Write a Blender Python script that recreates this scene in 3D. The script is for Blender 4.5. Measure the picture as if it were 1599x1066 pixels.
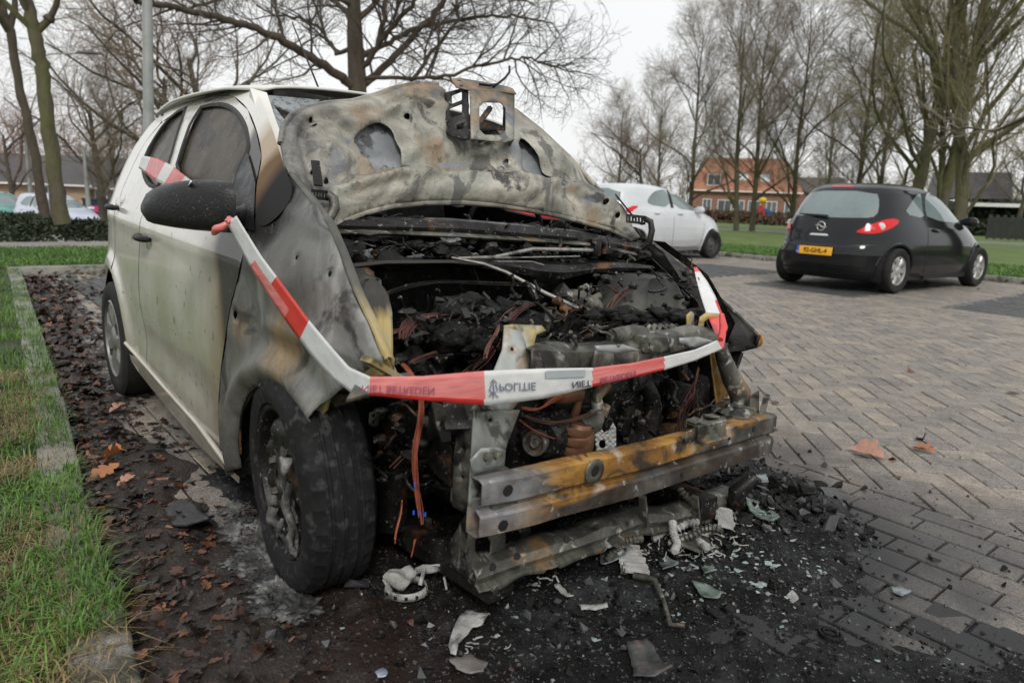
import bpy, bmesh, math, random
from mathutils import Vector, Matrix, noise
from mathutils.geometry import delaunay_2d_cdt
R_ = math.radians
PI = math.pi
S = bpy.context.scene
C = S.collection
for _o in list(bpy.data.objects):
    bpy.data.objects.remove(_o)

# ------------------------------------------------------------------ camera
CAM = Vector((1.5394, -1.3849, 1.0066)); YAW, PITCH, ROLL, FPX = 2.45322, -.195818, .036887, 1081.86
cF = Vector((math.cos(YAW)*math.cos(PITCH), math.sin(YAW)*math.cos(PITCH), math.sin(PITCH)))
_r = cF.cross(Vector((0, 0, 1))).normalized(); _u = _r.cross(cF)
cR = _r*math.cos(ROLL)+_u*math.sin(ROLL); cU = -_r*math.sin(ROLL)+_u*math.cos(ROLL)
cd = bpy.data.cameras.new('camera'); cam = bpy.data.objects.new('camera', cd); C.objects.link(cam)
cam.matrix_world = Matrix(((cR.x, cU.x, -cF.x, CAM.x), (cR.y, cU.y, -cF.y, CAM.y), (cR.z, cU.z, -cF.z, CAM.z), (0, 0, 0, 1)))
cd.sensor_width = 36; cd.lens = FPX/1599*36; cd.clip_start = .05; cd.clip_end = 2000
cd.dof.use_dof = True; cd.dof.focus_distance = 2.15; cd.dof.aperture_fstop = 3.8
S.camera = cam
# ------------------------------------------------------------------ overcast sky and a weak, very soft sun
W = bpy.data.worlds.new('World'); S.world = W; W.use_nodes = True
nt = W.node_tree; nt.nodes.clear()
out = nt.nodes.new('ShaderNodeOutputWorld'); bg = nt.nodes.new('ShaderNodeBackground')
sky = nt.nodes.new('ShaderNodeTexSky'); sky.sky_type = 'NISHITA'; sky.sun_disc = False
sky.sun_elevation = R_(42); sky.sun_rotation = R_(120); sky.dust_density = 4; sky.air_density = 2
mx = nt.nodes.new('ShaderNodeMixRGB'); mx.inputs[0].default_value = .93
cl = nt.nodes.new('ShaderNodeTexNoise'); cl.inputs['Scale'].default_value = 1.6; cl.inputs['Detail'].default_value = 3
cr = nt.nodes.new('ShaderNodeValToRGB')
cr.color_ramp.elements[0].position = .3; cr.color_ramp.elements[0].color = (7.5, 7.6, 7.75, 1)
cr.color_ramp.elements[1].position = .75; cr.color_ramp.elements[1].color = (8.3, 8.35, 8.4, 1)
nt.links.new(cl.outputs[0], cr.inputs[0]); nt.links.new(sky.outputs[0], mx.inputs[1]); nt.links.new(cr.outputs[0], mx.inputs[2])
nt.links.new(mx.outputs[0], bg.inputs[0]); bg.inputs[1].default_value = .1; nt.links.new(bg.outputs[0], out.inputs[0])
sl = bpy.data.lights.new('sun', 'SUN'); sl.energy = 1.5; sl.angle = R_(14); sl.color = (1, .97, .93)
so = bpy.data.objects.new('sun', sl); C.objects.link(so); so.rotation_euler = (R_(48), 0, R_(60))
S.view_settings.view_transform = 'Standard'; S.view_settings.look = 'None'
S.view_settings.exposure = .33; S.view_settings.gamma = 1
S.cycles.max_bounces = 6; S.cycles.transparent_max_bounces = 8
try: S.cycles.use_denoising = True
except Exception: pass

# ------------------------------------------------------------------ pixel rays (measure the photograph, give each thing its real distance)
def ray(u, v): return cF + cR*((u-799.5)/FPX) - cU*((v-533)/FPX)
def gp(u, v, z=0):
    d = ray(u, v); return CAM + d*((z-CAM.z)/d.z)
def hz(u):
    lo, hi = 200., 450.
    for _ in range(30):
        m = (lo+hi)/2
        if ray(u, m).z > 0: lo = m
        else: hi = m
    return lo
def at(u, dist, z=0):                       # point at horizontal distance dist in the direction of column u
    d = ray(u, hz(u)); d.z = 0; d.normalize(); p = CAM + d*dist; p.z = z; return p
def zat(u, v, dist):
    d = ray(u, v); h = math.hypot(d.x, d.y); return CAM.z + d.z/h*dist
TH, PH = .034, .029                          # the burnt car leans forward and to its left on its burnt tyres
TR = (Matrix.Rotation(TH, 3, 'Y') @ Matrix.Rotation(-PH, 3, 'X'))
TL = Vector((-2.34, -.7, 0))
TM = Matrix.Translation(TL) @ TR.to_4x4() @ Matrix.Translation(-TL)
TMI = TM.inverted()
def lray(u, v): return TMI @ CAM, TR.transposed() @ ray(u, v)
def cp(u, v, x=None, y=None, z=None):
    o, d = lray(u, v)
    t = (x-o.x)/d.x if x is not None else (y-o.y)/d.y if y is not None else (z-o.z)/d.z
    return o+d*t

# ------------------------------------------------------------------ object helpers
def obj(name, me, mats=None, parent=None, smooth=None):
    o = bpy.data.objects.new(name, me); C.objects.link(o)
    if mats is not None:
        for m in (mats if isinstance(mats, (list, tuple)) else [mats]): me.materials.append(m)
    if parent is not None: o.parent = parent
    if smooth is not None:
        me.polygons.foreach_set('use_smooth', [True]*len(me.polygons)); me.set_sharp_from_angle(angle=R_(smooth))
    return o
def tag(o, label=None, cat=None, group=None, kind=None):
    if label: o['label'] = label
    if cat: o['category'] = cat
    if group: o['group'] = group
    if kind: o['kind'] = kind
    return o
def empty(name, loc, label, cat, group=None, rz=0):
    o = bpy.data.objects.new(name, None); C.objects.link(o); o.location = loc; o.rotation_euler = (0, 0, rz); o.empty_display_size = .2
    return tag(o, label, cat, group)
def copy_tree(o, parent=None):
    c = o.copy(); C.objects.link(c); c.parent = parent
    for ch in o.children: copy_tree(ch, c)
    return c
class MB:
    def __init__(s): s.v = []; s.f = []; s.m = []; s.mi = 0
    def add(s, vs, fs):
        b = len(s.v); s.v += [tuple(x) for x in vs]; s.f += [tuple(b+i for i in f) for f in fs]; s.m += [s.mi]*len(fs); return s
    def box(s, c, d, rot=None, ch=0):
        hx, hy, hz_ = d[0]/2, d[1]/2, d[2]/2
        if ch <= 0:
            vs = [Vector((sx*hx, sy*hy, sz*hz_)) for sx in (-1, 1) for sy in (-1, 1) for sz in (-1, 1)]
            fs = [(0, 1, 3, 2), (4, 6, 7, 5), (0, 4, 5, 1), (2, 3, 7, 6), (0, 2, 6, 4), (1, 5, 7, 3)]
        else:
            bm = bmesh.new(); bmesh.ops.create_cube(bm, size=1)
            for v in bm.verts: v.co = Vector((v.co.x*d[0], v.co.y*d[1], v.co.z*d[2]))
            bmesh.ops.bevel(bm, geom=bm.edges[:], offset=ch, segments=2, affect='EDGES', profile=.5)
            bm.verts.index_update(); vs = [v.co.copy() for v in bm.verts]; fs = [[v.index for v in f.verts] for f in bm.faces]; bm.free()
        if rot is not None: vs = [rot @ v for v in vs]
        c = Vector(c); return s.add([v+c for v in vs], fs)
    def bar(s, a, b, w, h, up=(0, 0, 1)):
        a, b = Vector(a), Vector(b); d = b-a; L = d.length; x = d.normalized(); y = Vector(up).cross(x)
        if y.length < 1e-4: y = Vector((1, 0, 0)).cross(x)
        y.normalize(); z = x.cross(y); rot = Matrix((x, y, z)).transposed()
        return s.box((a+b)/2, (L, w, h), rot)
    def tube(s, pts, r, n=8, cap=True, closed=False):
        pts = [Vector(p) for p in pts]; m = len(pts)
        if not isinstance(r, (list, tuple)): r = [r]*m
        t = (pts[1]-pts[0]).normalized(); nrm = t.orthogonal().normalized(); rings = []
        for i in range(m):
            a = pts[max(i-1, 0)] if not closed else pts[i-1]; b = pts[min(i+1, m-1)] if not closed else pts[(i+1) % m]
            t = (b-a); t = t.normalized() if t.length > 1e-9 else Vector((0, 0, 1))
            nrm = (nrm - t*nrm.dot(t)); nrm = nrm.normalized() if nrm.length > 1e-6 else t.orthogonal().normalized()
            bn = t.cross(nrm)
            rings.append([pts[i]+(nrm*math.cos(2*PI*k/n)+bn*math.sin(2*PI*k/n))*r[i] for k in range(n)])
        vs = [p for q in rings for p in q]; fs = []
        for i in range(m if closed else m-1):
            j = (i+1) % m
            for k in range(n): fs.append((i*n+k, i*n+(k+1) % n, j*n+(k+1) % n, j*n+k))
        if cap and not closed: fs.append(tuple(range(n-1, -1, -1))); fs.append(tuple((m-1)*n+k for k in range(n)))
        return s.add(vs, fs)
    def lathe(s, prof, c=(0, 0, 0), axis=(0, 0, 1), n=24, a0=0, a1=2*PI):     # prof: (radius, height along axis)
        ax = Vector(axis).normalized(); u = ax.orthogonal().normalized(); w = ax.cross(u); c = Vector(c); vs = []; full = abs(a1-a0-2*PI) < 1e-6
        m = n if full else n+1
        for k in range(m):
            a = a0+(a1-a0)*k/n; d = u*math.cos(a)+w*math.sin(a)
            vs += [c+d*r+ax*h for r, h in prof]
        q = len(prof); fs = []
        for k in range(n):
            k2 = (k+1) % m
            for i in range(q-1): fs.append((k*q+i, k2*q+i, k2*q+i+1, k*q+i+1))
        return s.add(vs, fs)
    def loft(s, rings, closed=True, cap=True):
        n = len(rings[0]); vs = [p for q in rings for p in q]; fs = []
        for i in range(len(rings)-1):
            for k in range(n if closed else n-1):
                k2 = (k+1) % n; fs.append((i*n+k, i*n+k2, (i+1)*n+k2, (i+1)*n+k))
        if cap and closed: fs.append(tuple(range(n-1, -1, -1))); fs.append(tuple((len(rings)-1)*n+k for k in range(n)))
        return s.add(vs, fs)
    def blob(s, c, d, amp=.3, freq=3, seed=0, sub=3):
        bm = bmesh.new(); bmesh.ops.create_icosphere(bm, subdivisions=sub, radius=1); o = Vector((seed*3.1, seed*1.7, seed))
        for v in bm.verts:
            k = 1+amp*noise.fractal(v.co*freq+o, 1., 2., 4); v.co = Vector((v.co.x*d[0]*k, v.co.y*d[1]*k, v.co.z*d[2]*k))+Vector(c)
        bm.verts.index_update(); s.add([v.co for v in bm.verts], [[v.index for v in f.verts] for f in bm.faces]); bm.free(); return s
    def build(s, name, mats, parent=None, smooth=35, bevel=0, thick=0):
        me = bpy.data.meshes.new(name); me.from_pydata(s.v, [], s.f)
        if any(s.m): me.polygons.foreach_set('material_index', s.m)
        me.update(); o = obj(name, me, mats, parent, smooth)
        if thick:
            md = o.modifiers.new('s', 'SOLIDIFY'); md.thickness = thick; md.offset = -1
        if bevel:
            md = o.modifiers.new('b', 'BEVEL'); md.width = bevel; md.segments = 2; md.limit_method = 'ANGLE'; md.angle_limit = R_(40)
        return o
def smooth_poly(P, k=2, closed=True):        # Chaikin
    for _ in range(k):
        Q = []; n = len(P)
        for i in range(n if closed else n-1):
            a, b = P[i], P[(i+1) % n]; Q += [tuple(a[j]*.75+b[j]*.25 for j in range(len(a))), tuple(a[j]*.25+b[j]*.75 for j in range(len(a)))]
        P = Q
    return P
def resample(P, step):
    Q = []; n = len(P)
    for i in range(n):
        a, b = P[i], P[(i+1) % n]; L = math.dist(a, b); m = max(1, int(L/step+.5))
        Q += [(a[0]+(b[0]-a[0])*k/m, a[1]+(b[1]-a[1])*k/m) for k in range(m)]
    return Q
def inside(p, P):
    x, y = p; c = False; j = len(P)-1
    for i in range(len(P)):
        xi, yi = P[i]; xj, yj = P[j]
        if (yi > y) != (yj > y) and x < (xj-xi)*(y-yi)/(yj-yi)+xi: c = not c
        j = i
    return c
def tri(poly, holes=(), step=.03):
    # triangulates a 2-D polygon with holes over an even grid
    P = resample(poly, step); H = [resample(h, step) for h in holes]
    pts = list(P); edges = [(i, (i+1) % len(P)) for i in range(len(P))]
    for h in H:
        b = len(pts); pts += h; edges += [(b+i, b+(i+1) % len(h)) for i in range(len(h))]
    bd = list(pts); x0 = min(p[0] for p in P); x1 = max(p[0] for p in P); y0 = min(p[1] for p in P); y1 = max(p[1] for p in P)
    cell = {}
    for q in bd: cell.setdefault((int(q[0]//step), int(q[1]//step)), []).append(q)
    j = 0; y = y0
    while y < y1:
        x = x0+(step/2 if j % 2 else 0)
        while x < x1:
            cx, cy = int(x//step), int(y//step)
            near = any((q[0]-x)**2+(q[1]-y)**2 < (step*.55)**2 for a in (-1, 0, 1) for b in (-1, 0, 1) for q in cell.get((cx+a, cy+b), ()))
            if not near and inside((x, y), P) and not any(inside((x, y), h) for h in H): pts.append((x, y))
            x += step
        y += step*.866; j += 1
    r = delaunay_2d_cdt([Vector(p) for p in pts], edges, [], 0, 1e-6)
    vs = [tuple(v) for v in r[0]]; fs = []
    for f in r[2]:
        c = (sum(vs[i][0] for i in f)/len(f), sum(vs[i][1] for i in f)/len(f))
        if inside(c, P) and not any(inside(c, h) for h in H): fs.append(tuple(f))
    return vs, fs
def panel(name, poly, fn, mats, parent, holes=(), step=.03, thick=.0, flip=False, smooth=40, bevel=0):
    vs, fs = tri(poly, holes, step); mb = MB()
    mb.add([fn(a, b) for a, b in vs], [f[::-1] if flip else f for f in fs]); return mb.build(name, mats, parent, smooth, bevel, thick)
def text_mesh(s, size=1., extr=0):
    cu = bpy.data.curves.new('t', 'FONT'); cu.body = s; cu.size = size; cu.align_x = 'CENTER'; cu.align_y = 'CENTER'; cu.offset = size*.012; cu.resolution_u = 3
    o = bpy.data.objects.new('t', cu); C.objects.link(o); dg = bpy.context.evaluated_depsgraph_get(); m = o.evaluated_get(dg).to_mesh()
    vs = [v.co.copy() for v in m.vertices]; fs = [tuple(p.vertices) for p in m.polygons]; o.evaluated_get(dg).to_mesh_clear(); bpy.data.objects.remove(o)
    return vs, fs

# ------------------------------------------------------------------ materials
def nd(t, ty, **k):
    n = t.nodes.new(ty)
    for a, b in k.items():
        if a.startswith('i_'):
            n.inputs[a[2:].replace('_', ' ')].default_value = b
        else: setattr(n, a, b)
    return n
def ramp(t, src, els, interp='LINEAR'):
    r = t.nodes.new('ShaderNodeValToRGB'); e = r.color_ramp.elements; r.color_ramp.interpolation = interp
    while len(e) < len(els): e.new(.5)
    for q, (p, c) in zip(e, els):
        q.position = p; q.color = (*c, 1) if len(c) == 3 else c
    t.links.new(src, r.inputs[0]); return r.outputs[0]
def mrange(t, src, a, b):
    m = nd(t, 'ShaderNodeMapRange', clamp=True); m.inputs[1].default_value = a; m.inputs[2].default_value = b; t.links.new(src, m.inputs[0]); return m.outputs[0]
def mth(t, op, a, b=None):
    m = nd(t, 'ShaderNodeMath', operation=op)
    for i, q in enumerate((a, b)):
        if q is None: continue
        if isinstance(q, (int, float)): m.inputs[i].default_value = q
        else: t.links.new(q, m.inputs[i])
    return m.outputs[0]
def mixc(t, f, a, b, bt='MIX'):
    m = nd(t, 'ShaderNodeMixRGB', blend_type=bt)
    for i, q in enumerate((f, a, b)):
        if isinstance(q, (int, float)): m.inputs[i].default_value = q
        elif isinstance(q, tuple): m.inputs[i].default_value = (*q, 1)
        else: t.links.new(q, m.inputs[i])
    return m.outputs[0]
def mat(name, els, scale=5, detail=6, rough=(.45, .75), metal=0, bump=.3, bscale=60, layers=(), island=None, dist=0, coat=0, stretch=None, trans=0, alpha=1, spec=.5, bdist=.004):
    """els: colour ramp over a noise; layers: dicts color, scale, lo, hi, rough, axis=(vector, a, b, noise) add patches on top"""
    m = bpy.data.materials.new(name); m.use_nodes = True; t = m.node_tree; b = t.nodes['Principled BSDF']
    tc = t.nodes.new('ShaderNodeTexCoord'); co = tc.outputs['Object']
    if stretch:
        mp = t.nodes.new('ShaderNodeMapping'); mp.inputs['Scale'].default_value = stretch; t.links.new(co, mp.inputs[0]); cs = mp.outputs[0]
    else: cs = co
    def nz(sc, dt=5, rg=.6, c=None, ds=0):
        n = nd(t, 'ShaderNodeTexNoise'); n.inputs['Scale'].default_value = sc; n.inputs['Detail'].default_value = dt; n.inputs['Roughness'].default_value = rg; n.inputs['Distortion'].default_value = ds
        t.links.new(c or cs, n.inputs[0]); return n.outputs[0]
    col = ramp(t, nz(scale, detail, .65, None, dist), els) if len(els) > 1 else mixc(t, 0, els[0][1], els[0][1])
    rg = mrange(t, nz(scale*2.3), .3, .7); rg2 = nd(t, 'ShaderNodeMapRange'); rg2.inputs[3].default_value = rough[0]; rg2.inputs[4].default_value = rough[1]; t.links.new(rg, rg2.inputs[0]); ro = rg2.outputs[0]
    if island:
        g = t.nodes.new('ShaderNodeNewGeometry'); ic = ramp(t, g.outputs['Random Per Island'], island); col = mixc(t, 1, col, ic, 'MULTIPLY')
    me = metal
    for L in layers:
        msk = mrange(t, nz(L.get('scale', 6), L.get('detail', 5), L.get('rg', .6), co if not L.get('st') else cs, L.get('dist', 0)), L.get('lo', .5), L.get('hi', .6))
        if 'axis' in L:
            vec, a, bb, amp = L['axis']; dp = nd(t, 'ShaderNodeVectorMath', operation='DOT_PRODUCT'); dp.inputs[1].default_value = vec; t.links.new(co, dp.inputs[0])
            s = mth(t, 'ADD', dp.outputs['Value'], mth(t, 'MULTIPLY', mth(t, 'SUBTRACT', nz(L.get('ascale', 4), 4), .5), amp)); g = mrange(t, s, a, bb)
            msk = mth(t, 'MULTIPLY', msk, g) if L.get('lo') is not None else g
        if 'spot' in L:
            c, r0, r1, amp = L['spot']; dd = nd(t, 'ShaderNodeVectorMath', operation='DISTANCE'); dd.inputs[1].default_value = c; t.links.new(co, dd.inputs[0])
            s = mth(t, 'ADD', dd.outputs['Value'], mth(t, 'MULTIPLY', mth(t, 'SUBTRACT', nz(L.get('ascale', 5), 5), .5), amp)); g = mrange(t, s, r0, r1)
            msk = mth(t, 'MULTIPLY', msk, g) if L.get('lo') is not None else g
        if L.get('amt') is not None: msk = mth(t, 'MULTIPLY', msk, L['amt'])
        c = L['color']; col = mixc(t, msk, col, ramp(t, nz(L.get('cscale', 18)), c) if isinstance(c, list) else c)
        if 'rough' in L:
            q = nd(t, 'ShaderNodeMixRGB'); t.links.new(msk, q.inputs[0]); t.links.new(ro, q.inputs[1]); q.inputs[2].default_value = (L['rough'],)*3+(1,); ro = q.outputs[0]
    t.links.new(col, b.inputs['Base Color']); t.links.new(ro, b.inputs['Roughness'])
    b.inputs['Metallic'].default_value = metal; b.inputs['Specular IOR Level'].default_value = spec
    if coat: b.inputs['Coat Weight'].default_value = coat; b.inputs['Coat Roughness'].default_value = .08
    if trans: b.inputs['Transmission Weight'].default_value = trans
    if alpha < 1: b.inputs['Alpha'].default_value = alpha
    if bump:
        bp = nd(t, 'ShaderNodeBump'); bp.inputs['Strength'].default_value = bump; bp.inputs['Distance'].default_value = bdist; t.links.new(nz(bscale, 6), bp.inputs['Height']); t.links.new(bp.outputs[0], b.inputs['Normal'])
    m['b'] = 1; return m
def emit(m, col, st):
    b = m.node_tree.nodes['Principled BSDF']; b.inputs['Emission Color'].default_value = (*col, 1); b.inputs['Emission Strength'].default_value = st; return m
def g3(v, w=0): return (v+w, v, v-w)
rnd = random.Random(7)
# ================================================================== GROUND
SPK = dict(color=(.42, .40, .37), scale=260, detail=2, rg=.5, lo=.55, hi=.60, amt=.7)
def soot(c, r0, r1, amp, col=(.012, .012, .013), ro=.55, amt=1):
    return dict(color=col, spot=(c, r1, r0, amp), rough=ro, ascale=2.6, amt=amt)
M_brick = mat('paving', [(.3, (.125, .108, .092)), (.55, (.225, .20, .172)), (.75, (.31, .28, .243))], scale=9, detail=7, rough=(.38, .75), bump=.7, bscale=170, bdist=.003,
    spec=.6, island=[(0, (.62, .62, .64)), (.35, (.85, .82, .80)), (.7, (1.0, .96, .90)), (1, (1.25, 1.14, 1.0))],
    layers=[SPK, dict(color=(.055, .053, .05), scale=2.2, lo=.56, hi=.72, amt=.55, rough=.4), dict(color=(.055, .06, .035), scale=1.1, lo=.6, hi=.75, amt=.4),
            dict(color=(.03, .03, .033), spot=((.75, 1.0, 0), .62, .30, .8), ascale=3.6, rough=.5, amt=.75), dict(color=(.012, .012, .012), scale=120, detail=3, lo=.55, hi=.6, amt=.6),
            soot((.10, .2, 0), .85, 1.1, .5), soot((.0, 1.3, 0), .14, .42, .6, amt=.7), soot((.62, -.5, 0), .62, .82, .4), soot((1.5, -.1, 0), .50, .62, .3)])
M_joint = mat('joint_sand', [(.35, (.03, .03, .018)), (.55, (.065, .075, .025)), (.7, (.10, .13, .03))], scale=3, rough=(.8, .95), bump=.5, bscale=120,
    layers=[soot((.35, .15, 0), 1.1, 1.5, .5), soot((1.15, -.1, 0), .6, .9, .5)])
M_dark = mat('dark_paving', [(.3, (.032, .034, .036)), (.7, (.062, .063, .064))], scale=8, rough=(.45, .7), bump=.4, bscale=150, island=[(0, (.75, .75, .75)), (1, (1.3, 1.3, 1.3))],
    layers=[dict(color=(.2, .2, .19), scale=300, detail=2, lo=.63, hi=.7, amt=.5), dict(color=(.05, .065, .03), scale=1.5, lo=.52, hi=.66, amt=.5), soot((.35, .15, 0), 1.1, 1.4, .5)])
def terr(x, y):
    d = math.hypot(x-1.5, y+1.4)
    ang = math.atan2(y+1.4, -(x-1.5))
    k = max(0, min(1, (.75-ang)/.3))
    q = max(0, min(1, (d-15)/5))*.38+max(0, min(1, (d-22)/45))*.75
    return -q*k
mb = MB(); xs = [-700, -300, -150, -90, -70, -55, -45, -38, -32, -28, -25, -22, -20, -18, -16, -14, -12, -8, 0, 8, 20, 60, 200]
ys = [-300, -100, -50, -30, -20, -12, -8, -5, -2, 2, 6, 10, 14, 18, 22, 26, 32, 40, 50, 65, 90, 150, 300, 900]
mb.add([(x, y, terr(x, y)-.03) for x in xs for y in ys], [(i*len(ys)+j, (i+1)*len(ys)+j, (i+1)*len(ys)+j+1, i*len(ys)+j+1) for i in range(len(xs)-1) for j in range(len(ys)-1)])
M_field = mat('field_grass', [(.3, (.05, .085, .016)), (.55, (.095, .145, .025)), (.75, (.14, .175, .04))], scale=1.2, detail=10, rough=(.7, .9), bump=.8, bscale=30, bdist=.03)
tag(mb.build('ground', M_field, smooth=60), kind='structure')
def sheet(name, P, z, m, kind='structure', step=None, zf=None):
    mb = MB()
    if step:
        vs, fs = tri(P, (), step); mb.add([(a, b, z+(zf(a, b) if zf else 0)) for a, b in vs], fs)
    else: mb.add([(a, b, z) for a, b in P], [tuple(range(len(P)))])
    return tag(mb.build(name, m), kind=kind)
sheet('paved_lane_bed', [(-16, 1.1), (5, 1.1), (5, 12.75), (-16, 12.0)], -.008, M_joint)
sheet('parking_bay_bed', [(-8.35, -1.2), (-8.35, 1.1), (5, 1.1), (5, -1.6), (1.2, -1.2)], -.010, M_joint)
M_far_pave = mat('far_paving', [(.3, (.17, .155, .14)), (.7, (.26, .24, .22))], scale=2, detail=9, rough=(.6, .8), bump=.4, bscale=40, layers=[dict(color=(.1, .11, .06), scale=.8, lo=.58, hi=.7, amt=.4)])
# bricks: every paver is its own little chamfered block (random tone per island)
class BR:
    def __init__(s): s.m = MB()
    def add(s, c, u, w, l, h):
        if math.hypot(c[0]-1.5, c[1]+1.4) > 17: return
        v = Vector((-u[1], u[0])); u = Vector(u); c = Vector(c)
        g = .0026; zt = rnd.uniform(-.0022, .0015); tx = rnd.uniform(-.0015, .0015); ty = rnd.uniform(-.0015, .0015); pts = []
        for k, (a, b, z) in enumerate([(l/2-g, w/2-g, -.009), (l/2-g-.0015, w/2-g-.0015, -.003), (l/2-g-.004, w/2-g-.004, 0)]):
            for sx, sy in ((1, 1), (-1, 1), (-1, -1), (1, -1)):
                p = c+u*(a*sx)+v*(b*sy); pts.append((p.x, p.y, z+zt+tx*sx+ty*sy))
        fs = [(8, 9, 10, 11)]
        for r in (0, 4):
            for k in range(4): fs.append((r+k, r+(k+1) % 4, r+4+(k+1) % 4, r+4+k))
        s.m.add(pts, fs)
bl = BR(); w = .1085; q2 = 1/math.sqrt(2); XO, YO = -.39, 2.67
for i in range(-95, 130):
    for j in range(-130, 110):
        c = (i-j) % 4
        if c == 0: u, v, L_ = (i+1)*w, (j+.5)*w, (1, 0)
        elif c == 3: u, v, L_ = (i+.5)*w, (j+1)*w, (0, 1)
        else: continue
        x = XO+(u-v)*q2; y = YO+(u+v)*q2
        if not (1.1 < y < 7.2 and -12.5 < x < 3.2): continue
        d = (q2, q2) if L_ == (1, 0) else (-q2, q2)
        if 1.37 < y < 6.93: bl.add((x, y), d, w, 2*w, 0); continue
        e_ = (-d[1], d[0]); pg = [(x+d[0]*a*.105+e_[0]*b*.05, y+d[1]*a*.105+e_[1]*b*.05) for a, b in ((1, 1), (-1, 1), (-1, -1), (1, -1))]
        if e_[0]*d[1]-e_[1]*d[0] > 0: pg = pg[::-1]
        for lim, sg in ((1.247, 1), (7.043, -1)):
            Q = []
            for k in range(len(pg)):
                a, b = pg[k], pg[(k+1) % len(pg)]; ia, ib = (a[1]-lim)*sg > 0, (b[1]-lim)*sg > 0
                if ia: Q.append(a)
                if ia != ib: t = (lim-a[1])/(b[1]-a[1]); Q.append((a[0]+(b[0]-a[0])*t, lim))
            pg = Q
            if not pg: break
        if len(pg) < 3: continue
        cx = sum(p[0] for p in pg)/len(pg); cy = sum(p[1] for p in pg)/len(pg); n = len(pg); zt = rnd.uniform(-.003, 0)
        bl.m.add([(a, b, -.009) for a, b in pg]+[(a+(cx-a)*.06, b+(cy-b)*.06, zt) for a, b in pg], [tuple(range(n, 2*n))]+[(k, (k+1) % n, n+(k+1) % n, n+k) for k in range(n)])
def rows(b, x0, x1, y0, y1, w=.1085, L=.217, along='x', skip=None, ph=0):
    n = int(round(((y1-y0) if along == 'x' else (x1-x0))/w))
    for r in range(n):
        a = (x0 if along == 'x' else y0)+((r % 2)*L/2+ph) % L - L; e = x1 if along == 'x' else y1
        s = x0 if along == 'x' else y0
        while a < e:
            a0, a1 = max(a, s), min(a+L, e)
            if a1-a0 > .03:
                c = ((a0+a1)/2, y0+(r+.5)*w) if along == 'x' else (x0+(r+.5)*w, (a0+a1)/2)
                if not (skip and skip(*c)): b.add(c, (1, 0) if along == 'x' else (0, 1), w, a1-a0, 0)
            a += L
rows(bl, -8.2, 3.2, 1.13, 1.24); 
darks = [(-4.1, -2.48, 7.5, 12.2), (-1.52, .2, 7.58, 12.2), (-6.6, -4.9, 7.3, 10.15), (-9.3, -7.7, 7.3, 12.2), (-11.9, -10.3, 7.3, 12.2)]
indark = lambda x, y: any(a < x < b and c < y < d for a, b, c, d in darks)
rows(bl, -12.5, 2.2, 7.05, 12.45, along='x', skip=indark)
bayd = [(-7.6, -3.2, -.38, .95), (.96, 3.0, -.9, .62)]
inb = lambda x, y: any(a < x < b and c < y < d for a, b, c, d in bayd)
rows(bl, -8.1, 3.2, -1.257, 1.13, skip=inb, ph=.05)
tag(bl.m.build('paved_lane', M_brick, smooth=None), kind='structure')
bd = BR()
for a, b, c, d in darks: rows(bd, a, b, c, d, along='y')
rows(bd, -7.6, -3.2, -.38, .95, along='x')
rows(bd, .96, 3.0, -.9, .60, along='x')
tag(bd.m.build('dark_parking_bays', M_dark, smooth=None), kind='structure')

# kerbs (real steps)
M_kerb = mat('kerb_concrete', [(.3, (.13, .125, .11)), (.7, (.24, .23, .20))], scale=7, detail=8, rough=(.6, .85), bump=.5, bscale=120, layers=[SPK, dict(color=(.05, .075, .02), scale=6, lo=.5, hi=.62, amt=.8), dict(color=(.035, .028, .02), scale=3, lo=.55, hi=.65, amt=.8)])
def kerb(pts, name, h=.07, w=.12, L=1.0):
    mb = MB()
    for a, b in zip(pts[:-1], pts[1:]):
        a, b = Vector((*a, 0)), Vector((*b, 0)); n = max(1, round((b-a).length/L)); d = (b-a)/n
        for k in range(n):
            p, q = a+d*k+d*.006, a+d*(k+1)-d*.006; rot = Matrix.Rotation(math.atan2(d.y, d.x), 3, 'Z')
            mb.box(((p+q)/2)+Vector((rnd.uniform(-.004, .004), rnd.uniform(-.006, .006), h/2-.05)), ((q-p).length, w, h+.1+rnd.uniform(-.006, .006)), rot, ch=.012)
    return tag(mb.build(name, M_kerb, smooth=50), kind='structure')
kl = [(3.5, -1.45), (.02, -1.21), (-.99, -1.17), (-2.13, -1.09), (-4.5, -.97), (-6.89, -.85), (-8.2, -.80)]
kerb(kl, 'kerb')
kerb([(-8.28, -.86), (-8.28, 1.3)], 'kerb', h=.09); kerb([(-8.28, 1.3), (-14, 1.9)], 'kerb', h=.09)
kerb([(-40, 12.2), (-14, 12.45), (-7.8, 12.6), (-2.7, 12.75), (12, 13.0)], 'kerb', h=.09)

# lawns
M_lawn = mat('lawn_soil', [(.3, (.02, .028, .008)), (.6, (.04, .05, .014)), (.8, (.075, .08, .03))], scale=7, detail=8, rough=(.8, .95), bump=.8, bscale=60, bdist=.02)
def lawnz(x, y): return .03+.02*noise.noise(Vector((x*1.3, y*1.3, 0)))
sheet('lawn', [(3.5, -1.5), (.02, -1.26), (-.99, -1.22), (-2.13, -1.14), (-4.5, -1.02), (-6.89, -.90), (-8.25, -.86), (-8.34, 1.3), (-11.7, 1.6), (-11.7, -6), (-8, -8), (3.5, -8)], .02, M_lawn, step=.25, zf=lawnz)
sheet('lawn', [(-60, 12.3), (-14, 12.52), (-7.8, 12.67), (-2.7, 12.82), (14, 13.1), (14, 36.9), (-8, 36), (-21, 31.2), (-60, 24)], .03, M_field, step=1.2, zf=lambda x, y: .05*noise.noise(Vector((x*.3, y*.3, 0))))
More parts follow.
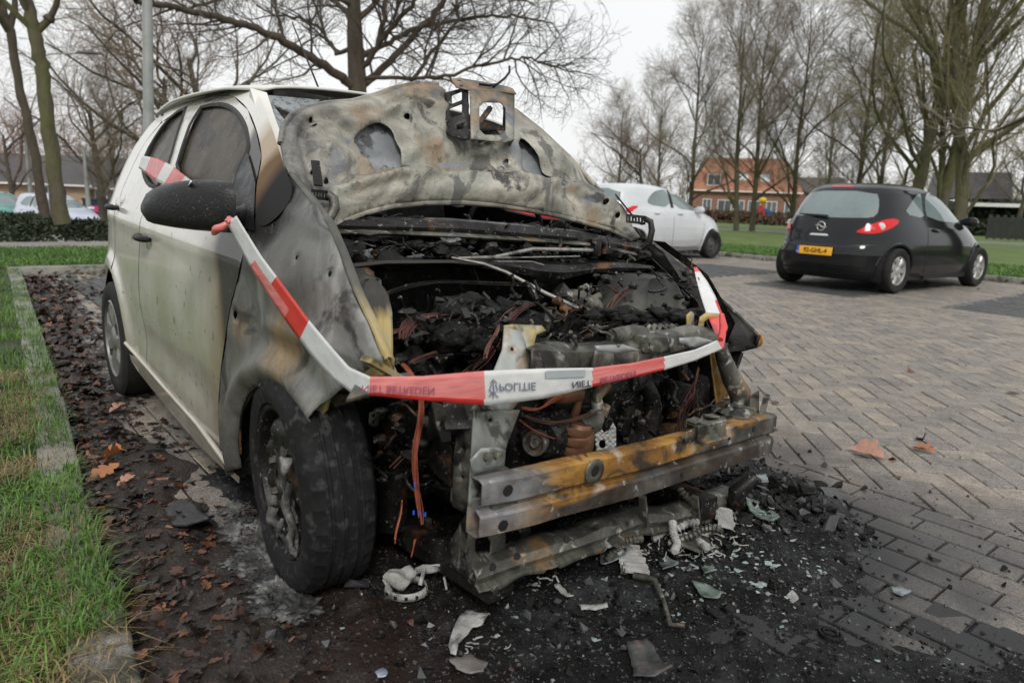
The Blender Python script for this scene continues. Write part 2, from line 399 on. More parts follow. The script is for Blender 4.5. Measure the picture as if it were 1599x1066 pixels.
M_asph = mat('asphalt', [(.3, (.10, .095, .1)), (.7, (.15, .14, .14))], scale=3, rough=(.5, .7), bump=.3, bscale=60)
sheet('cycle_path', [(-60, 24.3), (-21, 31.5), (-8, 36.2), (20, 41), (20, 45), (-8, 40), (-22, 35.5), (-60, 28)], .012, M_asph)
sheet('footpath', [(-11.9, -7), (-11.9, 3), (-14.0, 3), (-14.0, -7)], .005, M_far_pave)
P = [(-18.3, 1.2), (-15.5, 3.4), (-15.5, 12.1), (-60, 12.1), (-60, -14), (-26, -14), (-24, -6), (-22, -.5)]
mb = MB(); vs, fs = tri(P, (), 2.); mb.add([(a, b, terr(a, b)+.012) for a, b in vs], fs); tag(mb.build('road', M_far_pave), kind='structure')
sheet('parking_lane_end', [(-16, 1.6), (-12.4, 1.3), (-12.4, 12.0), (-16, 12.0)], .001, M_far_pave)

# grass blades
M_blade = mat('grass_blades', [(.3, (.03, .085, .008)), (.55, (.075, .175, .015)), (.75, (.14, .25, .03))], scale=2.5, rough=(.4, .6), bump=0, island=[(0, (.5, .55, .5)), (.6, (1, 1, 1)), (1, (1.35, 1.25, .9))])
M_straw = mat('dry_grass_blades', [(.3, (.19, .14, .06)), (.7, (.36, .28, .13))], scale=4, rough=(.5, .7), bump=0, island=[(0, (.45, .45, .45)), (1, (1.1, 1.05, 1))])
def blades(name, mt, n, fn, h0, h1, wd, label, lay=.5):
    mb = MB(); k = 0
    while k < n:
        q = fn()
        if q is None: continue
        x, y, z = q; k += 1; a = rnd.uniform(0, 2*PI); h = rnd.uniform(h0, h1); l = h*rnd.uniform(.1, lay*2); w = wd*rnd.uniform(.6, 1.3)
        d = Vector((math.cos(a), math.sin(a), 0)); s = Vector((-d.y, d.x, 0))*w/2; b = Vector((x, y, z)); m_ = b+d*l*.35+Vector((0, 0, h*.62)); t = b+d*l+Vector((0, 0, h*(1-.25*l/h)))
        mb.add([b-s, b+s, m_+s*.8, m_-s*.8, t], [(0, 1, 2, 3), (3, 2, 4)])
    return tag(mb.build(name, mt, smooth=None), label, 'grass', kind='stuff')
def kerby(x):
    for (x1, y1), (x0, y0) in zip(kl[:-1], kl[1:]):
        if x0 <= x <= x1: return y0+(y1-y0)*(x-x0)/(x1-x0)
    return -1
def near_lawn():
    x = 1.3-rnd.random()**1.7*9.4; k = kerby(x); y = k+.05-rnd.random()**1.25*(.65+.42*max(0, 1-x))
    t = noise.noise(Vector((x*3, y*3, 5)))-(.16 if y > k-.06 and x > -4 else 0)
    t = noise.noise(Vector((x*3, y*3, 5)))
    if t < -.28: return None
    return x, y, (.02+lawnz(x, y)) if y < k-.06 else .062
blades('lawn_grass', M_blade, 62000, near_lawn, .02, .075, .0034, 'green winter grass of the verge left of the burnt car', .9)
def straw():
    x = 1.3-rnd.random()**1.4*4.2; k = kerby(x); y = k+rnd.gauss(-.12, .085)
    if y > k+.07 or (y > k-.2 and noise.noise(Vector((x*2.6, 0, 3))) < -.05-(.5 if x > -.8 else 0)): return None
    return x, y, .05 if y > k-.07 else .045
blades('dry_grass', M_straw, 9000, straw, .02, .07, .0028, 'yellow dry grass hanging over the concrete kerb beside the leaves', 1.6)
def far_lawn():
    x = rnd.uniform(-11.6, -8.4); y = rnd.uniform(-3.2, 1.5); return x, y, .05
blades('lawn_grass', M_blade, 26000, far_lawn, .04, .085, .008, 'bright green grass strip between the paved path and the kerb behind the burnt car', .7)
def r_lawn():
    x = rnd.uniform(-11, 2.2); y = 12.72+.03*(x+7)*.8+rnd.random()**1.8*4; return x, y, .06
blades('lawn_grass', M_blade, 30000, r_lawn, .04, .1, .012, 'green grass verge behind the kerb at the noses of the parked cars', .7)
def joint_moss():
    return None
# ================================================================== TREES
def bark(name, a, b, moss, amt=.8): return mat(name, [(.35, a), (.7, b)], scale=6, detail=8, rough=(.75, .95), bump=.9, bscale=25, bdist=.03, stretch=(1, 1, .35), layers=[dict(color=moss, scale=1.6, lo=.42, hi=.62, amt=amt)])
M_bark_moss = bark('mossy_bark', (.05, .042, .03), (.11, .092, .065), (.085, .095, .02))
M_bark = bark('grey_bark', (.05, .042, .034), (.105, .088, .07), (.06, .06, .03), .5)
M_bark_brown = bark('brown_bark', (.045, .034, .026), (.10, .075, .055), (.05, .05, .022), .4)
M_twig = mat('twigs', [(.3, (.13, .11, .078)), (.7, (.23, .19, .135))], scale=2, rough=(.8, .9), bump=0)
M_twig_o = mat('olive_twigs', [(.3, (.115, .10, .05)), (.7, (.20, .175, .09))], scale=2, rough=(.8, .9), bump=0)
M_twig_r = mat('reddish_twigs', [(.3, (.15, .095, .075)), (.7, (.25, .17, .14))], scale=2, rough=(.8, .9), bump=0)
def limb(mb, p, d, r0, r1, L, n, wob, up, rg, sides):
    pts = [p]; rs = [r0]; d = d.normalized()
    for i in range(n):
        d = (d+Vector((rg.gauss(0, wob), rg.gauss(0, wob), rg.gauss(0, wob)+up))).normalized(); p = p+d*(L/n); pts.append(p); rs.append(r0+(r1-r0)*(i+1)/n)
    mb.tube(pts, rs, sides, cap=False); return pts, rs, d
def branch_all(T, X, pts, rs, lev, K, rg, scale=1):
    """spawn children along a limb. T: trunk mesh builder, X: twig builder"""
    if lev >= K['levels']: return
    P = K['lv'][lev]; n = P['n']
    for k in range(n):
        t = P.get('t0', .25)+(1-P.get('t0', .25))*(k+rg.random())/n; f = t*(len(pts)-1); i = min(int(f), len(pts)-2); q = pts[i].lerp(pts[i+1], f-i); r = rs[i]+(rs[i+1]-rs[i])*(f-i)
        d = (pts[i+1]-pts[i]).normalized(); o = d.orthogonal().normalized(); o = Matrix.Rotation(rg.random()*2*PI, 3, d) @ o
        a = R_(rg.uniform(*P['ang'])); nd_ = d*math.cos(a)+o*math.sin(a); L = P['len']*rg.uniform(.65, 1.2)*scale*(1-P.get('sh', .35)*t)
        r0 = min(r*.75, L*P['rr']); mb = T if lev < K.get('tw', 1) else X
        c, cr, _ = limb(mb, q, nd_, r0, max(r0*.3, K['rmin']*.7), L, P.get('seg', 4), P.get('wob', .12), P.get('up', .05), rg, P.get('sides', 3))
        branch_all(T, X, c, cr, lev+1, K, rg, scale)
def tree_mesh(seed, H, r, K, lean=(0, 0), fork=None):
    rg = random.Random(seed); T = MB(); X = MB(); base = Vector((0, 0, -.15))
    n = 10; d = Vector((lean[0], lean[1], 1)).normalized(); pts = [base, base+Vector((0, 0, .25))]; rs = [r*1.5, r*1.05]; p = pts[-1]
    TH_ = H*K.get('trunk', .92)
    for i in range(n):
        d = (d+Vector((rg.gauss(0, .035), rg.gauss(0, .035), .03))).normalized(); p = p+d*(TH_/n); pts.append(p); rs.append(r*(1-(i+1)/n*(1-K.get('top', .12))))
    T.tube(pts, rs, 9, cap=False); branch_all(T, X, pts, rs, 0, K, rg)
    return T, X
def build_tree(name, T, X, mb_, mt_, loc, label, cat='tree', group=None, rz=0, sc=1):
    e = empty(name, loc, label, cat, group, rz); e.scale = (sc, sc, sc)
    T.build('trunk', mb_, e, smooth=60); X.build('crown', mt_, e, smooth=None); return e
GT = 'bare trees around the car park'
POP = dict(levels=4, tw=1, rmin=.006, lv=[dict(n=20, t0=.14, ang=(22, 46), len=5.2, rr=.014, seg=6, wob=.16, up=.09, sh=.55, sides=5), dict(n=7, t0=.15, ang=(20, 50), len=2.3, rr=.010, seg=4, up=.08), dict(n=9, t0=.1, ang=(20, 55), len=1.2, rr=.008, seg=3, up=.05), dict(n=6, ang=(20, 55), len=.65, rr=.009, seg=2)])
OAK = dict(levels=4, tw=1, rmin=.006, trunk=.55, top=.35, lv=[dict(n=12, t0=.3, ang=(35, 72), len=6.0, rr=.014, seg=7, up=.05, wob=.16, sh=.15, sides=6), dict(n=8, t0=.15, ang=(28, 60), len=2.8, rr=.011, seg=5, up=.05, wob=.16), dict(n=6, t0=.1, ang=(25, 60), len=1.35, rr=.012, seg=3, up=.04), dict(n=4, ang=(20, 60), len=.7, rr=.011, seg=2)])
BIG = dict(levels=4, tw=1, rmin=.006, trunk=.62, top=.4, lv=[dict(n=15, t0=.14, ang=(22, 52), len=9.0, rr=.0125, seg=8, up=.07, wob=.16, sh=.25, sides=6), dict(n=11, t0=.1, ang=(18, 50), len=3.6, rr=.010, seg=5, up=.09, wob=.12), dict(n=7, t0=.1, ang=(20, 50), len=1.8, rr=.008, seg=3, up=.08), dict(n=3, ang=(20, 50), len=.8, rr=.012, seg=2)])
def variants(K, H, r, seeds, bk, tw): return [(tree_mesh(s, H, r, K), bk, tw) for s in seeds]
protos = {}
def plant(key, u, dist, H, label, rz=None, name='bare_tree', group=GT, z=None):
    (TX, bk, tw, H0) = KINDS[key]; p = at(u, dist); p.z = terr(p.x, p.y) if z is None else z; rz = rnd.uniform(0, 6.28) if rz is None else rz
    if key in protos:
        e = copy_tree(protos[key]); e.location = p; e.rotation_euler = (0, 0, rz); tag(e, label)
    else:
        e = build_tree(name, TX[0], TX[1], bk, tw, p, label, group=group, rz=rz); protos[key] = e
    s = H/H0; e.scale = (s, s, s); return e
KINDS = {
 'popA': (tree_mesh(11, 12, .155, POP), M_bark_moss, M_twig, 12.), 'popB': (tree_mesh(23, 12, .155, POP), M_bark_moss, M_twig, 12.),
 'oakA': (tree_mesh(31, 11, .24, OAK), M_bark, M_twig, 10.), 'oakB': (tree_mesh(47, 11, .2, OAK), M_bark_brown, M_twig_r, 10.),
 'big': (tree_mesh(5, 15, .27, BIG), M_bark_moss, M_twig_o, 15.),
}
for a in [('popA', 1078, 44, 11.6, 'bare tree behind the rear end of the white hatchback, left of the red roofed house'),
          ('popB', 1152, 39, 11.2, 'left of the two close bare trunks in front of the red roofed house'),
          ('popA', 1177, 40, 11.8, 'right of the two close bare trunks in front of the red roofed house'),
          ('popB', 1238, 41, 11.6, 'slender mossy bare tree at the right end of the red roofed house'),
          ('popA', 1335, 43, 12.6, 'bare tree behind the left roof edge of the black hatchback'),
          ('popB', 1368, 46, 12.4, 'bare mossy tree behind the middle of the black hatchback roof'),
          ('big', 1425, 34, 14.5, 'broad bare tree, left one of the three big trees behind the black hatchback'),
          ('big', 1462, 36, 16.0, 'broad bare tree, middle of the three big trees behind the black hatchback'),
          ('big', 1500, 31, 14.0, 'broad mossy bare tree, right one of the three behind the black hatchback'),
          ('oakB', 1000, 60, 9.5, 'brown twiggy tree just right of the raised bonnet'),
          ('popB', 1030, 62, 11.0, 'thin bare tree above the roof of the white hatchback'),
          ('popA', 965, 60, 9.6, 'dense brown tree right against the raised bonnet'),
          ('popA', 1290, 66, 13.0, 'faint bare tree between the red roofed house and the black hatchback'),
          ('oakA', 158, 43, 9.2, 'wide bare oak in front of the beige houses at the left'),
          ('oakB', 20, 38, 6.2, 'small bare tree behind the parked cars at the far left'),
          ('oakA', 330, 40, 13.5, 'large bare tree above the roof of the burnt car, right of the near lamp post'),
          ('oakB', 262, 46, 13.0, 'reddish bare tree just right of the near lamp post'),
          ('popB', 186, 40, 6.4, 'thin yellow mossy young tree in front of the beige houses'),
          ('oakA', 1590, 60, 9.0, 'bare tree beyond the shelter at the right edge'),
          ]: plant(*a)
# two near trunks rising out of the shrub bed
def near_trunk(u, dist, r, path, label, top_r):
    e = empty('bare_tree', at(u, dist), label, 'tree', 'near trunks in the shrub bed'); o = e.location.copy(); T = MB(); X = MB(); rg = random.Random(int(u))
    pts = []
    for (pu, pv) in path: p = at(pu, dist); p.z = zat(pu, pv, dist); pts.append(p-o)
    n = len(pts); rs = [r+(top_r-r)*i/(n-1) for i in range(n)]; rs[0] *= 1.1
    P2 = []; R2 = []
    for i in range(n-1):
        for k in range(6): P2.append(pts[i].lerp(pts[i+1], k/6)+Vector((rg.gauss(0, .012), rg.gauss(0, .012), 0))); R2.append((rs[i]+(rs[i+1]-rs[i])*k/6)*rg.uniform(.93, 1.1))
    T.tube(P2, R2, 12, cap=False)
    return e, T, X, pts, rs, rg
K1 = dict(levels=3, tw=1, rmin=.006, lv=[dict(n=6, t0=.05, ang=(20, 50), len=2.4, rr=.02, seg=5, up=.06, sides=5), dict(n=5, ang=(25, 55), len=.9, rr=.014, seg=3), dict(n=3, ang=(20, 50), len=.4, rr=.012, seg=2)])
e, T, X, pts, rs, rg = near_trunk(92, 15.5, .125, [(92, 350), (86, 250), (82, 120), (78, 65), (66, 0), (62, -60)], 'thick mossy bare tree, right of the two in the shrub bed', .095)
b1 = [at(82, 15.5), at(100, 15.5), at(113, 15.3), at(122, 15.1)]
for p, (u, v) in zip(b1, [(82, 48), (94, 32), (106, 12), (116, -20)]): p.z = zat(u, v, 15.4)
b1 = [p-e.location for p in b1]; T.tube(b1, [.07, .055, .045, .03], 8)
T.blob(b1[1]+Vector((0, 0, .02)), (.09, .09, .08), seed=3)
branch_all(T, X, pts[-3:], rs[-3:], 0, K1, rg); branch_all(T, X, b1, [.05, .04, .03, .02], 1, K1, rg)
T.build('trunk', M_bark_moss, e, smooth=60); X.build('crown', M_twig, e, smooth=None)
e, T, X, pts, rs, rg = near_trunk(66, 16.5, .085, [(66, 342), (58, 230), (46, 140), (38, 50), (30, 10), (26, -60)], 'slimmer brown bare tree, left of the two rising from the shrub bed', .06)
b2 = [at(38, 16.5), at(22, 16.3), at(5, 16.2), at(-14, 16)]
for p, v in zip(b2, (48, 25, 5, -16)): p.z = zat(30, v, 16.3)
b2 = [p-e.location for p in b2]; T.tube(b2, [.07, .05, .04, .03], 8)
b3 = [at(38, 16.5), at(50, 16.6), at(54, 16.6)]
for p, v in zip(b3, (50, 15, -30)): p.z = zat(45, v, 16.5)
b3 = [p-e.location for p in b3]; T.tube(b3, [.07, .05, .04], 8)
branch_all(T, X, b2, [.06, .05, .04, .03], 1, K1, rg); branch_all(T, X, b3, [.06, .05, .04], 1, K1, rg); branch_all(T, X, pts[-3:], rs[-3:], 0, K1, rg)
T.build('trunk', M_bark_brown, e, smooth=60); X.build('crown', M_twig, e, smooth=None)
# the big tree above the bonnet: main limbs follow the photograph, with real depth
def bigtree():
    D = 18.; o = at(560, D); e = empty('bare_tree', o, 'large dark bare tree standing right behind the raised bonnet', 'tree'); T = MB(); X = MB(); rg = random.Random(8)
    def P(u, v, dd=0): p = at(u, D+dd); p.z = zat(u, v, D+dd); return p-o
    KT = dict(levels=4, tw=1, rmin=.005, lv=[dict(n=1, ang=(20, 50), len=1, rr=.02), dict(n=12, t0=.12, ang=(30, 68), len=1.9, rr=.016, seg=5, wob=.2, up=.03, sides=4), dict(n=7, t0=.1, ang=(28, 65), len=.95, rr=.011, seg=4, wob=.2), dict(n=5, ang=(25, 65), len=.45, rr=.011, seg=3, wob=.2)])
    def L(path, r0, r1, sub=5, sp=1):
        Q = []; 
        for i in range(len(path)-1):
            for k in range(sub):
                t = k/sub; a, b = path[i], path[i+1]; Q.append(P(a[0]+(b[0]-a[0])*t, a[1]+(b[1]-a[1])*t, a[2]+(b[2]-a[2])*t)+Vector((rg.gauss(0, .02), rg.gauss(0, .02), rg.gauss(0, .015))))
        Q.append(P(*path[-1])); n = len(Q); rs = [r0+(r1-r0)*i/(n-1) for i in range(n)]; T.tube(Q, rs, 8, cap=False)
        for _ in range(sp): branch_all(T, X, Q, rs, 1, KT, rg)
    T.tube([Vector((0, 0, -.2)), Vector((0, 0, .3))]+[P(563, 300), P(560, 200), P(559, 120), P(556, 60), P(555, 0), P(552, -80)], [.4, .30, .25, .23, .22, .19, .15, .12], 12)
    L([(558, 138, 0), (530, 118, -.3), (480, 85, -.8), (440, 60, -1.2), (400, 42, -1.5), (350, 28, -2), (290, 15, -2.4), (230, 5, -3)], .12, .045, sp=2)
    L([(560, 72, 0), (530, 85, .4), (520, 68, .5), (505, 45, .8), (480, 30, 1), (440, 25, 1.3), (410, 10, 1.6)], .06, .02)
    L([(565, 135, 0), (600, 105, .5), (640, 60, 1), (685, 10, 1.6), (700, -40, 2)], .10, .06)
    L([(562, 115, 0), (590, 72, -.4), (600, 30, -.5), (596, -40, -.6)], .075, .05)
    L([(562, 90, 0), (600, 70, .6), (640, 47, 1), (690, 35, 1.4), (740, 27, 1.8), (790, 24, 2.2), (830, 32, 2.5), (850, 36, 2.6)], .075, .018, sp=2)
    L([(590, 70, -.4), (610, 45, -.8), (640, 10, -1), (660, -30, -1.2)], .06, .04)
    L([(640, 128, .5), (665, 90, .8), (700, 45, 1), (712, 30, 1.1), (700, 5, 1.2)], .055, .03)
    L([(560, 122, 0), (620, 122, -.6), (680, 122, -1), (740, 104, -1.4), (790, 92, -1.6), (820, 90, -1.7), (850, 105, -1.8), (885, 98, -2)], .05, .014, sp=2)
    L([(557, 60, 0), (545, 20, .5), (525, 0, .8), (500, -30, 1)], .07, .05)
    L([(560, 30, 0), (600, -10, .5), (680, -25, 1), (760, -10, 1.5), (820, 5, 1.9)], .07, .02)
    L([(556, 10, 0), (500, -20, -.6), (420, -20, -1), (340, 5, -1.6), (290, 20, -2)], .07, .02)
    T.build('trunk', M_bark_brown, e, smooth=60); X.build('crown', mat('dark_twigs', [(.3, (.035, .028, .022)), (.7, (.075, .06, .045))], rough=(.8, .9), bump=0), e, smooth=None)
bigtree()
# branch reaching in from a tree standing right of the frame
def side_tree():
    D = 16; o = at(1850, D); e = empty('bare_tree', o, 'tree outside the right edge whose long dark branch reaches in over the car park', 'tree'); T = MB(); X = MB(); rg = random.Random(77)
    def P(u, v, dd=0): p = at(u, D+dd); p.z = zat(u, v, D+dd); return p-o
    T.tube([Vector((0, 0, -.2)), Vector((0, 0, 2.5)), Vector((0, 0, 7))], [.35, .28, .2], 10)
    path = [Vector((0, 0, 3.6)), P(1760, 130, 0), P(1680, 150, .2), P(1610, 168, .4), P(1570, 186, .5), P(1530, 206, .6), P(1490, 200, .8), P(1455, 205, 1)]; rs = [.12, .09, .07, .05, .04, .028, .018, .01]
    T.tube(path, rs, 6)
    KT = dict(levels=4, tw=0, rmin=.005, lv=[0, dict(n=10, t0=.35, ang=(25, 60), len=1.5, rr=.014, seg=5, wob=.2), dict(n=5, ang=(30, 60), len=.7, rr=.01, seg=3, wob=.2), dict(n=3, ang=(30, 60), len=.35, rr=.01, seg=2)])
    branch_all(T, X, path, rs, 1, KT, rg); T.build('trunk', M_bark_brown, e, smooth=60); X.build('crown', M_twig, e, smooth=None)
side_tree()
# far off wood: many thin stems and twigs read as one mass
def wood(name, u0, u1, d0, d1, n, h0, h1, mt, label, seed):
    rg = random.Random(seed); mb = MB()
    for k in range(n):
        u = rg.uniform(u0, u1); p = at(u, rg.uniform(d0, d1)); p.z = terr(p.x, p.y)-.1; H = rg.uniform(h0, h1)
        a, ar, _ = limb(mb, p, Vector((rg.gauss(0, .08), rg.gauss(0, .08), 1)), .09, .03, H*.9, 4, .05, .02, rg, 3)
        for j in range(16):
            t = rg.uniform(.08, .95); i = min(3, int(t*4)); q = a[i].lerp(a[i+1], t*4-i); an = rg.random()*6.28; b, br, _ = limb(mb, q, Vector((math.cos(an), math.sin(an), rg.uniform(.4, 1.6))), .035, .012, H*rg.uniform(.15, .32), 3, .15, .05, rg, 3)
            for l in range(5):
                an = rg.random()*6.28; limb(mb, b[rg.randint(1, 3)], Vector((math.cos(an), math.sin(an), rg.uniform(.2, 1.5))), .016, .008, H*rg.uniform(.05, .12), 2, .15, .03, rg, 3)
    return tag(mb.build(name, mt, smooth=None), label, 'wood', kind='stuff')
wood('far_wood', 900, 1700, 85, 130, 200, 5, 9, M_twig_o, 'brown mass of far bare woodland along the horizon at the right', 1)
wood('far_wood', -100, 560, 80, 120, 190, 6, 11, M_twig_r, 'reddish brown mass of far bare trees behind the houses at the left', 2)
wood('far_wood', 540, 910, 88, 125, 120, 5, 8, M_twig_o, 'low brown line of far woodland behind the burnt car', 3)
# shrub bed
M_shrub = mat('shrub_leaves', [(.3, (.012, .02, .008)), (.6, (.028, .042, .018)), (.8, (.05, .07, .035))], scale=3, rough=(.5, .7), bump=0, island=[(0, (.5, .5, .5)), (1, (1.5, 1.5, 1.4))])
def shrub(name, C0, rx, ry, H, n, label, mt, leaf=.035, cat='shrub', zb=0, ang=0, flat=.35):
    mb = MB(); rg = random.Random(int(C0[0]*10)+3)
    for k in range(n):
        a = rg.random()*6.28; r = rg.random()**.5; h = H*(1-r**3.2)*(.75+.5*noise.noise(Vector((math.cos(a)*r*rx*1.2, math.sin(a)*r*ry*1.2, 1))))
        x, y = math.cos(a)*r*rx, math.sin(a)*r*ry; z = zb+max(.01, h)*rg.uniform(flat, 1)**.5
        c = Vector((C0[0]+x*math.cos(ang)-y*math.sin(ang), C0[1]+x*math.sin(ang)+y*math.cos(ang), z)); d = Vector((rg.gauss(0, 1), rg.gauss(0, 1), rg.gauss(0.3, .8))).normalized(); s = d.orthogonal().normalized()*leaf*.5
        s = Matrix.Rotation(rg.random()*6.28, 3, d) @ s; t = d*leaf*rg.uniform(.8, 2.2); mb.add([c, c+t*.5+s, c+t, c+t*.5-s], [(0, 1, 2, 3)])
    return tag(mb.build(name, mt, smooth=None), label, cat)
shrub('low_shrub', (-15.0, -.9), 1.1, 2.7, .62, 26000, 'low dark green shrub bed around the two near trunks at the left', M_shrub, .05)
shrub('hedge', at(1585, 62)[:2], 7, 2.5, 2.6, 5000, 'dark round hedge beyond the shelter at the right edge', M_shrub, .3)
shrub('hedge', at(165, 52)[:2], 7, 1.2, 1.0, 5000, 'low brown hedge in front of the beige houses', mat('brown_hedge', [(.3, (.05, .03, .018)), (.7, (.11, .065, .04))], rough=(.7, .9), bump=0), .2, zb=-.9)
shrub('hedge', at(1110, 70)[:2], 9, 1.2, 1.3, 5000, 'low brown hedge before the red roofed house, behind the white hatchback', mat('beech_hedge', [(.3, (.06, .035, .02)), (.7, (.13, .08, .045))], rough=(.7, .9), bump=0), .22)
# ================================================================== LAMPS
M_galv = mat('lamp_steel', [(.3, (.22, .235, .225)), (.7, (.30, .315, .30))], scale=3, rough=(.4, .6), bump=.1, metal=.2, layers=[dict(color=(.12, .14, .09), scale=4, lo=.55, hi=.75, amt=.5)])
M_lampd = mat('lamp_head', [(.3, (.03, .03, .035)), (.7, (.05, .05, .055))], rough=(.4, .6), bump=.05)
def lamp(u, dist, H, r, label, arm=None, z=None, lens=True):
    p = at(u, dist); p.z = terr(p.x, p.y) if z is None else z; e = empty('street_lamp', p, label, 'street lamp', 'street lamps'); mb = MB(); mb.tube([(0, 0, -.1), (0, 0, 1.2), (0, 0, 1.25), (0, 0, H)], [r*1.15, r*1.1, r, r*.7], 16); mb.build('pole', M_galv, e, smooth=50)
    if arm:
        a = Vector(arm); am = MB(); am.tube([(0, 0, H-.15), Vector((0, 0, H))+a*.12, Vector((0, 0, H+.06))+a*.6], [.035, .03, .025], 8); am.build('arm', M_galv, e, smooth=50)
        hd = MB(); q = Vector((0, 0, H+.07)); u_ = a.normalized(); ang = math.atan2(u_.y, u_.x)
        hd.loft([[q+a*t+Matrix.Rotation(ang, 3, 'Z') @ Vector((0, y*w, z_*h)) for y, z_ in ((1, 0), (.7, .7), (0, 1), (-.7, .7), (-1, 0), (-.6, -.5), (.6, -.5))] for t, w, h in ((.55, .03, .03), (.62, .09, .05), (.8, .12, .06), (1., .07, .03))]); hd.build('lamp_head', M_lampd, e, smooth=50)
    return e
side = cR.copy(); side.z = 0; side.normalize()
l_ = lamp(227, 11.5, 6.5, .075, 'thick grey lamp post rising behind the rear window of the burnt car', arm=side*1.2); l_.rotation_euler = Matrix.Rotation(.055, 3, side.cross(Vector((0, 0, 1)))*-1).to_euler()
d1 = 33; lamp(84, d1, zat(100, 84, d1)-terr(*at(84, d1)[:2])-.1, .08, 'street lamp whose thin arm sticks out right of the thick near trunk', arm=side*2.3)
lamp(136, 40, zat(136, 240, 40)+.9, .10, 'pale lamp post in front of the beige houses', arm=side*-1.1)
lamp(47, 42, zat(47, 203, 42)+.9, .10, 'slim lamp post behind the parked cars at the far left', arm=side*.6)
# ================================================================== HOUSES
M_wallbrick = mat('red_brick', [(.3, (.16, .085, .06)), (.7, (.27, .145, .105))], scale=2, rough=(.7, .9), bump=.3, bscale=25)
M_rtile = mat('orange_tiles', [(.3, (.24, .10, .06)), (.7, (.38, .16, .09))], scale=1.5, detail=8, rough=(.6, .8), bump=.6, bscale=8, stretch=(1, 1, 4), bdist=.05, layers=[dict(color=(.18, .13, .07), scale=.8, lo=.5, hi=.7, amt=.5)])
M_dtile = mat('dark_tiles', [(.3, (.045, .042, .045)), (.7, (.075, .07, .07))], scale=2, rough=(.5, .7), bump=.6, bscale=8, stretch=(1, 1, 4), bdist=.05)
M_wt = mat('white_paint', [(.3, (.66, .66, .64)), (.7, (.8, .8, .78))], rough=(.4, .6), bump=0)
M_gl = mat('window_glass', [(.3, (.05, .06, .065)), (.7, (.10, .12, .125))], scale=.5, rough=(.04, .1), bump=0, spec=.8)
M_beige = mat('beige_brick', [(.3, (.30, .21, .14)), (.7, (.42, .31, .22))], scale=2, rough=(.7, .9), bump=.3, bscale=25)
M_green = mat('green_door', [(.3, (.06, .26, .05)), (.7, (.08, .32, .07))], rough=(.4, .6), bump=0)
M_dk = mat('dark_wood', [(.3, (.03, .035, .03)), (.7, (.055, .06, .05))], rough=(.6, .8), bump=.2)
def window(e, x, z, w, h, y=-.02, d=.1, bars=1):
    f = MB(); t = .07
    f.box((x, y-d/2+.03, z+h/2-t/2), (w, d, t)); f.box((x, y-d/2+.03, z-h/2+t/2), (w, d, t))
    for s in (-1, 1): f.box((x+s*(w/2-t/2), y-d/2+.03, z), (t, d, h-2*t))
    for b in range(bars): f.box((x-w/2+w*(b+1)/(bars+1), y-d/2+.035, z), (t*.7, d*.8, h-2*t))
    o = f.build('window', M_wt, e); g = MB(); g.box((x, y+.01, z), (w-2*t, .05, h-2*t)); g.build('pane', M_gl, o); return o
def house(u, dist, w, dp, eave, ridge, label, wall, roof, rz, wins, hip=0, zb=0, overh=.35, skylights=(), chim=None):
    p = at(u, dist); p.z = zb; e = empty('house', p, label, 'house'); e.rotation_euler = (0, 0, rz)
    mb = MB(); g = [(-w/2, 0, 0), (w/2, 0, 0), (w/2, dp, 0), (-w/2, dp, 0)]; t = [(a, b, eave) for a, b, _ in g]
    rr = [(-w/2, dp/2, ridge-.12), (w/2, dp/2, ridge-.12)]
    mb.add(g+t+rr, [(0, 1, 5, 4), (2, 3, 7, 6), (1, 2, 6, 9, 5), (3, 0, 4, 8, 7)]); mb.build('wall', wall, e, smooth=None)
    rb = MB(); o_ = overh; sl = (ridge-eave)/(dp/2)
    for s, y0 in ((1, -o_), (-1, dp+o_)):
        a = Vector((-w/2-o_, y0, eave-sl*o_+.1)); b = Vector((w/2+o_, y0, eave-sl*o_+.1)); c = Vector((w/2+o_-hip, dp/2, ridge+.1)); d = Vector((-w/2-o_+hip, dp/2, ridge+.1)); q = Vector((0, 0, -.14))
        rb.add([a, b, c, d, a+q, b+q, c+q, d+q], [(0, 1, 2, 3), (7, 6, 5, 4), (0, 4, 5, 1), (1, 5, 6, 2), (2, 6, 7, 3), (3, 7, 4, 0)])
    ro = rb.build('roof', roof, e, smooth=None)
    gt = MB(); gt.box((0, -o_-.08, eave-sl*o_+.02), (w+2*o_, .14, .12)); gt.build('gutter', M_wt, ro)
    if chim: cb = MB(); cb.box((chim, dp/2+.3, ridge+.35), (.6, .6, 1.3)); cb.box((chim, dp/2+.3, ridge+1.05), (.72, .72, .12)); cb.build('chimney', wall, ro)
    for (x, z, ww, hh) in wins: window(e, x, z, ww, hh)
    for (x, t_) in skylights:
        s = MB(); y = dp/2*t_; z = eave+(ridge-eave)*t_+.16; ang = math.atan(sl); s.box((x, y, z), (1.0, 1.3, .08), Matrix.Rotation(ang, 3, 'X')); o = s.build('skylight', M_wt, ro)
        g_ = MB(); g_.box((x, y-.03, z+.05), (.8, 1.1, .04), Matrix.Rotation(ang, 3, 'X')); g_.build('pane', mat('sky_glass', [(.3, (.5, .55, .6)), (.7, (.6, .65, .7))], rough=(.05, .1), bump=0), o)
    return e
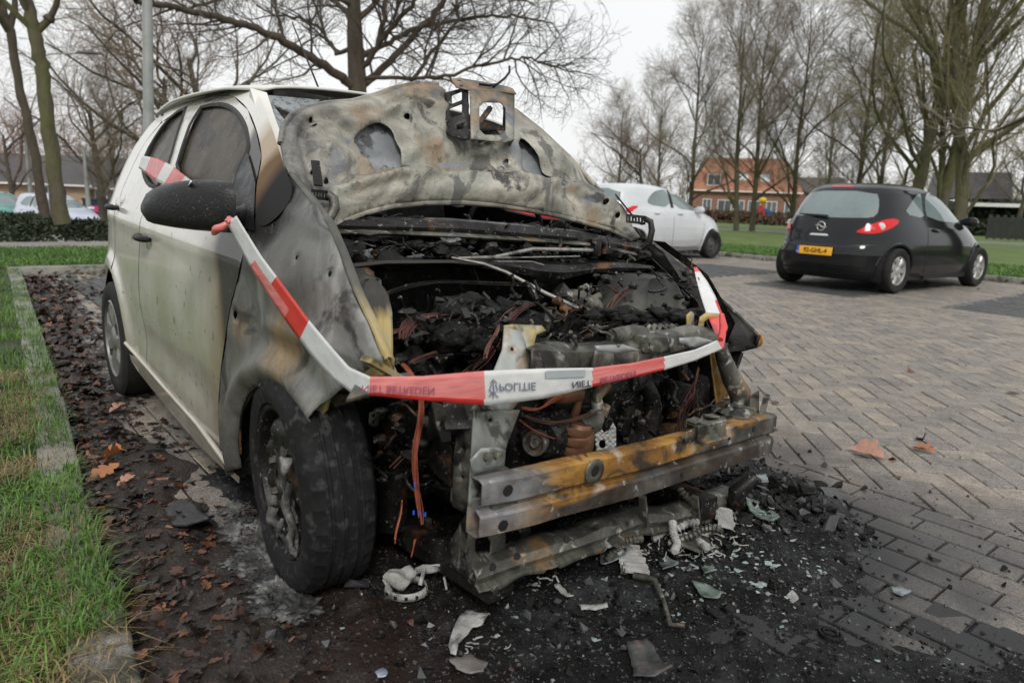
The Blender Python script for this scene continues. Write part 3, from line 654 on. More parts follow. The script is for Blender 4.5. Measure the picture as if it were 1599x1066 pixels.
# facing angle: front wall (local -y) turned to the camera
def face(u): d = at(u, 10)-CAM; return math.atan2(d.y, d.x)-PI/2
D = 86
hs = house(1161, D, 11.8, 9.0, 3.6, 7.3, 'red brick house with orange tiled roof and skylights beyond the lawn', M_wallbrick, M_rtile, face(1161)+.12, [(-4.2, 1.7, 1.0, 1.4), (-2.2, 1.7, 1.6, 1.3), (-.6, 1.7, 1.2, 1.3), (1.1, 1.7, 1.4, 1.3), (3.0, 1.7, 1.2, 1.3), (4.9, 1.5, 1.0, 1.6)], hip=1.6, zb=0, skylights=((-.2, .35), (2.2, .33)), chim=None)
dm = MB(); dm.box((-3.6, 1.2, 4.55), (1.9, 1.6, 1.7)); dm.build('dormer', M_wallbrick, hs); window(hs, -3.6, 4.6, 1.5, 1.3, y=.38)
an = MB(); an.add([(5.9, .6, 0), (10.4, .6, 0), (10.4, .6, 2.0), (5.9, .6, 3.7), (5.9, 5, 0), (10.4, 5, 0), (10.4, 5, 2.0), (5.9, 5, 3.7)], [(0, 1, 2, 3), (1, 5, 6, 2), (5, 4, 7, 6)]); an.build('annex', M_wallbrick, hs, smooth=None)
an = MB(); an.bar((5.6, 2.8, 3.95), (10.9, 2.8, 1.95), 5, .2); an.build('annex_roof', M_dk, hs, smooth=None)
gw = MB(); gw.box((6.02, 4.5, 4.9), (.2, 1.2, 1.6)); gw.build('window', M_wt, hs)
window(hs, 7.0, 1.5, 1.2, 1.6, y=.58); window(hs, 8.9, 1.3, 1.0, 1.5, y=.58)
house(1262, 95, 7, 7, 3, 5.6, 'low grey roofed building behind the right end of the red roofed house', M_wallbrick, M_dtile, face(1262), [(0, 1.6, 1, 1.2)])
house(178, 62, 9, 8, 2.3, 4.5, 'beige brick house with dark tiled roof behind the wide oak', M_beige, M_dtile, face(185)-.1, [(-3.5, 1.4, 1.2, 1.3), (-.5, 1.4, 1.6, 1.3), (3.2, 1.4, 1.3, 1.3)], zb=-1.1)
house(92, 68, 11, 8, 2.3, 4.3, 'low beige house with dark roof seen between the trunks at the left', M_beige, M_dtile, face(95), [(-3.5, 1.4, 1.2, 1.3), (3.2, 1.4, 1.3, 1.3)], zb=-1.1)
house(15, 60, 9, 8, 2.3, 4.2, 'dark roofed house at the far left edge', M_beige, M_dtile, face(15), [(-2.5, 1.4, 1.2, 1.3), (2.2, 1.4, 1.3, 1.3)], zb=-1.0)
# shelter / shed at right
def shelter():
    p = at(1518, 62); e = empty('shelter', p, 'grey roofed shelter with white posts right of the black hatchback', 'shelter', rz=face(1518)); mb = MB()
    mb.add([(-3.2, 0, 2.6), (2.2, 0, 2.6), (2.0, 2, 4.6), (-3.0, 2, 4.6), (-3.2, 4, 2.6), (2.2, 4, 2.6)], [(0, 1, 2, 3), (2, 5, 4, 3), (1, 5, 2), (4, 0, 3)]); mb.build('roof', M_dtile, e, smooth=None)
    mb = MB(); mb.box((-.6, 2, 1.2), (4.8, 3.6, 2.4)); mb.build('wall', M_dk, e, smooth=None)
    mb = MB(); mb.box((1.6, -1.0, 2.15), (5.0, 2.2, .25)); mb.build('canopy', M_wt, e)
    for x in (3.2, -.4):
        mb = MB(); mb.box((x, -1.9, 1.0), (.18, .18, 2.05)); mb.build('post', M_wt, e)
    window(e, .7, 1.3, 1.2, 1.4, y=.18)
shelter()
def greendoors():
    p = at(1572, 70); e = empty('garden_shed', p, 'dark shed with bright green doors at the right edge', 'shed', rz=face(1572)); mb = MB(); mb.box((0, 1.5, 1.3), (7, 3, 2.6)); mb.build('wall', M_dk, e); mb = MB(); mb.box((0, 1.5, 2.7), (7.4, 3.4, .2)); mb.build('roof', M_dtile, e)
    for x in (-1.1, .1):
        mb = MB(); mb.box((x, -.03, 1.05), (.95, .08, 2.0)); mb.build('door', M_green, e)
greendoors()
def slat_fence(u0, u1, dist, h, label, n, m, z=0):
    a, b = at(u0, dist), at(u1, dist); a.z = b.z = z; mid = (a+b)/2; e = empty('fence', mid, label, 'fence'); mb = MB()
    for zz in (.3, h*.6, h-.08): mb.bar(a-mid+Vector((0, 0, zz)), b-mid+Vector((0, 0, zz)), .05, .09)
    for k in range(n*8): q = a.lerp(b, k/(n*8))-mid; mb.box(q+Vector((0, 0, h/2)), (.06, .06, h-.1))
    mb.build('rails', m, e, smooth=None)
    for k in range(n+1):
        q = a.lerp(b, k/n)-mid; pb = MB(); pb.box(q+Vector((0, 0, h/2+.05)), (.12, .12, h+.1)); pb.build('post', m, e, smooth=None)
slat_fence(1105, 1275, 74, 1.15, 'brown slatted fence in front of the red roofed house and the slide', 12, M_bark_brown)
slat_fence(1545, 1640, 50, 1.3, 'dark mesh fence at the right edge beyond the lawn', 8, M_dk)
slat_fence(115, 225, 50, .9, 'low wooden fence in front of the beige houses', 8, M_bark_brown, z=-.85)
def slide():
    cr_ = [mat(n, [(.3, c), (.7, c)], rough=(.3, .5), bump=0) for n, c in (('red_plastic', (.55, .03, .02)), ('blue_plastic', (.02, .12, .42)), ('yellow_plastic', (.75, .5, .02)))]
    D = 70; p = at(1190, D); e = empty('playground_slide', p, 'small playground slide, red tower with yellow top and blue chute', 'slide', rz=face(1190)); k = 2.6/2.5
    mb = MB(); mb.bar((-.75, 0, 0), (-.15, 0, 1.7), .7, .25); mb.bar((.35, 0, .5), (-.1, 0, 1.6), .7, .2); mb.build('ladder', cr_[0], e)
    mb = MB(); mb.blob((-.05, 0, 2.15), (.36, .36, .3), amp=0); mb.build('tower_top', cr_[2], e)
    mb = MB(); mb.bar((.15, 0, 1.35), (1.3, 0, .3), .6, .12); mb.bar((.15, -.3, 1.45), (1.3, -.3, .4), .06, .2); mb.bar((1.3, 0, .3), (1.9, 0, .2), .6, .12); mb.build('chute', cr_[1], e)
slide()
def bin_():
    p = at(147, 47); p.z = -.85; e = empty('wheelie_bin', p, 'dark blue container with a pink sticker by the pale lamp post', 'bin', rz=face(147)); mb = MB(); mb.loft([[(a*w, b*w*.7+.3, z) for a, b in ((-.5, -.5), (.5, -.5), (.5, .5), (-.5, .5))] for z, w in ((0, 1.0), (1.2, 1.25))]); mb.build('body', mat('bin_blue', [(.3, (.02, .03, .06)), (.7, (.03, .04, .08))], rough=(.4, .6), bump=0), e)
    mb = MB(); mb.box((0, .28, 1.25), (1.35, .95, .1)); mb.build('lid', M_lampd, e); mb = MB(); mb.box((-.05, -.13, .7), (.36, .03, .36), Matrix.Rotation(.12, 3, 'X')); mb.build('sticker', mat('pink', [(.3, (.7, .05, .2)), (.7, (.7, .06, .2))], bump=0), e)
bin_()
# ================================================================== PARKED CARS (body lofted in horizontal slices)
def lerp_tab(tab, z):
    if z <= tab[0][0]: return tab[0][1:]
    for a, b in zip(tab[:-1], tab[1:]):
        if z <= b[0]:
            t = (z-a[0])/(b[0]-a[0]); return tuple(a[i]+(b[i]-a[i])*t for i in range(1, len(a)))
    return tab[-1][1:]
class Hatch:
    """local frame: x forward from the rear bumper, y left, z up. slices: z, rear x, front x, half width, rear roundness, front roundness"""
    def __init__(s, slices, axles, rw, tr): s.t = slices; s.ax = axles; s.rw = rw; s.tr = tr
    def outl(s, z, n=300):
        xr, xf, w, nr, nf = lerp_tab(s.t, z); cx = (xr+xf)/2; P = []
        for k in range(n):
            a = 2*PI*k/n; c, si = math.cos(a), math.sin(a); e = nf if c > 0 else nr; h = xf-cx
            P.append((cx+h*math.copysign(abs(c)**(2/e), c), w*math.copysign(abs(si)**(2/e), si), z))
        return P
    def ys(s, x, z):
        xr, xf, w, nr, nf = lerp_tab(s.t, z); cx = (xr+xf)/2; h = (xf-xr)/2; q = min(.999, abs((x-cx)/h)); e = nf if x > cx else nr; return w*(1-q**e)**(1/e)
    def xb(s, y, z, off=0):
        xr, xf, w, nr, nf = lerp_tab(s.t, z); cx = (xr+xf)/2; h = (xf-xr)/2; q = min(.999, abs(y/w)); return cx-h*(1-q**nr)**(1/nr)-off
    def bp(s, y, z, off):
        e = .004; x = s.xb(y, z); x2 = s.xb(min(abs(y)+e, .999*lerp_tab(s.t, z)[2]), z); m = (x2-x)/e; n = Vector((-1, m if y >= 0 else -m, 0)).normalized(); return Vector((x, y, z))+n*off
    def xfr(s, y, z, off=0):
        xr, xf, w, nr, nf = lerp_tab(s.t, z); cx = (xr+xf)/2; h = (xf-xr)/2; q = min(.999, abs(y/w)); return cx+h*(1-q**nf)**(1/nf)+off
    def body(s, paint, par, zs):
        mb = MB(); n = 300; R = [s.outl(z, n) for z in zs]; vs = [p for q in R for p in q]; fs = []
        for i in range(len(R)-1):
            for k in range(n):
                f = (i*n+k, i*n+(k+1) % n, (i+1)*n+(k+1) % n, (i+1)*n+k); c = [sum(vs[j][a] for j in f)/4 for a in range(3)]
                if abs(c[1]) > .45 and any(math.hypot(c[0]-ax, c[2]-s.rw) < s.rw*1.13 for ax in s.ax): continue
                fs.append(f)
        mb.add(vs, fs)
        c = R[-1]; cc = (sum(p[0] for p in c)/n, 0, zs[-1]+.012); b = len(mb.v)
        inner = [(cc[0]+(p[0]-cc[0])*.5, p[1]*.5, zs[-1]+.009) for p in c]; mb.v += inner; mb.v.append(cc); o = (len(R)-1)*n
        for k in range(n): mb.f.append((o+k, o+(k+1) % n, b+(k+1) % n, b+k)); mb.f.append((b+k, b+(k+1) % n, b+n)); mb.m += [0, 0]
        return mb.build('body', paint, par, smooth=32)
    def side(s, name, poly, m, par, off=.004, sides=(-1, 1), step=.06, k=2, holes=()):
        P = smooth_poly(poly, k) if k else poly
        return [panel(name, P, lambda x, z, g=g: Vector((x, g*(s.ys(x, z)+off), z)), m, par, step=step, flip=(g > 0), holes=holes) for g in sides]
    def back(s, name, poly, m, par, off=.004, step=.06, k=2, sides=(1,), bulge=0):
        P = smooth_poly(poly, k) if k else poly
        return [panel(name, P, lambda y, z, g=g: s.bp(g*y, z, off), m, par, step=step, flip=(g > 0)) for g in sides]
    def front(s, name, poly, m, par, off=.004, step=.06, k=2, sides=(1,)):
        P = smooth_poly(poly, k) if k else poly
        return [panel(name, P, lambda y, z, g=g: Vector((s.xfr(y, z, off), g*y, z)), m, par, step=step, flip=(g < 0)) for g in sides]
    def arches(s, m, par):
        for ax in s.ax:
            for g in (-1, 1):
                mb = MB(); P = []; Q = []
                for k in range(21):
                    a = PI*(-.12+1.24*k/20); r = s.rw*1.155; x, z = ax+r*math.cos(a), s.rw+r*math.sin(a); y = s.ys(x, max(z, .2))
                    P.append(Vector((x, g*(y-.004), z)))
                mb.tube(P, .026, 6); mb.build('wheel_arch', m, par, smooth=50)
                lb = MB(); rg = []
                for d in (.02, .34): rg.append([Vector((ax+s.rw*1.15*math.cos(PI*(-.15+1.3*k/20)), g*(s.ys(ax, .5)-d), s.rw+s.rw*1.15*math.sin(PI*(-.15+1.3*k/20)))) for k in range(21)])
                lb.loft(rg, closed=False, cap=False); lb.build('wheel_liner', M_tyre, par)
    def wheels(s, rimfn, par):
        for ax in s.ax:
            for g in (-1, 1):
                w = bpy.data.objects.new('wheel', None); C.objects.link(w); w.parent = par; w.location = (ax, g*(s.tr/2), s.rw); w.empty_display_size = .1
                mb = MB(); r = s.rw; h = .098; mb.lathe([(r*.64, -h*.8), (r*.72, -h), (r*.93, -h), (r*.985, -h*.82), (r, -h*.5), (r, h*.5), (r*.985, h*.82), (r*.93, h), (r*.72, h), (r*.64, h*.8)], axis=(0, g, 0), n=40)
                mb.build('tyre', M_tyre, w, smooth=40)
                rimfn(w, r, g)
M_tyre = mat('tyre_rubber', [(.3, (.014, .014, .014)), (.7, (.026, .026, .025))], scale=20, rough=(.6, .85), bump=.2, bscale=200, spec=.15)
M_hub = mat('silver_wheel', [(.3, (.38, .38, .37)), (.7, (.5, .5, .48))], scale=30, rough=(.25, .4), metal=.6, bump=0, layers=[dict(color=(.12, .08, .05), scale=12, lo=.55, hi=.75, amt=.6)])
M_hubd = mat('dark_wheel', [(.3, (.05, .05, .052)), (.7, (.10, .10, .10))], scale=12, rough=(.35, .6), metal=.4, bump=.1)
M_blackp = mat('black_plastic', [(.3, (.010, .010, .011)), (.7, (.018, .018, .019))], scale=20, rough=(.35, .5), bump=.05, spec=.2)
M_cglass = mat('car_glass', [(.3, (.10, .135, .135)), (.7, (.19, .24, .24))], scale=1, rough=(.02, .05), bump=0, spec=1)  # pale teal base has the sky's reflection put into the colour
def paint(n, a, b, dirt=(.1, .09, .07), metal=.0, amt=.35, ro=(.12, .22), spec=.4, coat=.3): return mat(n, [(.35, a), (.65, b)], scale=1.5, rough=ro, metal=metal, bump=.02, bscale=300, coat=coat, spec=spec, layers=[dict(color=dirt, scale=5, axis=((0, 0, -1), -.55, -.12, .3), rough=.6, amt=amt)])
M_pblack = paint('black_paint', (.006, .0065, .008), (.010, .011, .013), dirt=(.02, .018, .016), spec=.3, coat=.2, ro=(.05, .1))
M_pwhite = paint('white_car_paint', (.50, .52, .54), (.58, .60, .62), amt=.4)
M_pred = paint('red_paint', (.5, .015, .015), (.6, .02, .018))
M_pgreen = paint('teal_paint', (.05, .20, .18), (.07, .25, .22))
M_redl = mat('red_lens', [(.3, (.50, .008, .012)), (.7, (.62, .012, .018))], scale=14, rough=(.12, .2), bump=0, coat=.1, spec=.35)
M_clearl = mat('clear_lens', [(.3, (.6, .58, .56)), (.7, (.75, .72, .7))], rough=(.05, .1), bump=0, coat=.8)
M_orange = mat('plate_yellow', [(.3, (.78, .38, .01)), (.7, (.82, .42, .015))], rough=(.35, .45), bump=0)
M_euro = mat('plate_blue', [(.3, (.02, .09, .5)), (.7, (.02, .10, .55))], rough=(.35, .45), bump=0)
M_ink = mat('ink', [(.3, (.01, .01, .01)), (.7, (.015, .015, .015))], rough=(.4, .5), bump=0)
M_chrome = mat('chrome', [(.3, (.6, .6, .6)), (.7, (.7, .7, .7))], rough=(.12, .25), metal=.9, bump=0)
def rim_spoke(ns, m, plate=False):
    def fn(w, r, g):
        mb = MB(); R = r*.66; mb.lathe([(R, .02), (R, .075), (R*.95, .085), (R*.9, .06), (R*.88, -.04), (0.02, -.045)], axis=(0, g, 0), n=40); o = mb.build('rim', m, w, smooth=40)
        sp = MB()
        for k in range(ns):
            a = 2*PI*k/ns; d = Vector((math.cos(a), 0, math.sin(a))); t = Vector((-math.sin(a), 0, math.cos(a)))
            sp.loft([[d*(R*q)+t*(wd*sx)+Vector((0, g*(h+hh), 0)) for sx, hh in ((-1, -.012), (-.7, .01), (.7, .01), (1, -.012))] for q, wd, h in ((.2, .045, .06), (.6, .03, .075), (.93, .055, .065))])
        sp.lathe([(0, .085), (.035, .084), (.06, .075), (.075, .05)], axis=(0, g, 0), n=24); sp.build('hubcap', m, o, smooth=40)
    return fn
def rim_steel(m):
    def fn(w, r, g):
        mb = MB(); R = r*.66; mb.lathe([(R, .0), (R, .075), (R*.95, .08), (R*.9, .05), (R*.85, .02), (R*.7, .035), (R*.55, .05), (R*.4, .04), (R*.32, .055), (R*.1, .06), (0, .06)], axis=(0, g, 0), n=40); mb.build('rim', m, w, smooth=40)
    return fn
def mirror(H, par, x, z, m, sz=1.):
    for g in (-1, 1):
        y = H.ys(x, z); mb = MB(); mb.loft([[Vector((x+a*.1*sz*q-.02, g*(y+t), z+.03+b*.075*sz*q)) for a, b in ((.8, -.6), (1, 0), (.7, .7), (0, 1), (-.5, .9), (-.6, 0), (-.5, -.8), (.1, -1))] for t, q in ((-.02, .3), (.05, .75), (.1, 1), (.19, .95), (.22, .5))]); mb.build('mirror', m, par, smooth=50)
def place(root, p, heading): root.location = p; root.rotation_euler = (0, 0, heading)

# --- black three door hatchback (parked, nose to the kerb)
SC = [(.16, .16, 3.80, .74, 4.5, 3.2), (.24, .07, 3.90, .80, 4.2, 3.0), (.36, .02, 3.96, .838, 4.0, 2.8), (.50, .00, 3.985, .852, 3.9, 2.7), (.58, .01, 3.98, .856, 3.8, 2.6), (.64, .045, 3.94, .855, 3.8, 2.6), (.70, .06, 3.86, .852, 3.8, 2.6), (.76, .07, 3.74, .846, 3.8, 2.6), (.82, .085, 3.58, .836, 3.8, 2.7), (.88, .11, 3.38, .82, 3.7, 3.0), (.93, .13, 3.14, .80, 3.6, 3.4), (.97, .15, 2.98, .785, 3.5, 3.6), (1.05, .20, 2.84, .755, 3.5, 3.6), (1.15, .27, 2.66, .72, 3.6, 3.6), (1.25, .35, 2.47, .68, 3.6, 3.6), (1.33, .42, 2.28, .645, 3.6, 3.5), (1.39, .48, 2.08, .61, 3.4, 3.2), (1.43, .56, 1.88, .56, 3.2, 3.0), (1.455, .68, 1.70, .50, 3.0, 2.8), (1.472, .85, 1.5, .40, 2.6, 2.4)]
ZS = [.16+.02*k for k in range(57)]+[1.30+.015*k for k in range(9)]+[1.435, 1.45, 1.46, 1.472]
HC = Hatch(SC, (.68, 3.19), .305, 1.50)
bc = empty('black_hatchback', (0, 0, 0), 'black three door hatchback with yellow number plate, parked nose to the lawn', 'car')
bodyc = HC.body(M_pblack, bc, ZS); HC.arches(M_pblack, bc); HC.wheels(rim_spoke(7, M_hub), bc)
HC.side('door_window', [(1.42, 1.00), (2.88, .945), (2.90, .97), (2.72, 1.08), (2.35, 1.28), (2.1, 1.375), (1.75, 1.385), (1.56, 1.36), (1.40, 1.18)], M_cglass, bc, k=1)
HC.side('rear_side_window', [(.82, 1.065), (1.33, 1.01), (1.33, 1.16), (1.42, 1.34), (1.30, 1.345), (1.05, 1.22)], M_cglass, bc, k=1)
HC.side('pillar_trim', [(1.345, 1.00), (1.40, .995), (1.39, 1.18), (1.55, 1.365), (1.44, 1.355), (1.345, 1.16)], M_blackp, bc, k=0)
for g in (-1, 1):      # door seam and sill
    mb = MB(); pth = [(1.38, 1.0), (1.36, .8), (1.37, .5), (1.42, .28), (1.5, .235), (2.65, .235), (2.8, .3), (2.84, .5), (2.86, .9)]
    mb.tube([Vector((x, g*(HC.ys(x, z)-.001), z)) for x, z in smooth_poly(pth, 2, False)], .005, 4); mb.build('door_seam', M_ink, bc)
    mb = MB(); y = HC.ys(1.55, .86); mb.tube([Vector((1.5+.18*t/6, g*(y+.012+.018*math.sin(PI*t/6)), .86-.004*t)) for t in range(7)], .014, 6); mb.build('door_handle', M_pblack, bc, smooth=60)
    mb = MB(); mb.bar((1.0, g*(HC.ys(1.5, .22)-.02), .2), (2.85, g*(HC.ys(2.5, .22)-.02), .2), .05, .07); mb.build('sill', M_blackp, bc)
HC.back('rear_window', [(-.60, 1.02), (-.5, .985), (.5, .985), (.60, 1.02), (.56, 1.2), (.47, 1.35), (-.47, 1.35), (-.56, 1.2)], M_cglass, bc, k=1)
HC.back('tail_light', [(.47, .80), (.55, .79), (.66, .79), (.735, .86), (.748, .95), (.72, 1.0), (.67, .985), (.60, .92), (.5, .84)], M_redl, bc, sides=(-1, 1), off=.014, k=1, step=.018)
for g in (-1, 1):
    mb = MB(); y = .675; x = HC.xb(y, .885, .016); mb.lathe([(0, .012), (.03, .014), (.048, .006), (.055, -.01)], c=(x, g*y, .885), axis=(-1, g*.45, 0), n=20); mb.build('reversing_light', M_clearl, bc)
mb = MB()
for k in range(11): pass
HC.back('bumper_crease', [(-.83, .505), (.83, .505), (.83, .525), (-.83, .525)], M_pblack, bc, off=.02, k=0)
HC.back('bumper_lower', [(-.84, .17), (.84, .17), (.80, .26), (.3, .30), (-.3, .30), (-.80, .26)], M_blackp, bc, off=.006, k=0)
HC.back('tailgate_seam', [(-.80, .66), (-.4, .60), (.4, .60), (.80, .66), (.80, .674), (.4, .614), (-.4, .614), (-.80, .674)], M_ink, bc, off=.001, k=0, step=.03)
HC.back('handle_recess', [(-.14, .735), (.14, .735), (.12, .76), (-.12, .76)], M_chrome, bc, off=.012, k=0)
HC.back('number_plate', [(-.26, .475), (.26, .475), (.26, .585), (-.26, .585)], M_orange, bc, off=.026, k=0)
HC.back('plate_band', [(.225, .475), (.26, .475), (.26, .585), (.225, .585)], M_euro, bc, off=.028, k=0)
vs, fs = text_mesh('92-GHL-4', .098); mb = MB(); mb.add([Vector((HC.xb(0, .53, .032), -(v.x*.86+.018), v.y*.92+.53)) for v in vs], fs); mb.build('plate_number', M_ink, bc)
vs, fs = text_mesh('NL', .03); mb = MB(); mb.add([Vector((HC.xb(0, .53, .033), -(v.x-.243), v.y+.5)) for v in vs], fs); mb.build('plate_country', M_clearl, bc)
mb = MB(); ce = Vector((HC.xb(0, .86, .018), 0, .86)); mb.tube([ce+Vector((0, .058*math.cos(2*PI*k/24), .058*math.sin(2*PI*k/24))) for k in range(24)], .009, 6, closed=True)
mb.tube([ce+Vector((0, .085, .012)), ce+Vector((0, .02, .012)), ce+Vector((0, -.02, -.012)), ce+Vector((0, -.085, -.012))], [.004, .011, .011, .004], 6); mb.build('emblem', M_chrome, bc, smooth=50)
mb = MB(); mb.tube([Vector((HC.xb(-.02, .99, .02), -.04, .99)), Vector((HC.xb(.1, 1.02, .03), .14, 1.005)), Vector((HC.xb(.3, 1.03, .025), .40, 1.02))], [.028, .018, .008], 6); mb.build('rear_wiper', M_blackp, bc)
for y0 in (.56, -.62):
    mb = MB(); mb.box((HC.xb(abs(y0), .82, .01), y0, .885 if y0 > 0 else .86), (.006, .1, .014), Matrix.Rotation(.25 if y0 > 0 else -.25, 3, 'Z')); mb.build('badge', M_chrome, bc)
HC.back('brake_light', [(-.16, 1.405), (.16, 1.405), (.15, 1.425), (-.15, 1.425)], M_redl, bc, off=.01, k=0)
HC.front('windscreen', [(-.66, .99), (.66, .99), (.55, 1.36), (-.55, 1.36)], M_cglass, bc, k=1)
HC.front('headlight', [(.5, .66), (.74, .68), (.70, .80), (.5, .74)], M_clearl, bc, sides=(-1, 1), k=1)
mirror(HC, bc, 2.72, .95, M_pblack)
mb = MB(); mb.tube([(.92, 0, 1.46), (.78, 0, 1.52)], [.006, .004], 5); mb.build('aerial', M_blackp, bc)
A_ = gp(1395, 457); A_ = Vector((-2.60, 8.62, 0)); place(bc, (-3.30, 7.95, 0), R_(86.2))

# --- white hatchback
SW = [(.18, .12, 3.72, .72, 4.5, 3.2), (.26, .05, 3.80, .79, 4.2, 3.0), (.40, .01, 3.87, .83, 4.0, 2.8), (.55, .00, 3.89, .842, 3.9, 2.7), (.66, .02, 3.86, .845, 3.8, 2.6), (.74, .04, 3.78, .842, 3.8, 2.6), (.82, .06, 3.66, .836, 3.8, 2.7), (.88, .08, 3.50, .825, 3.8, 2.8), (.94, .10, 3.26, .81, 3.7, 3.0), (.99, .12, 2.98, .79, 3.6, 3.4), (1.04, .15, 2.84, .765, 3.5, 3.6), (1.12, .20, 2.66, .735, 3.6, 3.6), (1.22, .26, 2.46, .695, 3.6, 3.6), (1.32, .32, 2.24, .66, 3.6, 3.5), (1.40, .37, 2.02, .625, 3.4, 3.2), (1.45, .43, 1.8, .58, 3.2, 3.0), (1.475, .55, 1.62, .51, 3.0, 2.8), (1.49, .75, 1.4, .41, 2.6, 2.4)]
HW = Hatch(SW, (.66, 3.10), .30, 1.47)
def simple_car(H, P, name, label, rim, group=None, tl=True):
    e = empty(name, (0, 0, 0), label, 'car', group); H.body(P, e, [.18+.02*k for k in range(64)]+[1.455, 1.465, 1.475, 1.483, 1.49]); H.arches(P, e); H.wheels(rim, e)
    H.side('rear_door_window', [(.98, 1.09), (1.66, 1.045), (1.66, 1.39), (1.45, 1.395), (1.22, 1.34), (1.02, 1.2)], M_cglass, e, k=1)
    H.side('front_door_window', [(1.76, 1.04), (2.68, .99), (2.72, 1.02), (2.5, 1.16), (2.15, 1.33), (1.95, 1.39), (1.76, 1.395)], M_cglass, e, k=1)
    H.side('pillar_trim', [(1.665, 1.045), (1.755, 1.04), (1.755, 1.395), (1.665, 1.39)], M_blackp, e, k=0)
    H.back('rear_window', [(-.58, 1.08), (.58, 1.08), (.5, 1.38), (-.5, 1.38)], M_cglass, e, k=1)
    H.front('windscreen', [(-.66, 1.04), (.66, 1.04), (.56, 1.38), (-.56, 1.38)], M_cglass, e, k=1)
    H.back('tail_light', [(.68, .93), (.74, .92), (.735, 1.06), (.69, 1.05)], M_redl, e, sides=(-1, 1), off=.010, k=1, step=.02)
    H.front('headlight', [(.5, .70), (.76, .70), (.72, .84), (.5, .78)], M_clearl, e, sides=(-1, 1), k=1)
    H.front('grille', [(-.45, .52), (.45, .52), (.5, .66), (-.5, .66)], M_blackp, e, k=1)
    for g in (-1, 1):
        for pth in ([(1.72, 1.04), (1.71, .6), (1.73, .3), (1.8, .25), (2.62, .25), (2.74, .4), (2.76, .95)], [(1.70, .3), (1.6, .25), (1.15, .25), (.98, .5), (.95, .9)]):
            mb = MB(); mb.tube([Vector((x, g*(H.ys(x, z)-.001), z)) for x, z in smooth_poly(pth, 2, False)], .005, 4); mb.build('door_seam', M_ink, e)
        for x in (1.84, 1.12):
            mb = MB(); y = H.ys(x, .93); mb.tube([Vector((x+.16*t/6, g*(y+.012+.018*math.sin(PI*t/6)), .93)) for t in range(7)], .013, 6); mb.build('door_handle', P, e, smooth=60)
        mb = MB(); mb.tube([Vector((x, g*(H.ys(x, .84)+.001), .84-.02*(x-.9))) for x in (1.0, 1.5, 2., 2.5, 3.0)], .006, 4); mb.build('crease', P, e)
    mirror(H, e, 2.52, .99, P); return e
wc = simple_car(HW, M_pwhite, 'white_hatchback', 'white hatchback with dark steel wheels, parked behind the raised bonnet of the burnt car', rim_steel(M_hubd))
place(wc, (-8.32, 8.45, 0), R_(89))
rc = simple_car(HW, M_pred, 'red_hatchback', 'bright red car seen through the burnt car, below the raised bonnet', rim_spoke(7, M_hub)); place(rc, (-11.0, 8.4, 0), R_(90))
lw = simple_car(HW, paint('light_blue_white', (.42, .46, .55), (.48, .52, .6)), 'white_car', 'pale bluish white car behind the two near trunks at the left', rim_steel(M_hubd))
p = at(52, 29); place(lw, (p.x-2, p.y, -.72), R_(20))
lt = simple_car(HW, M_pgreen, 'teal_car', 'teal car at the left edge, left of the pale bluish white car', rim_steel(M_hubd)); p = at(-38, 33); place(lt, (p.x-2, p.y, -.74), R_(20))
l2 = simple_car(HW, M_pwhite, 'small_white_car', 'small white car on the road just left of the burnt car', rim_steel(M_hubd)); p = at(222, 36); place(l2, (p.x, p.y, -.75), R_(20))
# ================================================================== THE BURNT CAR
def proj(P):
    d = P-CAM; z = d.dot(cF); return 799.5+FPX*d.dot(cR)/z, 533-FPX*d.dot(cU)/z
def lproj(P): return proj(TM @ P)
def cat_tab(tab, x):
    if x <= tab[0][0]: return tab[0][1]
    if x >= tab[-1][0]: return tab[-1][1]
    for i in range(len(tab)-1):
        if x <= tab[i+1][0]:
            p0 = tab[max(i-1, 0)]; p1 = tab[i]; p2 = tab[i+1]; p3 = tab[min(i+2, len(tab)-1)]; h = p2[0]-p1[0]; t = (x-p1[0])/h
            m1 = (p2[1]-p0[1])/(p2[0]-p0[0])*h; m2 = (p3[1]-p1[1])/(p3[0]-p1[0])*h
            return (2*t**3-3*t*t+1)*p1[1]+(t**3-2*t*t+t)*m1+(-2*t**3+3*t*t)*p2[1]+(t**3-t*t)*m2
PZ = [(.15, .94), (.25, .962), (.35, .98), (.6, 1.0), (.75, 1.0), (.9, .985), (1.0, .955), (1.06, .925), (1.15, .875), (1.25, .815), (1.33, .76), (1.40, .69), (1.45, .60)]
BX = [(-2.80, .60), (-2.7, .69), (-2.55, .752), (-2.3, .785), (-1.6, .80), (-.9, .803), (-.45, .80), (-.1, .795), (.15, .765), (.35, .71), (.5, .64)]
def WW(x, z):
    w = cat_tab(BX, x)*cat_tab(PZ, z)
    w += .010*math.exp(-((z-.90)/.045)**2)*(1 if x < -.3 else max(0, 1-(x+.3)/.5))       # shoulder crease
    w -= .016*math.exp(-((z-.42)/.10)**2)*max(0, min(1, (-.62-x)/.2))*max(0, min(1, (x+1.95)/.2))       # scooped lower door
    for ax in (-2.29, -.13):
        d = math.hypot(x-ax, z-.30); w += .020*math.exp(-((d-.36)/.045)**2)*(1 if z > .25 else 0)
    return w
def sp(u, v):
    o, d = lray(u, v); y = -.8
    for _ in range(12): P = o+d*((y-o.y)/d.y); y = .5*y-.5*WW(P.x, P.z)
    P = o+d*((y-o.y)/d.y); return P
def spxz(L): return [(p.x, p.z) for p in (sp(u, v) for u, v in L)]
XR = [(.15, -2.66), (.25, -2.72), (.5, -2.78), (.9, -2.75), (1.0, -2.69), (1.2, -2.48), (1.36, -2.26), (1.43, -2.1)]

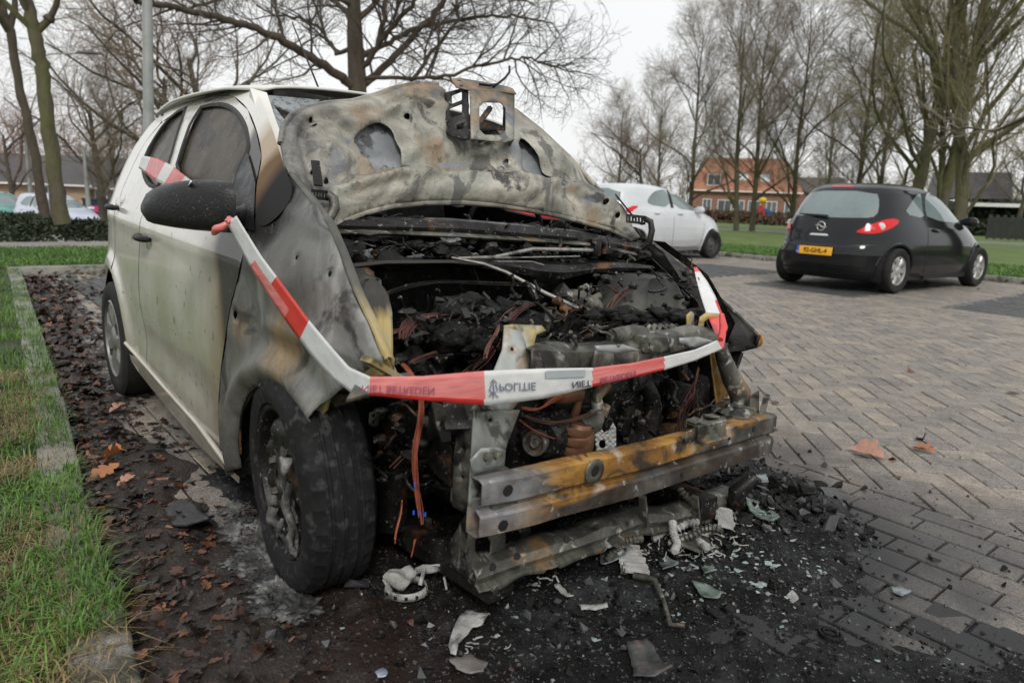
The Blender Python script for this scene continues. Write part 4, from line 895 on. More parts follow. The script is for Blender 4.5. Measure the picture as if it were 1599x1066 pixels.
# materials of the wreck
M_body = mat('dirty_cream_paint', [(.3, (.50, .48, .425)), (.7, (.61, .59, .54))], scale=2.2, detail=6, rough=(.14, .28), bump=.02, bscale=250, coat=.6,
    layers=[dict(color=(.22, .235, .12), scale=2.6, lo=.38, hi=.62, amt=.55, rough=.4, axis=((0, 0, -1), -.98, -.66, .25)), dict(color=(.15, .125, .08), axis=((0, 0, -1), -.56, -.22, .35), rough=.5, amt=.7), dict(color=(.30, .28, .22), scale=30, detail=8, lo=.52, hi=.7, amt=.35, st=1),
            dict(color=(.16, .11, .055), axis=((1, 0, .1), -.74, -.46, .22), rough=.45, amt=.8, ascale=2.5), dict(color=(.10, .045, .012), axis=((1, 0, .30), -.37, -.31, .08), rough=.6, amt=.9), dict(color=(.012, .011, .010), axis=((1, 0, .34), -.31, -.27, .06), rough=.7, amt=.95), dict(color=(.06, .055, .045), scale=24, detail=2, lo=.66, hi=.70, amt=.6)], stretch=(1, 1, .35))
pA, pB, pC = tuple(sp(414, 250)), tuple(sp(420, 285)), tuple(sp(432, 330))
M_roofw = mat('white_roof_paint', [(.3, (.58, .57, .53)), (.7, (.68, .67, .63))], scale=3, rough=(.2, .35), bump=.02, coat=0, spec=.3, layers=[dict(color=(.33, .24, .14), spot=(pA, .20, .10, .10), amt=.85, rough=.5), dict(color=(.13, .075, .035), spot=(pB, .135, .085, .07), rough=.7), dict(color=(.012, .011, .011), spot=(pC, .19, .13, .06), rough=.8)])
M_fend = mat('burnt_fender', [(.28, (.085, .086, .078)), (.46, (.15, .15, .143)), (.56, (.225, .226, .212)), (.68, (.36, .36, .34)), (.8, (.50, .50, .48))], scale=3.2, detail=11, dist=.9, rough=(.38, .65), bump=.12, bscale=220, metal=.2, stretch=(1.6, 1, .8),
    layers=[dict(color=[(.3, (.06, .058, .05)), (.7, (.13, .125, .105))], axis=((-.42, 0, -1), -.70, -.60, .10), amt=.75, ascale=5), dict(color=[(.3, (.16, .10, .035)), (.7, (.34, .21, .075))], spot=(tuple(sp(440, 535)), .13, .05, .16), ascale=14, amt=.7), dict(color=[(.3, (.17, .10, .035)), (.7, (.34, .21, .075))], scale=6, lo=.60, hi=.70, amt=.5), dict(color=(.016, .016, .017), scale=4.2, detail=9, dist=1., lo=.57, hi=.64, amt=.8),  # first layer: darker lower sheet, facet shade below the crease put into the colour
            dict(color=(.016, .015, .015), spot=(tuple(sp(420, 300)), .25, .16, .16), rough=.6, ascale=9), dict(color=(.03, .027, .024), axis=((0, 0, -1), -.42, -.24, .2), rough=.8, amt=.85), dict(color=(.45, .45, .42), scale=300, detail=2, lo=.62, hi=.66, amt=.2)])
M_bon = mat('burnt_bonnet', [(.24, (.05, .048, .042)), (.40, (.15, .143, .12)), (.50, (.30, .282, .235)), (.60, (.44, .415, .355)), (.78, (.60, .58, .53))], scale=3.6, detail=12, dist=1.0, rough=(.38, .65), bump=.10, bscale=220, metal=.12, stretch=(1, 1, 1.4),
    layers=[dict(color=[(.3, (.13, .135, .12)), (.7, (.25, .25, .21))], scale=2.6, detail=8, dist=.6, lo=.45, hi=.60, amt=.75), dict(color=[(.3, (.16, .085, .03)), (.7, (.34, .20, .09))], scale=4.5, dist=.5, lo=.56, hi=.68, amt=.65), dict(color=(.05, .05, .05), scale=5, detail=11, dist=1.2, lo=.545, hi=.60, amt=.75), dict(color=(.012, .012, .012), scale=8, detail=10, dist=.5, lo=.61, hi=.66, amt=.9), dict(color=(.12, .145, .20), scale=6.5, lo=.60, hi=.66, amt=.55),
            dict(color=[(.35, (.05, .05, .048)), (.65, (.19, .19, .18))], axis=((0, -1, .3), .88, 1.03, .16), amt=.85, ascale=7), dict(color=[(.4, (.05, .045, .04)), (.65, (.26, .15, .06))], axis=((0, 0, 1), 1.375, 1.45, .12), amt=.75, ascale=7), dict(color=(.03, .03, .03), scale=110, detail=5, lo=.60, hi=.66, amt=.5), dict(color=(.55, .53, .47), scale=200, detail=3, lo=.62, hi=.66, amt=.25)])
M_skin = mat('burnt_skin', [(.3, (.10, .11, .12)), (.55, (.19, .20, .21)), (.75, (.34, .345, .34))], scale=7, detail=9, dist=.5, rough=(.4, .7), bump=.1, bscale=90, layers=[dict(color=(.02, .02, .02), scale=16, detail=8, lo=.55, hi=.62, amt=.8)])
M_bmetal = mat('burnt_metal', [(.3, (.022, .022, .019)), (.46, (.07, .069, .057)), (.6, (.155, .152, .124)), (.75, (.28, .275, .235))], scale=7, detail=11, dist=.8, rough=(.35, .6), bump=.18, bscale=160, metal=.35,
    layers=[dict(color=[(.3, (.16, .075, .02)), (.7, (.38, .21, .07))], scale=4.5, dist=.5, lo=.565, hi=.66, amt=.75), dict(color=(.012, .011, .011), scale=6.5, detail=10, dist=1.0, lo=.53, hi=.60, amt=.88), dict(color=(.52, .52, .48), scale=24, detail=10, dist=.6, lo=.59, hi=.66, amt=.55)])
M_gplate = mat('pale_galvanised', [(.3, (.14, .15, .145)), (.5, (.27, .285, .27)), (.7, (.40, .42, .40))], scale=6, detail=10, dist=.8, rough=(.35, .6), bump=.12, bscale=160, metal=.3,
    layers=[dict(color=(.03, .03, .028), scale=7, detail=10, dist=.8, lo=.55, hi=.62, amt=.8), dict(color=(.25, .14, .05), scale=6, lo=.60, hi=.67, amt=.6)])
M_rust = mat('rusty_beam', [(.3, (.09, .04, .010)), (.46, (.24, .115, .022)), (.58, (.37, .195, .042)), (.75, (.42, .26, .095))], scale=5, detail=11, dist=.8, rough=(.5, .75), bump=.2, bscale=150, metal=.15,
    layers=[dict(color=(.022, .019, .016), scale=6, detail=12, dist=1.2, lo=.51, hi=.59, amt=.9), dict(color=(.45, .43, .38), scale=9, detail=13, dist=1.2, lo=.545, hi=.66, amt=.55),
            dict(color=[(.34, (.010, .009, .009)), (.5, (.035, .034, .032)), (.62, (.085, .085, .082)), (.75, (.24, .24, .23))], cscale=9, axis=((0, .10, -1), -.482, -.470, .010), ascale=20, amt=.92), dict(color=[(.3, (.20, .09, .02)), (.7, (.38, .21, .05))], spot=((.47, -.50, .40), .13, .03, .14), amt=.8, ascale=12), dict(color=[(.35, (.09, .10, .11)), (.65, (.22, .24, .26))], spot=((.47, -.54, .50), .17, .07, .14), amt=.85, ascale=9), dict(color=(.5, .5, .46), scale=30, detail=9, lo=.62, hi=.67, amt=.5)])
M_yrust = mat('yellow_scorched_metal', [(.3, (.16, .12, .045)), (.48, (.34, .26, .095)), (.62, (.46, .37, .15)), (.8, (.52, .46, .28))], scale=4, detail=9, dist=.8, rough=(.35, .6), bump=.1, bscale=80, stretch=(1, 2.5, .4),
    layers=[dict(color=(.28, .29, .26), scale=6, lo=.53, hi=.64, amt=.75, st=1), dict(color=(.015, .014, .013), axis=((0, 0, 1), .832, .862, .05), ascale=14, amt=.97), dict(color=(.03, .03, .028), scale=8, detail=9, lo=.58, hi=.64, amt=.8)])
M_flange = mat('scorched_edge', [(.3, (.04, .04, .035)), (.6, (.10, .098, .08)), (.8, (.22, .21, .17))], scale=9, detail=9, rough=(.4, .6), bump=.1, layers=[dict(color=[(.3, (.34, .25, .10)), (.7, (.52, .42, .20))], axis=((1, 0, 0), .16, .26, .06), amt=.9)])
M_char = mat('charred', [(.3, (.003, .003, .003)), (.6, (.008, .008, .0075)), (.8, (.028, .027, .026))], scale=14, detail=10, rough=(.3, .75), bump=1, bscale=60, bdist=.01, spec=.22, layers=[dict(color=(.10, .098, .094), scale=40, detail=8, lo=0.62, hi=0.70, amt=.6)])
M_char2 = mat('sooty_metal', [(.3, (.004, .004, .004)), (.5, (.010, .0095, .009)), (.64, (.030, .029, .027)), (.8, (.12, .117, .11))], scale=10, detail=10, dist=.4, rough=(.22, .6), bump=.5, bscale=110, metal=.15, spec=.35, layers=[dict(color=[(.3, (.09, .04, .018)), (.7, (.20, .10, .04))], scale=7, lo=0.58, hi=0.66, amt=.7), dict(color=(.4, .39, .37), scale=70, detail=5, lo=0.62, hi=0.68, amt=.5)])
M_ashw = mat('white_ash_metal', [(.3, (.20, .20, .19)), (.6, (.42, .42, .40)), (.8, (.60, .60, .57))], scale=18, detail=9, rough=(.7, .9), bump=.8, bscale=120, layers=[dict(color=(.04, .04, .04), scale=14, lo=0.55, hi=0.66, amt=.85)])
M_cop = mat('copper_wire', [(.3, (.20, .045, .025)), (.7, (.42, .12, .065))], scale=20, rough=(.4, .6), metal=.35, bump=.1)
M_copd = mat('dark_copper_wire', [(.3, (.07, .03, .025)), (.7, (.22, .10, .08))], scale=12, rough=(.45, .65), metal=.4, bump=.1)
M_cat = mat('brown_heat_shield', [(.3, (.10, .045, .025)), (.7, (.24, .115, .06))], scale=8, rough=(.35, .6), metal=.4, bump=.3, bscale=70, layers=[dict(color=(.02, .02, .02), scale=8, lo=0.55, hi=0.66)])
M_burnt_tyre = mat('burnt_tyre', [(.3, (.008, .008, .008)), (.6, (.018, .018, .019)), (.8, (.045, .046, .048))], scale=7, detail=9, rough=(.6, .9), spec=.15, bump=.25, bscale=160, layers=[dict(color=(.09, .09, .092), scale=35, detail=7, lo=0.54, hi=0.68, amt=.45), dict(color=(.005, .005, .005), scale=4, lo=0.54, hi=0.65, amt=.8)])
M_crz = mat('crazed_glass', [(.3, (.16, .18, .19)), (.7, (.34, .37, .38))], scale=30, rough=(.15, .4), bump=1, bscale=140, spec=.8, layers=[dict(color=(.06, .07, .075), scale=60, detail=8, lo=0.50, hi=0.56, amt=.8)])
def wet_glass():
    m = mat('wet_dark_glass', [(.3, (.040, .032, .020)), (.7, (.07, .056, .038))], scale=2.5, rough=(.2, .4), bump=0, spec=.06, layers=[dict(color=(.012, .012, .012), scale=3.5, dist=1.2, lo=0.52, hi=0.58, amt=.8), dict(color=(.14, .13, .11), scale=70, detail=3, lo=0.60, hi=0.66, amt=.5)])  # brown base colour carries a painted reflection of a house
    return m
M_wglass = wet_glass()
M_mirr = mat('wet_black_plastic', [(.3, (.010, .010, .011)), (.7, (.02, .02, .021))], scale=9, rough=(.18, .5), bump=.8, bscale=160, bdist=.002, spec=.3, layers=[dict(color=(.14, .14, .14), scale=130, detail=2, lo=0.65, hi=0.70, amt=.5)])
M_rub = mat('black_rubber_seal', [(.3, (.01, .01, .01)), (.7, (.018, .018, .018))], rough=(.5, .7), bump=0)

M_melt = mat('melted_residue', [(.35, (.02, .02, .019)), (.5, (.09, .09, .085)), (.64, (.22, .22, .21)), (.78, (.38, .38, .36))], scale=16, detail=10, rough=(.6, .85), bump=1, bscale=90, bdist=.006, layers=[dict(color=(.015, .015, .015), scale=10, lo=.52, hi=.60, amt=.9)])
car = empty('burnt_car', (0, 0, 0), 'burnt out cream hatchback with bonnet up and bare metal front end, draped with tape', 'car')
car.matrix_world = TM
def sidep(name, P, m, mirror_=True, k=0, off=0, step=.035, holes=(), thick=.0, par=None):
    r = []
    for g in ((-1, 1) if mirror_ else (-1,)):
        r.append(panel(name, smooth_poly(P, k) if k else P, lambda x, z, g=g: Vector((x, g*(WW(x, z)+off), z)), m if g < 0 or m not in (M_body, M_fend) else M_char2 if m is M_fend else m, par or car, holes=holes, step=step, flip=(g > 0), thick=thick))
    return r
def arch(cx, cz, r, a0, a1, n=16): return [(cx+r*math.cos(a0+(a1-a0)*i/n), cz+r*math.sin(a0+(a1-a0)*i/n)) for i in range(n+1)]
gfront = smooth_poly(spxz([(268, 290), (311, 169), (328, 164), (345, 163), (358, 167), (369, 175), (379, 189), (386, 207), (389, 236), (372, 268), (366, 300), (330, 320)]), 1)
grear = smooth_poly(spxz([(222, 262), (228, 241), (247, 208), (272, 178), (297, 166), (262, 268), (250, 290), (237, 293), (227, 282)]), 1)
SEAM = [(366, 152), (387, 172), (400, 206), (408, 243), (404, 266), (398, 291), (397, 330)]
door_f0 = [(-.515, .262), (-1.652, .295), (-1.645, .45), (-1.625, .70), (-1.585, .95), (-1.50, 1.10), (-1.372, 1.10), (-1.515, 1.388), (-1.42, 1.405), (-1.18, 1.405)]
door_f = door_f0+spxz(SEAM)+[(a-.004, b) for a, b in spxz([(398, 350), (378, 405), (362, 470), (352, 530), (345, 580), (341, 640), (345, 700)])]
sidep('front_door', door_f, M_body, holes=[gfront], step=.03)
door_r = [(-1.660, .295), (-1.653, .45), (-1.633, .70), (-1.593, .95), (-1.508, 1.104), (-1.377, 1.104), (-1.520, 1.390), (-1.66, 1.405), (-1.86, 1.378), (-2.04, 1.315), (-2.15, 1.235), (-2.17, 1.17), (-2.16, .95), (-2.15, .72)]+arch(-2.29, .30, .345, 1.15, .05, 12)
sidep('rear_door', door_r, M_body, holes=[grear], step=.03)
qp = [(-2.165, .725), (-2.17, .95), (-2.18, 1.17), (-2.16, 1.238), (-2.06, 1.318), (-2.10, 1.36), (-2.24, 1.35), (-2.36, 1.25), (-2.50, 1.13), (-2.63, 1.00), (-2.70, .88), (-2.72, .6), (-2.70, .35), (-2.64, .25)]+arch(-2.29, .30, .345, PI+.15, 1.20, 16)
sidep('rear_quarter', qp, M_body, step=.03)
sidep('sill', [(-.49, .255), (-.53, .195), (-1.0, .17), (-1.93, .20), (-1.95, .288), (-1.65, .288)], M_body, off=-.004)
M_sillt = mat('sill_trim', [(.3, (.36, .34, .28)), (.7, (.5, .48, .42))], rough=(.3, .5), bump=.1)
for g in (-1, 1):
    mb = MB(); mb.tube([Vector((x, g*(WW(x, z)+.003), z)) for x, z in [(-.50, .268), (-.9, .278), (-1.3, .288), (-1.65, .297), (-1.85, .305), (-1.94, .34)]], .008, 6)
    mb.build('sill_trim', M_sillt, car, smooth=60)
if 0: mb.build('sill_trim', mat('sill_trim', [(.3, (.36, .34, .28)), (.7, (.5, .48, .42))], rough=(.3, .5), bump=.1), car, smooth=60)
# inner shell keeps the seams dark
shell = [(-.50, .24), (-1.9, .26), (-1.93, .34)]+arch(-2.29, .30, .36, .1, 1.5, 8)+[(-2.2, 1.2), (-2.05, 1.33), (-1.66, 1.40), (-1.18, 1.40)]+spxz(SEAM)+[(-.52, .7)]
sidep('door_inner', shell, M_char, off=-.03, holes=[gfront, grear], step=.06)
cant = [(-1.08, 1.412), (-1.18, 1.415), (-1.42, 1.415), (-1.66, 1.413), (-1.86, 1.386), (-2.05, 1.325), (-2.16, 1.38), (-1.9, 1.425), (-1.5, 1.448), (-1.2, 1.45), (-1.08, 1.442)]
pil = spxz([(352, 147), (368, 150), (390, 170), (403, 204), (411, 242), (407, 266), (401, 291), (400, 345), (412, 356), (440, 335), (462, 300), (446, 262), (436, 232), (424, 193), (408, 152), (397, 143), (376, 139), (354, 141)])
sidep('pillar', smooth_poly(pil, 2), M_roofw, step=.02, off=.002, mirror_=False)
sidep('pillar', [(-x, z) for x, z in []] or [(-1.07, 1.40), (-.92, 1.318), (-.63, 1.108), (-.46, .99), (-.34, 1.0), (-.56, 1.165), (-.9, 1.385), (-1.07, 1.44)], M_char2, step=.04, off=-.001, mirror_=False) if 0 else None
sidep('roof_rail', cant, M_roofw, step=.03)
def glass(name, P, m, g):
    return panel(name, P, lambda x, z: Vector((x, g*(WW(x, z)-.012), z)), m, car, step=.05, flip=(g > 0))
sidep('window_seal', [], M_rub) if False else None
o1 = glass('door_window', gfront, M_wglass, -1); glass('rear_door_window', grear, M_wglass, -1)
for P in (gfront, grear):
    for g in (-1, 1):
        mb = MB(); Q = resample(P, .05); mb.tube([Vector((x, g*(WW(x, z)-.002), z)) for x, z in Q], .009, 5, closed=True); mb.build('window_seal', M_rub, car, smooth=60)
# mirror sail plate, quarter seam
panel('mirror_plate', spxz([(389, 238), (396, 262), (402, 286), (400, 330), (401, 360), (372, 354), (358, 338), (362, 292), (372, 268)]), lambda x, z: Vector((x, -(WW(x, z)+.006), z)), M_mirr, car, step=.04)
# tailgate, roof
mb = MB(); zz = [.2+.04*k for k in range(31)]; mb.loft([[Vector((cat_tab(XR, z)+.26*abs(t)**5, t*(WW(-2.55, z)-.03), z)) for t in [(-1+2*k/20) for k in range(21)]] for z in zz], closed=False, cap=False); mb.build('tailgate', M_body, car, smooth=40)
mb = MB(); rr_ = []
for k in range(25):
    x = -2.24+1.28*k/24; q = abs((x+1.5)/.8); zc = 1.462-.035*q**2.2; yw = .585-.05*max(0, (x+1.2)/.25)
    if x < -1.9: zc -= .2*(x+1.9)**2
    rr_.append([Vector((x, t*yw, zc-.032*abs(t)**2.4-.012*abs(t)**12)) for t in [(-1+2*i/24) for i in range(25)]])
mb.loft(rr_, closed=False, cap=False); mb.build('roof', M_roofw, car, smooth=50, thick=.01)
mb = MB(); mb.bar((-.99, -.5, 1.405), (-.99, .5, 1.405), .05, .03); mb.build('roof_header', M_char2, car)
mb = MB(); mb.tube([Vector((-1.05, -.30, 1.45)), Vector((-1.25, -.29, 1.63)), Vector((-1.34, -.29, 1.72))], [.004, .003, .0025], 5); mb.build('aerial', M_blackp, car)
# A pillars inner faces and windscreen remains
for g in (-1, 1):
    mb = MB(); mb.loft([[Vector((x, g*y, z))+Vector(o) for o in ((0, 0, 0), (.03, -g*.045, -.01), (.0, -g*.055, -.035), (-.045, -g*.012, -.03))] for x, y, z in ((-.95, .585, 1.405), (-.80, .612, 1.315), (-.62, .638, 1.20), (-.44, .67, 1.07), (-.34, .70, .97))]); mb.build('pillar', M_roofw if g < 0 else M_char2, car, smooth=50)
def wsp(u, v):       # windscreen plane
    o, d = lray(u, v); n = Vector((.40, 0, .62)).normalized(); c = Vector((-.42, 0, 1.05)); return o+d*((c-o).dot(n)/d.dot(n))
mb = MB(); P = [wsp(u, v) for u, v in [(408, 150), (500, 158), (478, 172), (462, 188), (454, 178), (425, 165), (446, 192), (450, 215), (444, 250), (440, 262), (428, 215), (415, 178)]]
mb.add(P, [tuple(range(len(P)))]); ws = mb.build('windscreen_shard', M_crz, car, smooth=None, thick=.005)

# ---------------------------------------------------------------- right fender (traced) and the bent left fender
fpx = [(352, 745), (345, 700), (341, 640), (345, 580), (352, 530), (362, 470), (378, 405), (398, 350), (408, 300), (412, 262), (432, 262), (448, 272), (470, 300), (492, 322), (507, 352), (520, 392), (545, 452), (572, 510), (600, 562), (560, 588), (520, 612), (492, 632), (474, 640)]
fx = spxz(fpx)
def fmap(x, z):
    w = WW(x, z)
    u, v = lproj(Vector((x, -w, z)))
    # upper flank is folded inwards and dented by the heat
    k = max(0, min(1, (u-(440+(v-262)*.45))/70)); w -= .010*k*k*max(0, min(1, (610-v)/120))
    for (a, b, r, h) in ((482, 375, 13, .012), (422, 330, 10, .008), (405, 372, 12, .01), (455, 330, 16, -.01), (500, 470, 40, .010), (440, 450, 40, -.008), (392, 500, 16, .008)):
        w -= h*math.exp(-((u-a)**2+(v-b)**2)/(r*r))
    cr_ = (v-(520+(u-400)*.10)); q_ = v-(430+(u-480)*1.05); w -= .008*max(0, min(1, -q_/55))*(1 if u > 440 else max(0, (u-400)/40)); w += .014*math.exp(-((v-(505+(u-400)*.32))/16)**2)*max(0, min(1, (u-375)/40))*max(0, min(1, (590-u)/40))
    zc = .985-.40*(x+.52); q2_ = zc-z; w -= .17*max(0, min(q2_, .13))*max(0, min(1, (x+.47)/.14)); da = math.hypot(x+.13, z-.305); w += .022*math.exp(-((da-.345)/.04)**2)
    w += .006*noise.noise(Vector((x*9, z*9, 2)))+.002*noise.noise(Vector((x*30, z*30, 5)))
    return Vector((x, -w, z))
archf = arch(-.13, .305, .305, 2*PI*.09, PI*1.02, 18)
fpoly = fx[:22]+[(p[0], p[1]) for p in [(.055, .575)]]+[q for q in archf if q[1] > .2][1:]
small = lambda u, v, r: [((q := sp(u, v)).x+r*math.cos(a*PI/4), q.z+r*math.sin(a*PI/4)) for a in range(8)]
fender = panel('front_fender', fpoly, fmap, M_fend, car, holes=[small(364, 492, .012), small(388, 335, .008), small(425, 352, .007), small(508, 428, .007), small(462, 402, .006)], step=.018, thick=.003)
# folded top strip of the fender with the yellow scorched flange beside the engine bay
fl = MB(); A = [(430, 262), (450, 275), (478, 312), (505, 350), (522, 395), (548, 455), (575, 512), (603, 562)]; R = []
for i, (u, v) in enumerate(A):
    p = fmap(*spxz([(u, v)])[0]); R.append([p, p+Vector((0, .008, .006)), p+Vector((.002, .018, .0)), p+Vector((.002, .019, -.022))])
fl.loft(R, closed=False, cap=False); fl.build('fender_flange', M_flange, car, smooth=50, thick=.003)
lip = MB(); lip.tube([Vector((x, -(WW(x, z)-.003), z)) for x, z in archf[2:-1]], .004, 5); lip.build('arch_lip', M_char2, car, smooth=60)
# headlight shelf plates in front of the wheel
def quad3(name, L, m, thick=.004, par=None, smooth=None):
    mb = MB(); mb.add(L, [tuple(range(len(L)))]); return mb.build(name, m, par or car, smooth, thick=thick)
quad3('bracket', [cp(497, 640, y=-.74), cp(560, 622, y=-.70), cp(637, 600, y=-.58), cp(640, 596, y=-.56), cp(575, 590, y=-.64), cp(520, 612, y=-.72)], M_bmetal, .006)
quad3('bracket', [cp(487, 622, y=-.76), cp(520, 612, y=-.76), cp(512, 640, y=-.75), cp(502, 652, y=-.75), cp(490, 645, y=-.76)], M_yrust, .006)
quad3('bracket', [cp(560, 592, x=.30), cp(640, 585, x=.30), cp(640, 600, x=.34), cp(540, 628, x=.42)], M_bmetal, .005)
mb = MB(); mb.bar(cp(572, 560, x=.33), cp(640, 600, x=.30), .03, .012); mb.bar(cp(600, 555, x=.24), cp(622, 600, x=.26), .03, .012); mb.build('headlight_bracket', M_yrust, car)
# left fender: thin dark sheet bent outwards
LF = [(1008, 372), (1035, 392), (1075, 422), (1115, 458), (1150, 490), (1184, 524), (1176, 545), (1150, 548), (1120, 520), (1100, 500), (1085, 520), (1050, 470), (1030, 430), (1005, 395)]
def lfm(u, v): return cp(u, v, y=.70+.20*max(0, (u-1060)/120)**1.2+.012*noise.noise(Vector((u*.03, v*.03, 1))))
M_lf = mat('soot_black_sheet', [(.3, (.006, .006, .006)), (.7, (.016, .015, .014))], scale=6, rough=(.4, .7), bump=.5, bscale=50, layers=[dict(color=(.16, .07, .025), scale=5, lo=.58, hi=.7, amt=.6)])
vs, fs = tri(LF, (), 12); mb = MB(); mb.add([lfm(a, b) for a, b in vs], [f[::-1] for f in fs]); mb.build('front_fender', M_lf, car, smooth=40, thick=.004)
mb = MB(); mb.tube([lfm(u, v)+Vector((0, 0, .002)) for u, v in LF[:6]], .006, 5); mb.build('fender_edge', M_bmetal, car)
# the outside of the left fender down to its wheel arch, seen only from the other side
sidep('x', [], M_char) if False else None
vs, fs = tri([(-.50, .26), (-.55, .6), (-.46, 1.0), (-.2, 1.0), (.0, .9), (.15, .75), (.10, .6)]+archf[1:], (), .04); mb = MB(); mb.add([Vector((x, WW(x, z)-.03, z)) for x, z in vs], [f[::-1] for f in fs]); mb.build('fender_lower', M_char2, car, smooth=40)
mb = MB()
mb.tube([cp(1185, 522, y=.9), cp(1180, 540, y=.9), cp(1160, 545, y=.88), cp(1135, 552, y=.84)], .010, 6); mb.bar(cp(1080, 548, y=.7), cp(1160, 540, y=.86), .05, .02); mb.bar(cp(1150, 548, y=.86), cp(1142, 572, y=.84), .05, .02); mb.tube([cp(1136, 568, y=.84), cp(1130, 582, y=.83), cp(1150, 580, y=.85)], .009, 6); mb.build('fender_bracket', M_char2, car)
mb = MB(); mb.tube([cp(1182+8*math.cos(a), 531+9*math.sin(a), y=.905) for a in [2*PI*k/12 for k in range(12)]], .006, 5, closed=True); mb.build('fender_bracket', M_rust, car)

# ---------------------------------------------------------------- bonnet, flipped up against the windscreen
AL = math.atan(.72); sA, cA = math.sin(AL), math.cos(AL); BN = Vector((cA, 0, sA)); BU = Vector((-sA, 0, cA)); B0 = Vector((-.21, 0, 1.02))
def bplane(u, v):
    o, d = lray(u, v); p = o+d*((B0-o).dot(BN)/d.dot(BN)); return (p.y, (p-B0).dot(BU))
def bpt(y, s, off=0): return B0+Vector((0, y, 0))+BU*s+BN*off
BO = [(443, 215), (447, 190), (460, 172), (482, 160), (515, 153), (556, 150), (590, 141), (625, 129), (660, 122), (690, 123), (697, 145), (700, 192), (716, 203), (790, 205), (793, 160), (812, 166), (850, 196), (895, 238), (938, 285), (975, 328), (1004, 366), (992, 368), (960, 352), (925, 343), (880, 331), (830, 321), (780, 313), (730, 309), (670, 309), (620, 314), (575, 324), (545, 336), (528, 350), (505, 340), (482, 318), (462, 285), (449, 250)]
RAW = [(443, 215), (447, 190), (460, 172), (482, 160), (515, 153), (556, 150), (590, 141), (625, 129), (660, 122), (740, 132), (812, 166), (850, 196), (895, 238), (938, 285), (975, 328), (1004, 366), (992, 368), (925, 343), (830, 321), (730, 309), (620, 314), (545, 336), (505, 340), (462, 285)]
BOT = [(528, 350), (545, 336), (575, 324), (620, 314), (670, 309), (730, 309), (780, 313), (830, 321), (880, 331), (925, 343), (960, 352), (1004, 366)]
def pdist(u, v, L, closed=True):
    b = 1e9
    for i in range(len(L) if closed else len(L)-1):
        a, c = L[i], L[(i+1) % len(L)]; dx, dy = c[0]-a[0], c[1]-a[1]; t = max(0, min(1, ((u-a[0])*dx+(v-a[1])*dy)/(dx*dx+dy*dy+1e-9))); b = min(b, math.hypot(u-a[0]-dx*t, v-a[1]-dy*t))
    return b
def gz(x, w): return math.exp(-(x/w)**2)
def boff(y, s):
    u, v = lproj(bpt(y, s)); d = pdist(u, v, RAW); h = .0
    h += -.022*(1-min(1, d/16))**1.5                 # folded rim falls away to the skin
    h += -.016*gz(d-27, 7)*(1 if u < 640 or u > 860 else .3)         # channel round the edge
    h += .010*gz(d-40, 6)
    db = pdist(u, v, BOT, False); h += .024*gz(db-30, 17)             # thick rolled beam along the hinge side
    h += -.018*gz(db-62, 12)
    h += .009*gz(math.hypot((u-585)/62, (v-225)/52)-1.05, .14)-.010*gz(math.hypot((u-585)/62, (v-225)/52), .8)
    h += .008*gz(math.hypot((u-835)/42, (v-250)/48)-1.0, .16)
    for a, b, r in ((677, 214, 13), (650, 205, 9), (645, 172, 9), (610, 165, 10), (735, 262, 10), (770, 262, 9), (505, 232, 10), (795, 195, 9), (902, 300, 9), (880, 270, 10), (540, 290, 9)): h += .009*gz(math.hypot(u-a, v-b)-r, 3.2)
    h += -.02*gz((v-262)/22, 1)*(1 if 690 < u < 790 else gz(min(abs(u-690), abs(u-790)), 10))
    h += .012*gz((u-505-(v-230)*.12)/14, 1)*gz((v-235)/60, 1.)
    h += .014*gz(((v-170)-(u-560)*-.05)/10, 1)*gz((u-600)/70, 1)
    h += .008*noise.noise(Vector((y*4, s*4, 3)))+.004*noise.noise(Vector((y*13, s*13, 7)))+.0018*noise.noise(Vector((y*45, s*45, 1)))
    return h
bo = [bplane(*q) for q in BO]
def bh(L): return [bplane(*q) for q in L]
def circ(u, v, r=5): return bh([(u+r*math.cos(a*PI/4), v+r*math.sin(a*PI/4)) for a in range(8)])
HL = bh([(552, 218), (560, 205), (574, 196), (590, 190), (604, 193), (615, 203), (619, 220), (629, 236), (631, 256), (626, 267), (612, 262), (606, 250), (594, 262), (580, 246), (566, 240), (562, 228)])
HRr = bh([(806, 219), (820, 221), (836, 238), (850, 260), (858, 278), (852, 286), (842, 284), (836, 272), (829, 272), (823, 262), (818, 244)])
HS = [circ(487, 184, 3.5), circ(489, 197, 4.5), circ(634, 184, 5), circ(588-2, 278, 4), circ(941, 319, 4), circ(875, 291, 5), circ(795, 232+16, 4), circ(511, 281, 4.5), circ(492, 265, 5), circ(790, 256, 4), circ(697, 266, 4.5), circ(902, 282, 4), circ(962, 338, 4)]
SL = bh([(880, 264), (893, 270), (906, 284), (900, 288), (886, 278)])
bonnet = panel('bonnet', bo, lambda y, s: bpt(y, s, boff(y, s)), M_bon, car, holes=[smooth_poly(HL, 1), smooth_poly(HRr, 1), SL]+HS, step=.0105, smooth=60, thick=.002)
panel('bonnet_skin', bo, lambda y, s: bpt(y, s, -.032+.008*noise.noise(Vector((y*3, s*3, 0)))), M_skin, bonnet, step=.04, smooth=60)
mb = MB(); Q = [bpt(*q) for q in bo]; mb.tube([p+BN*(-.026) for p in Q[:9]], .010, 6); mb.tube([p+BN*(-.026) for p in Q[14:36]], .009, 6); mb.build('bonnet_hem', M_bon, bonnet, smooth=60)
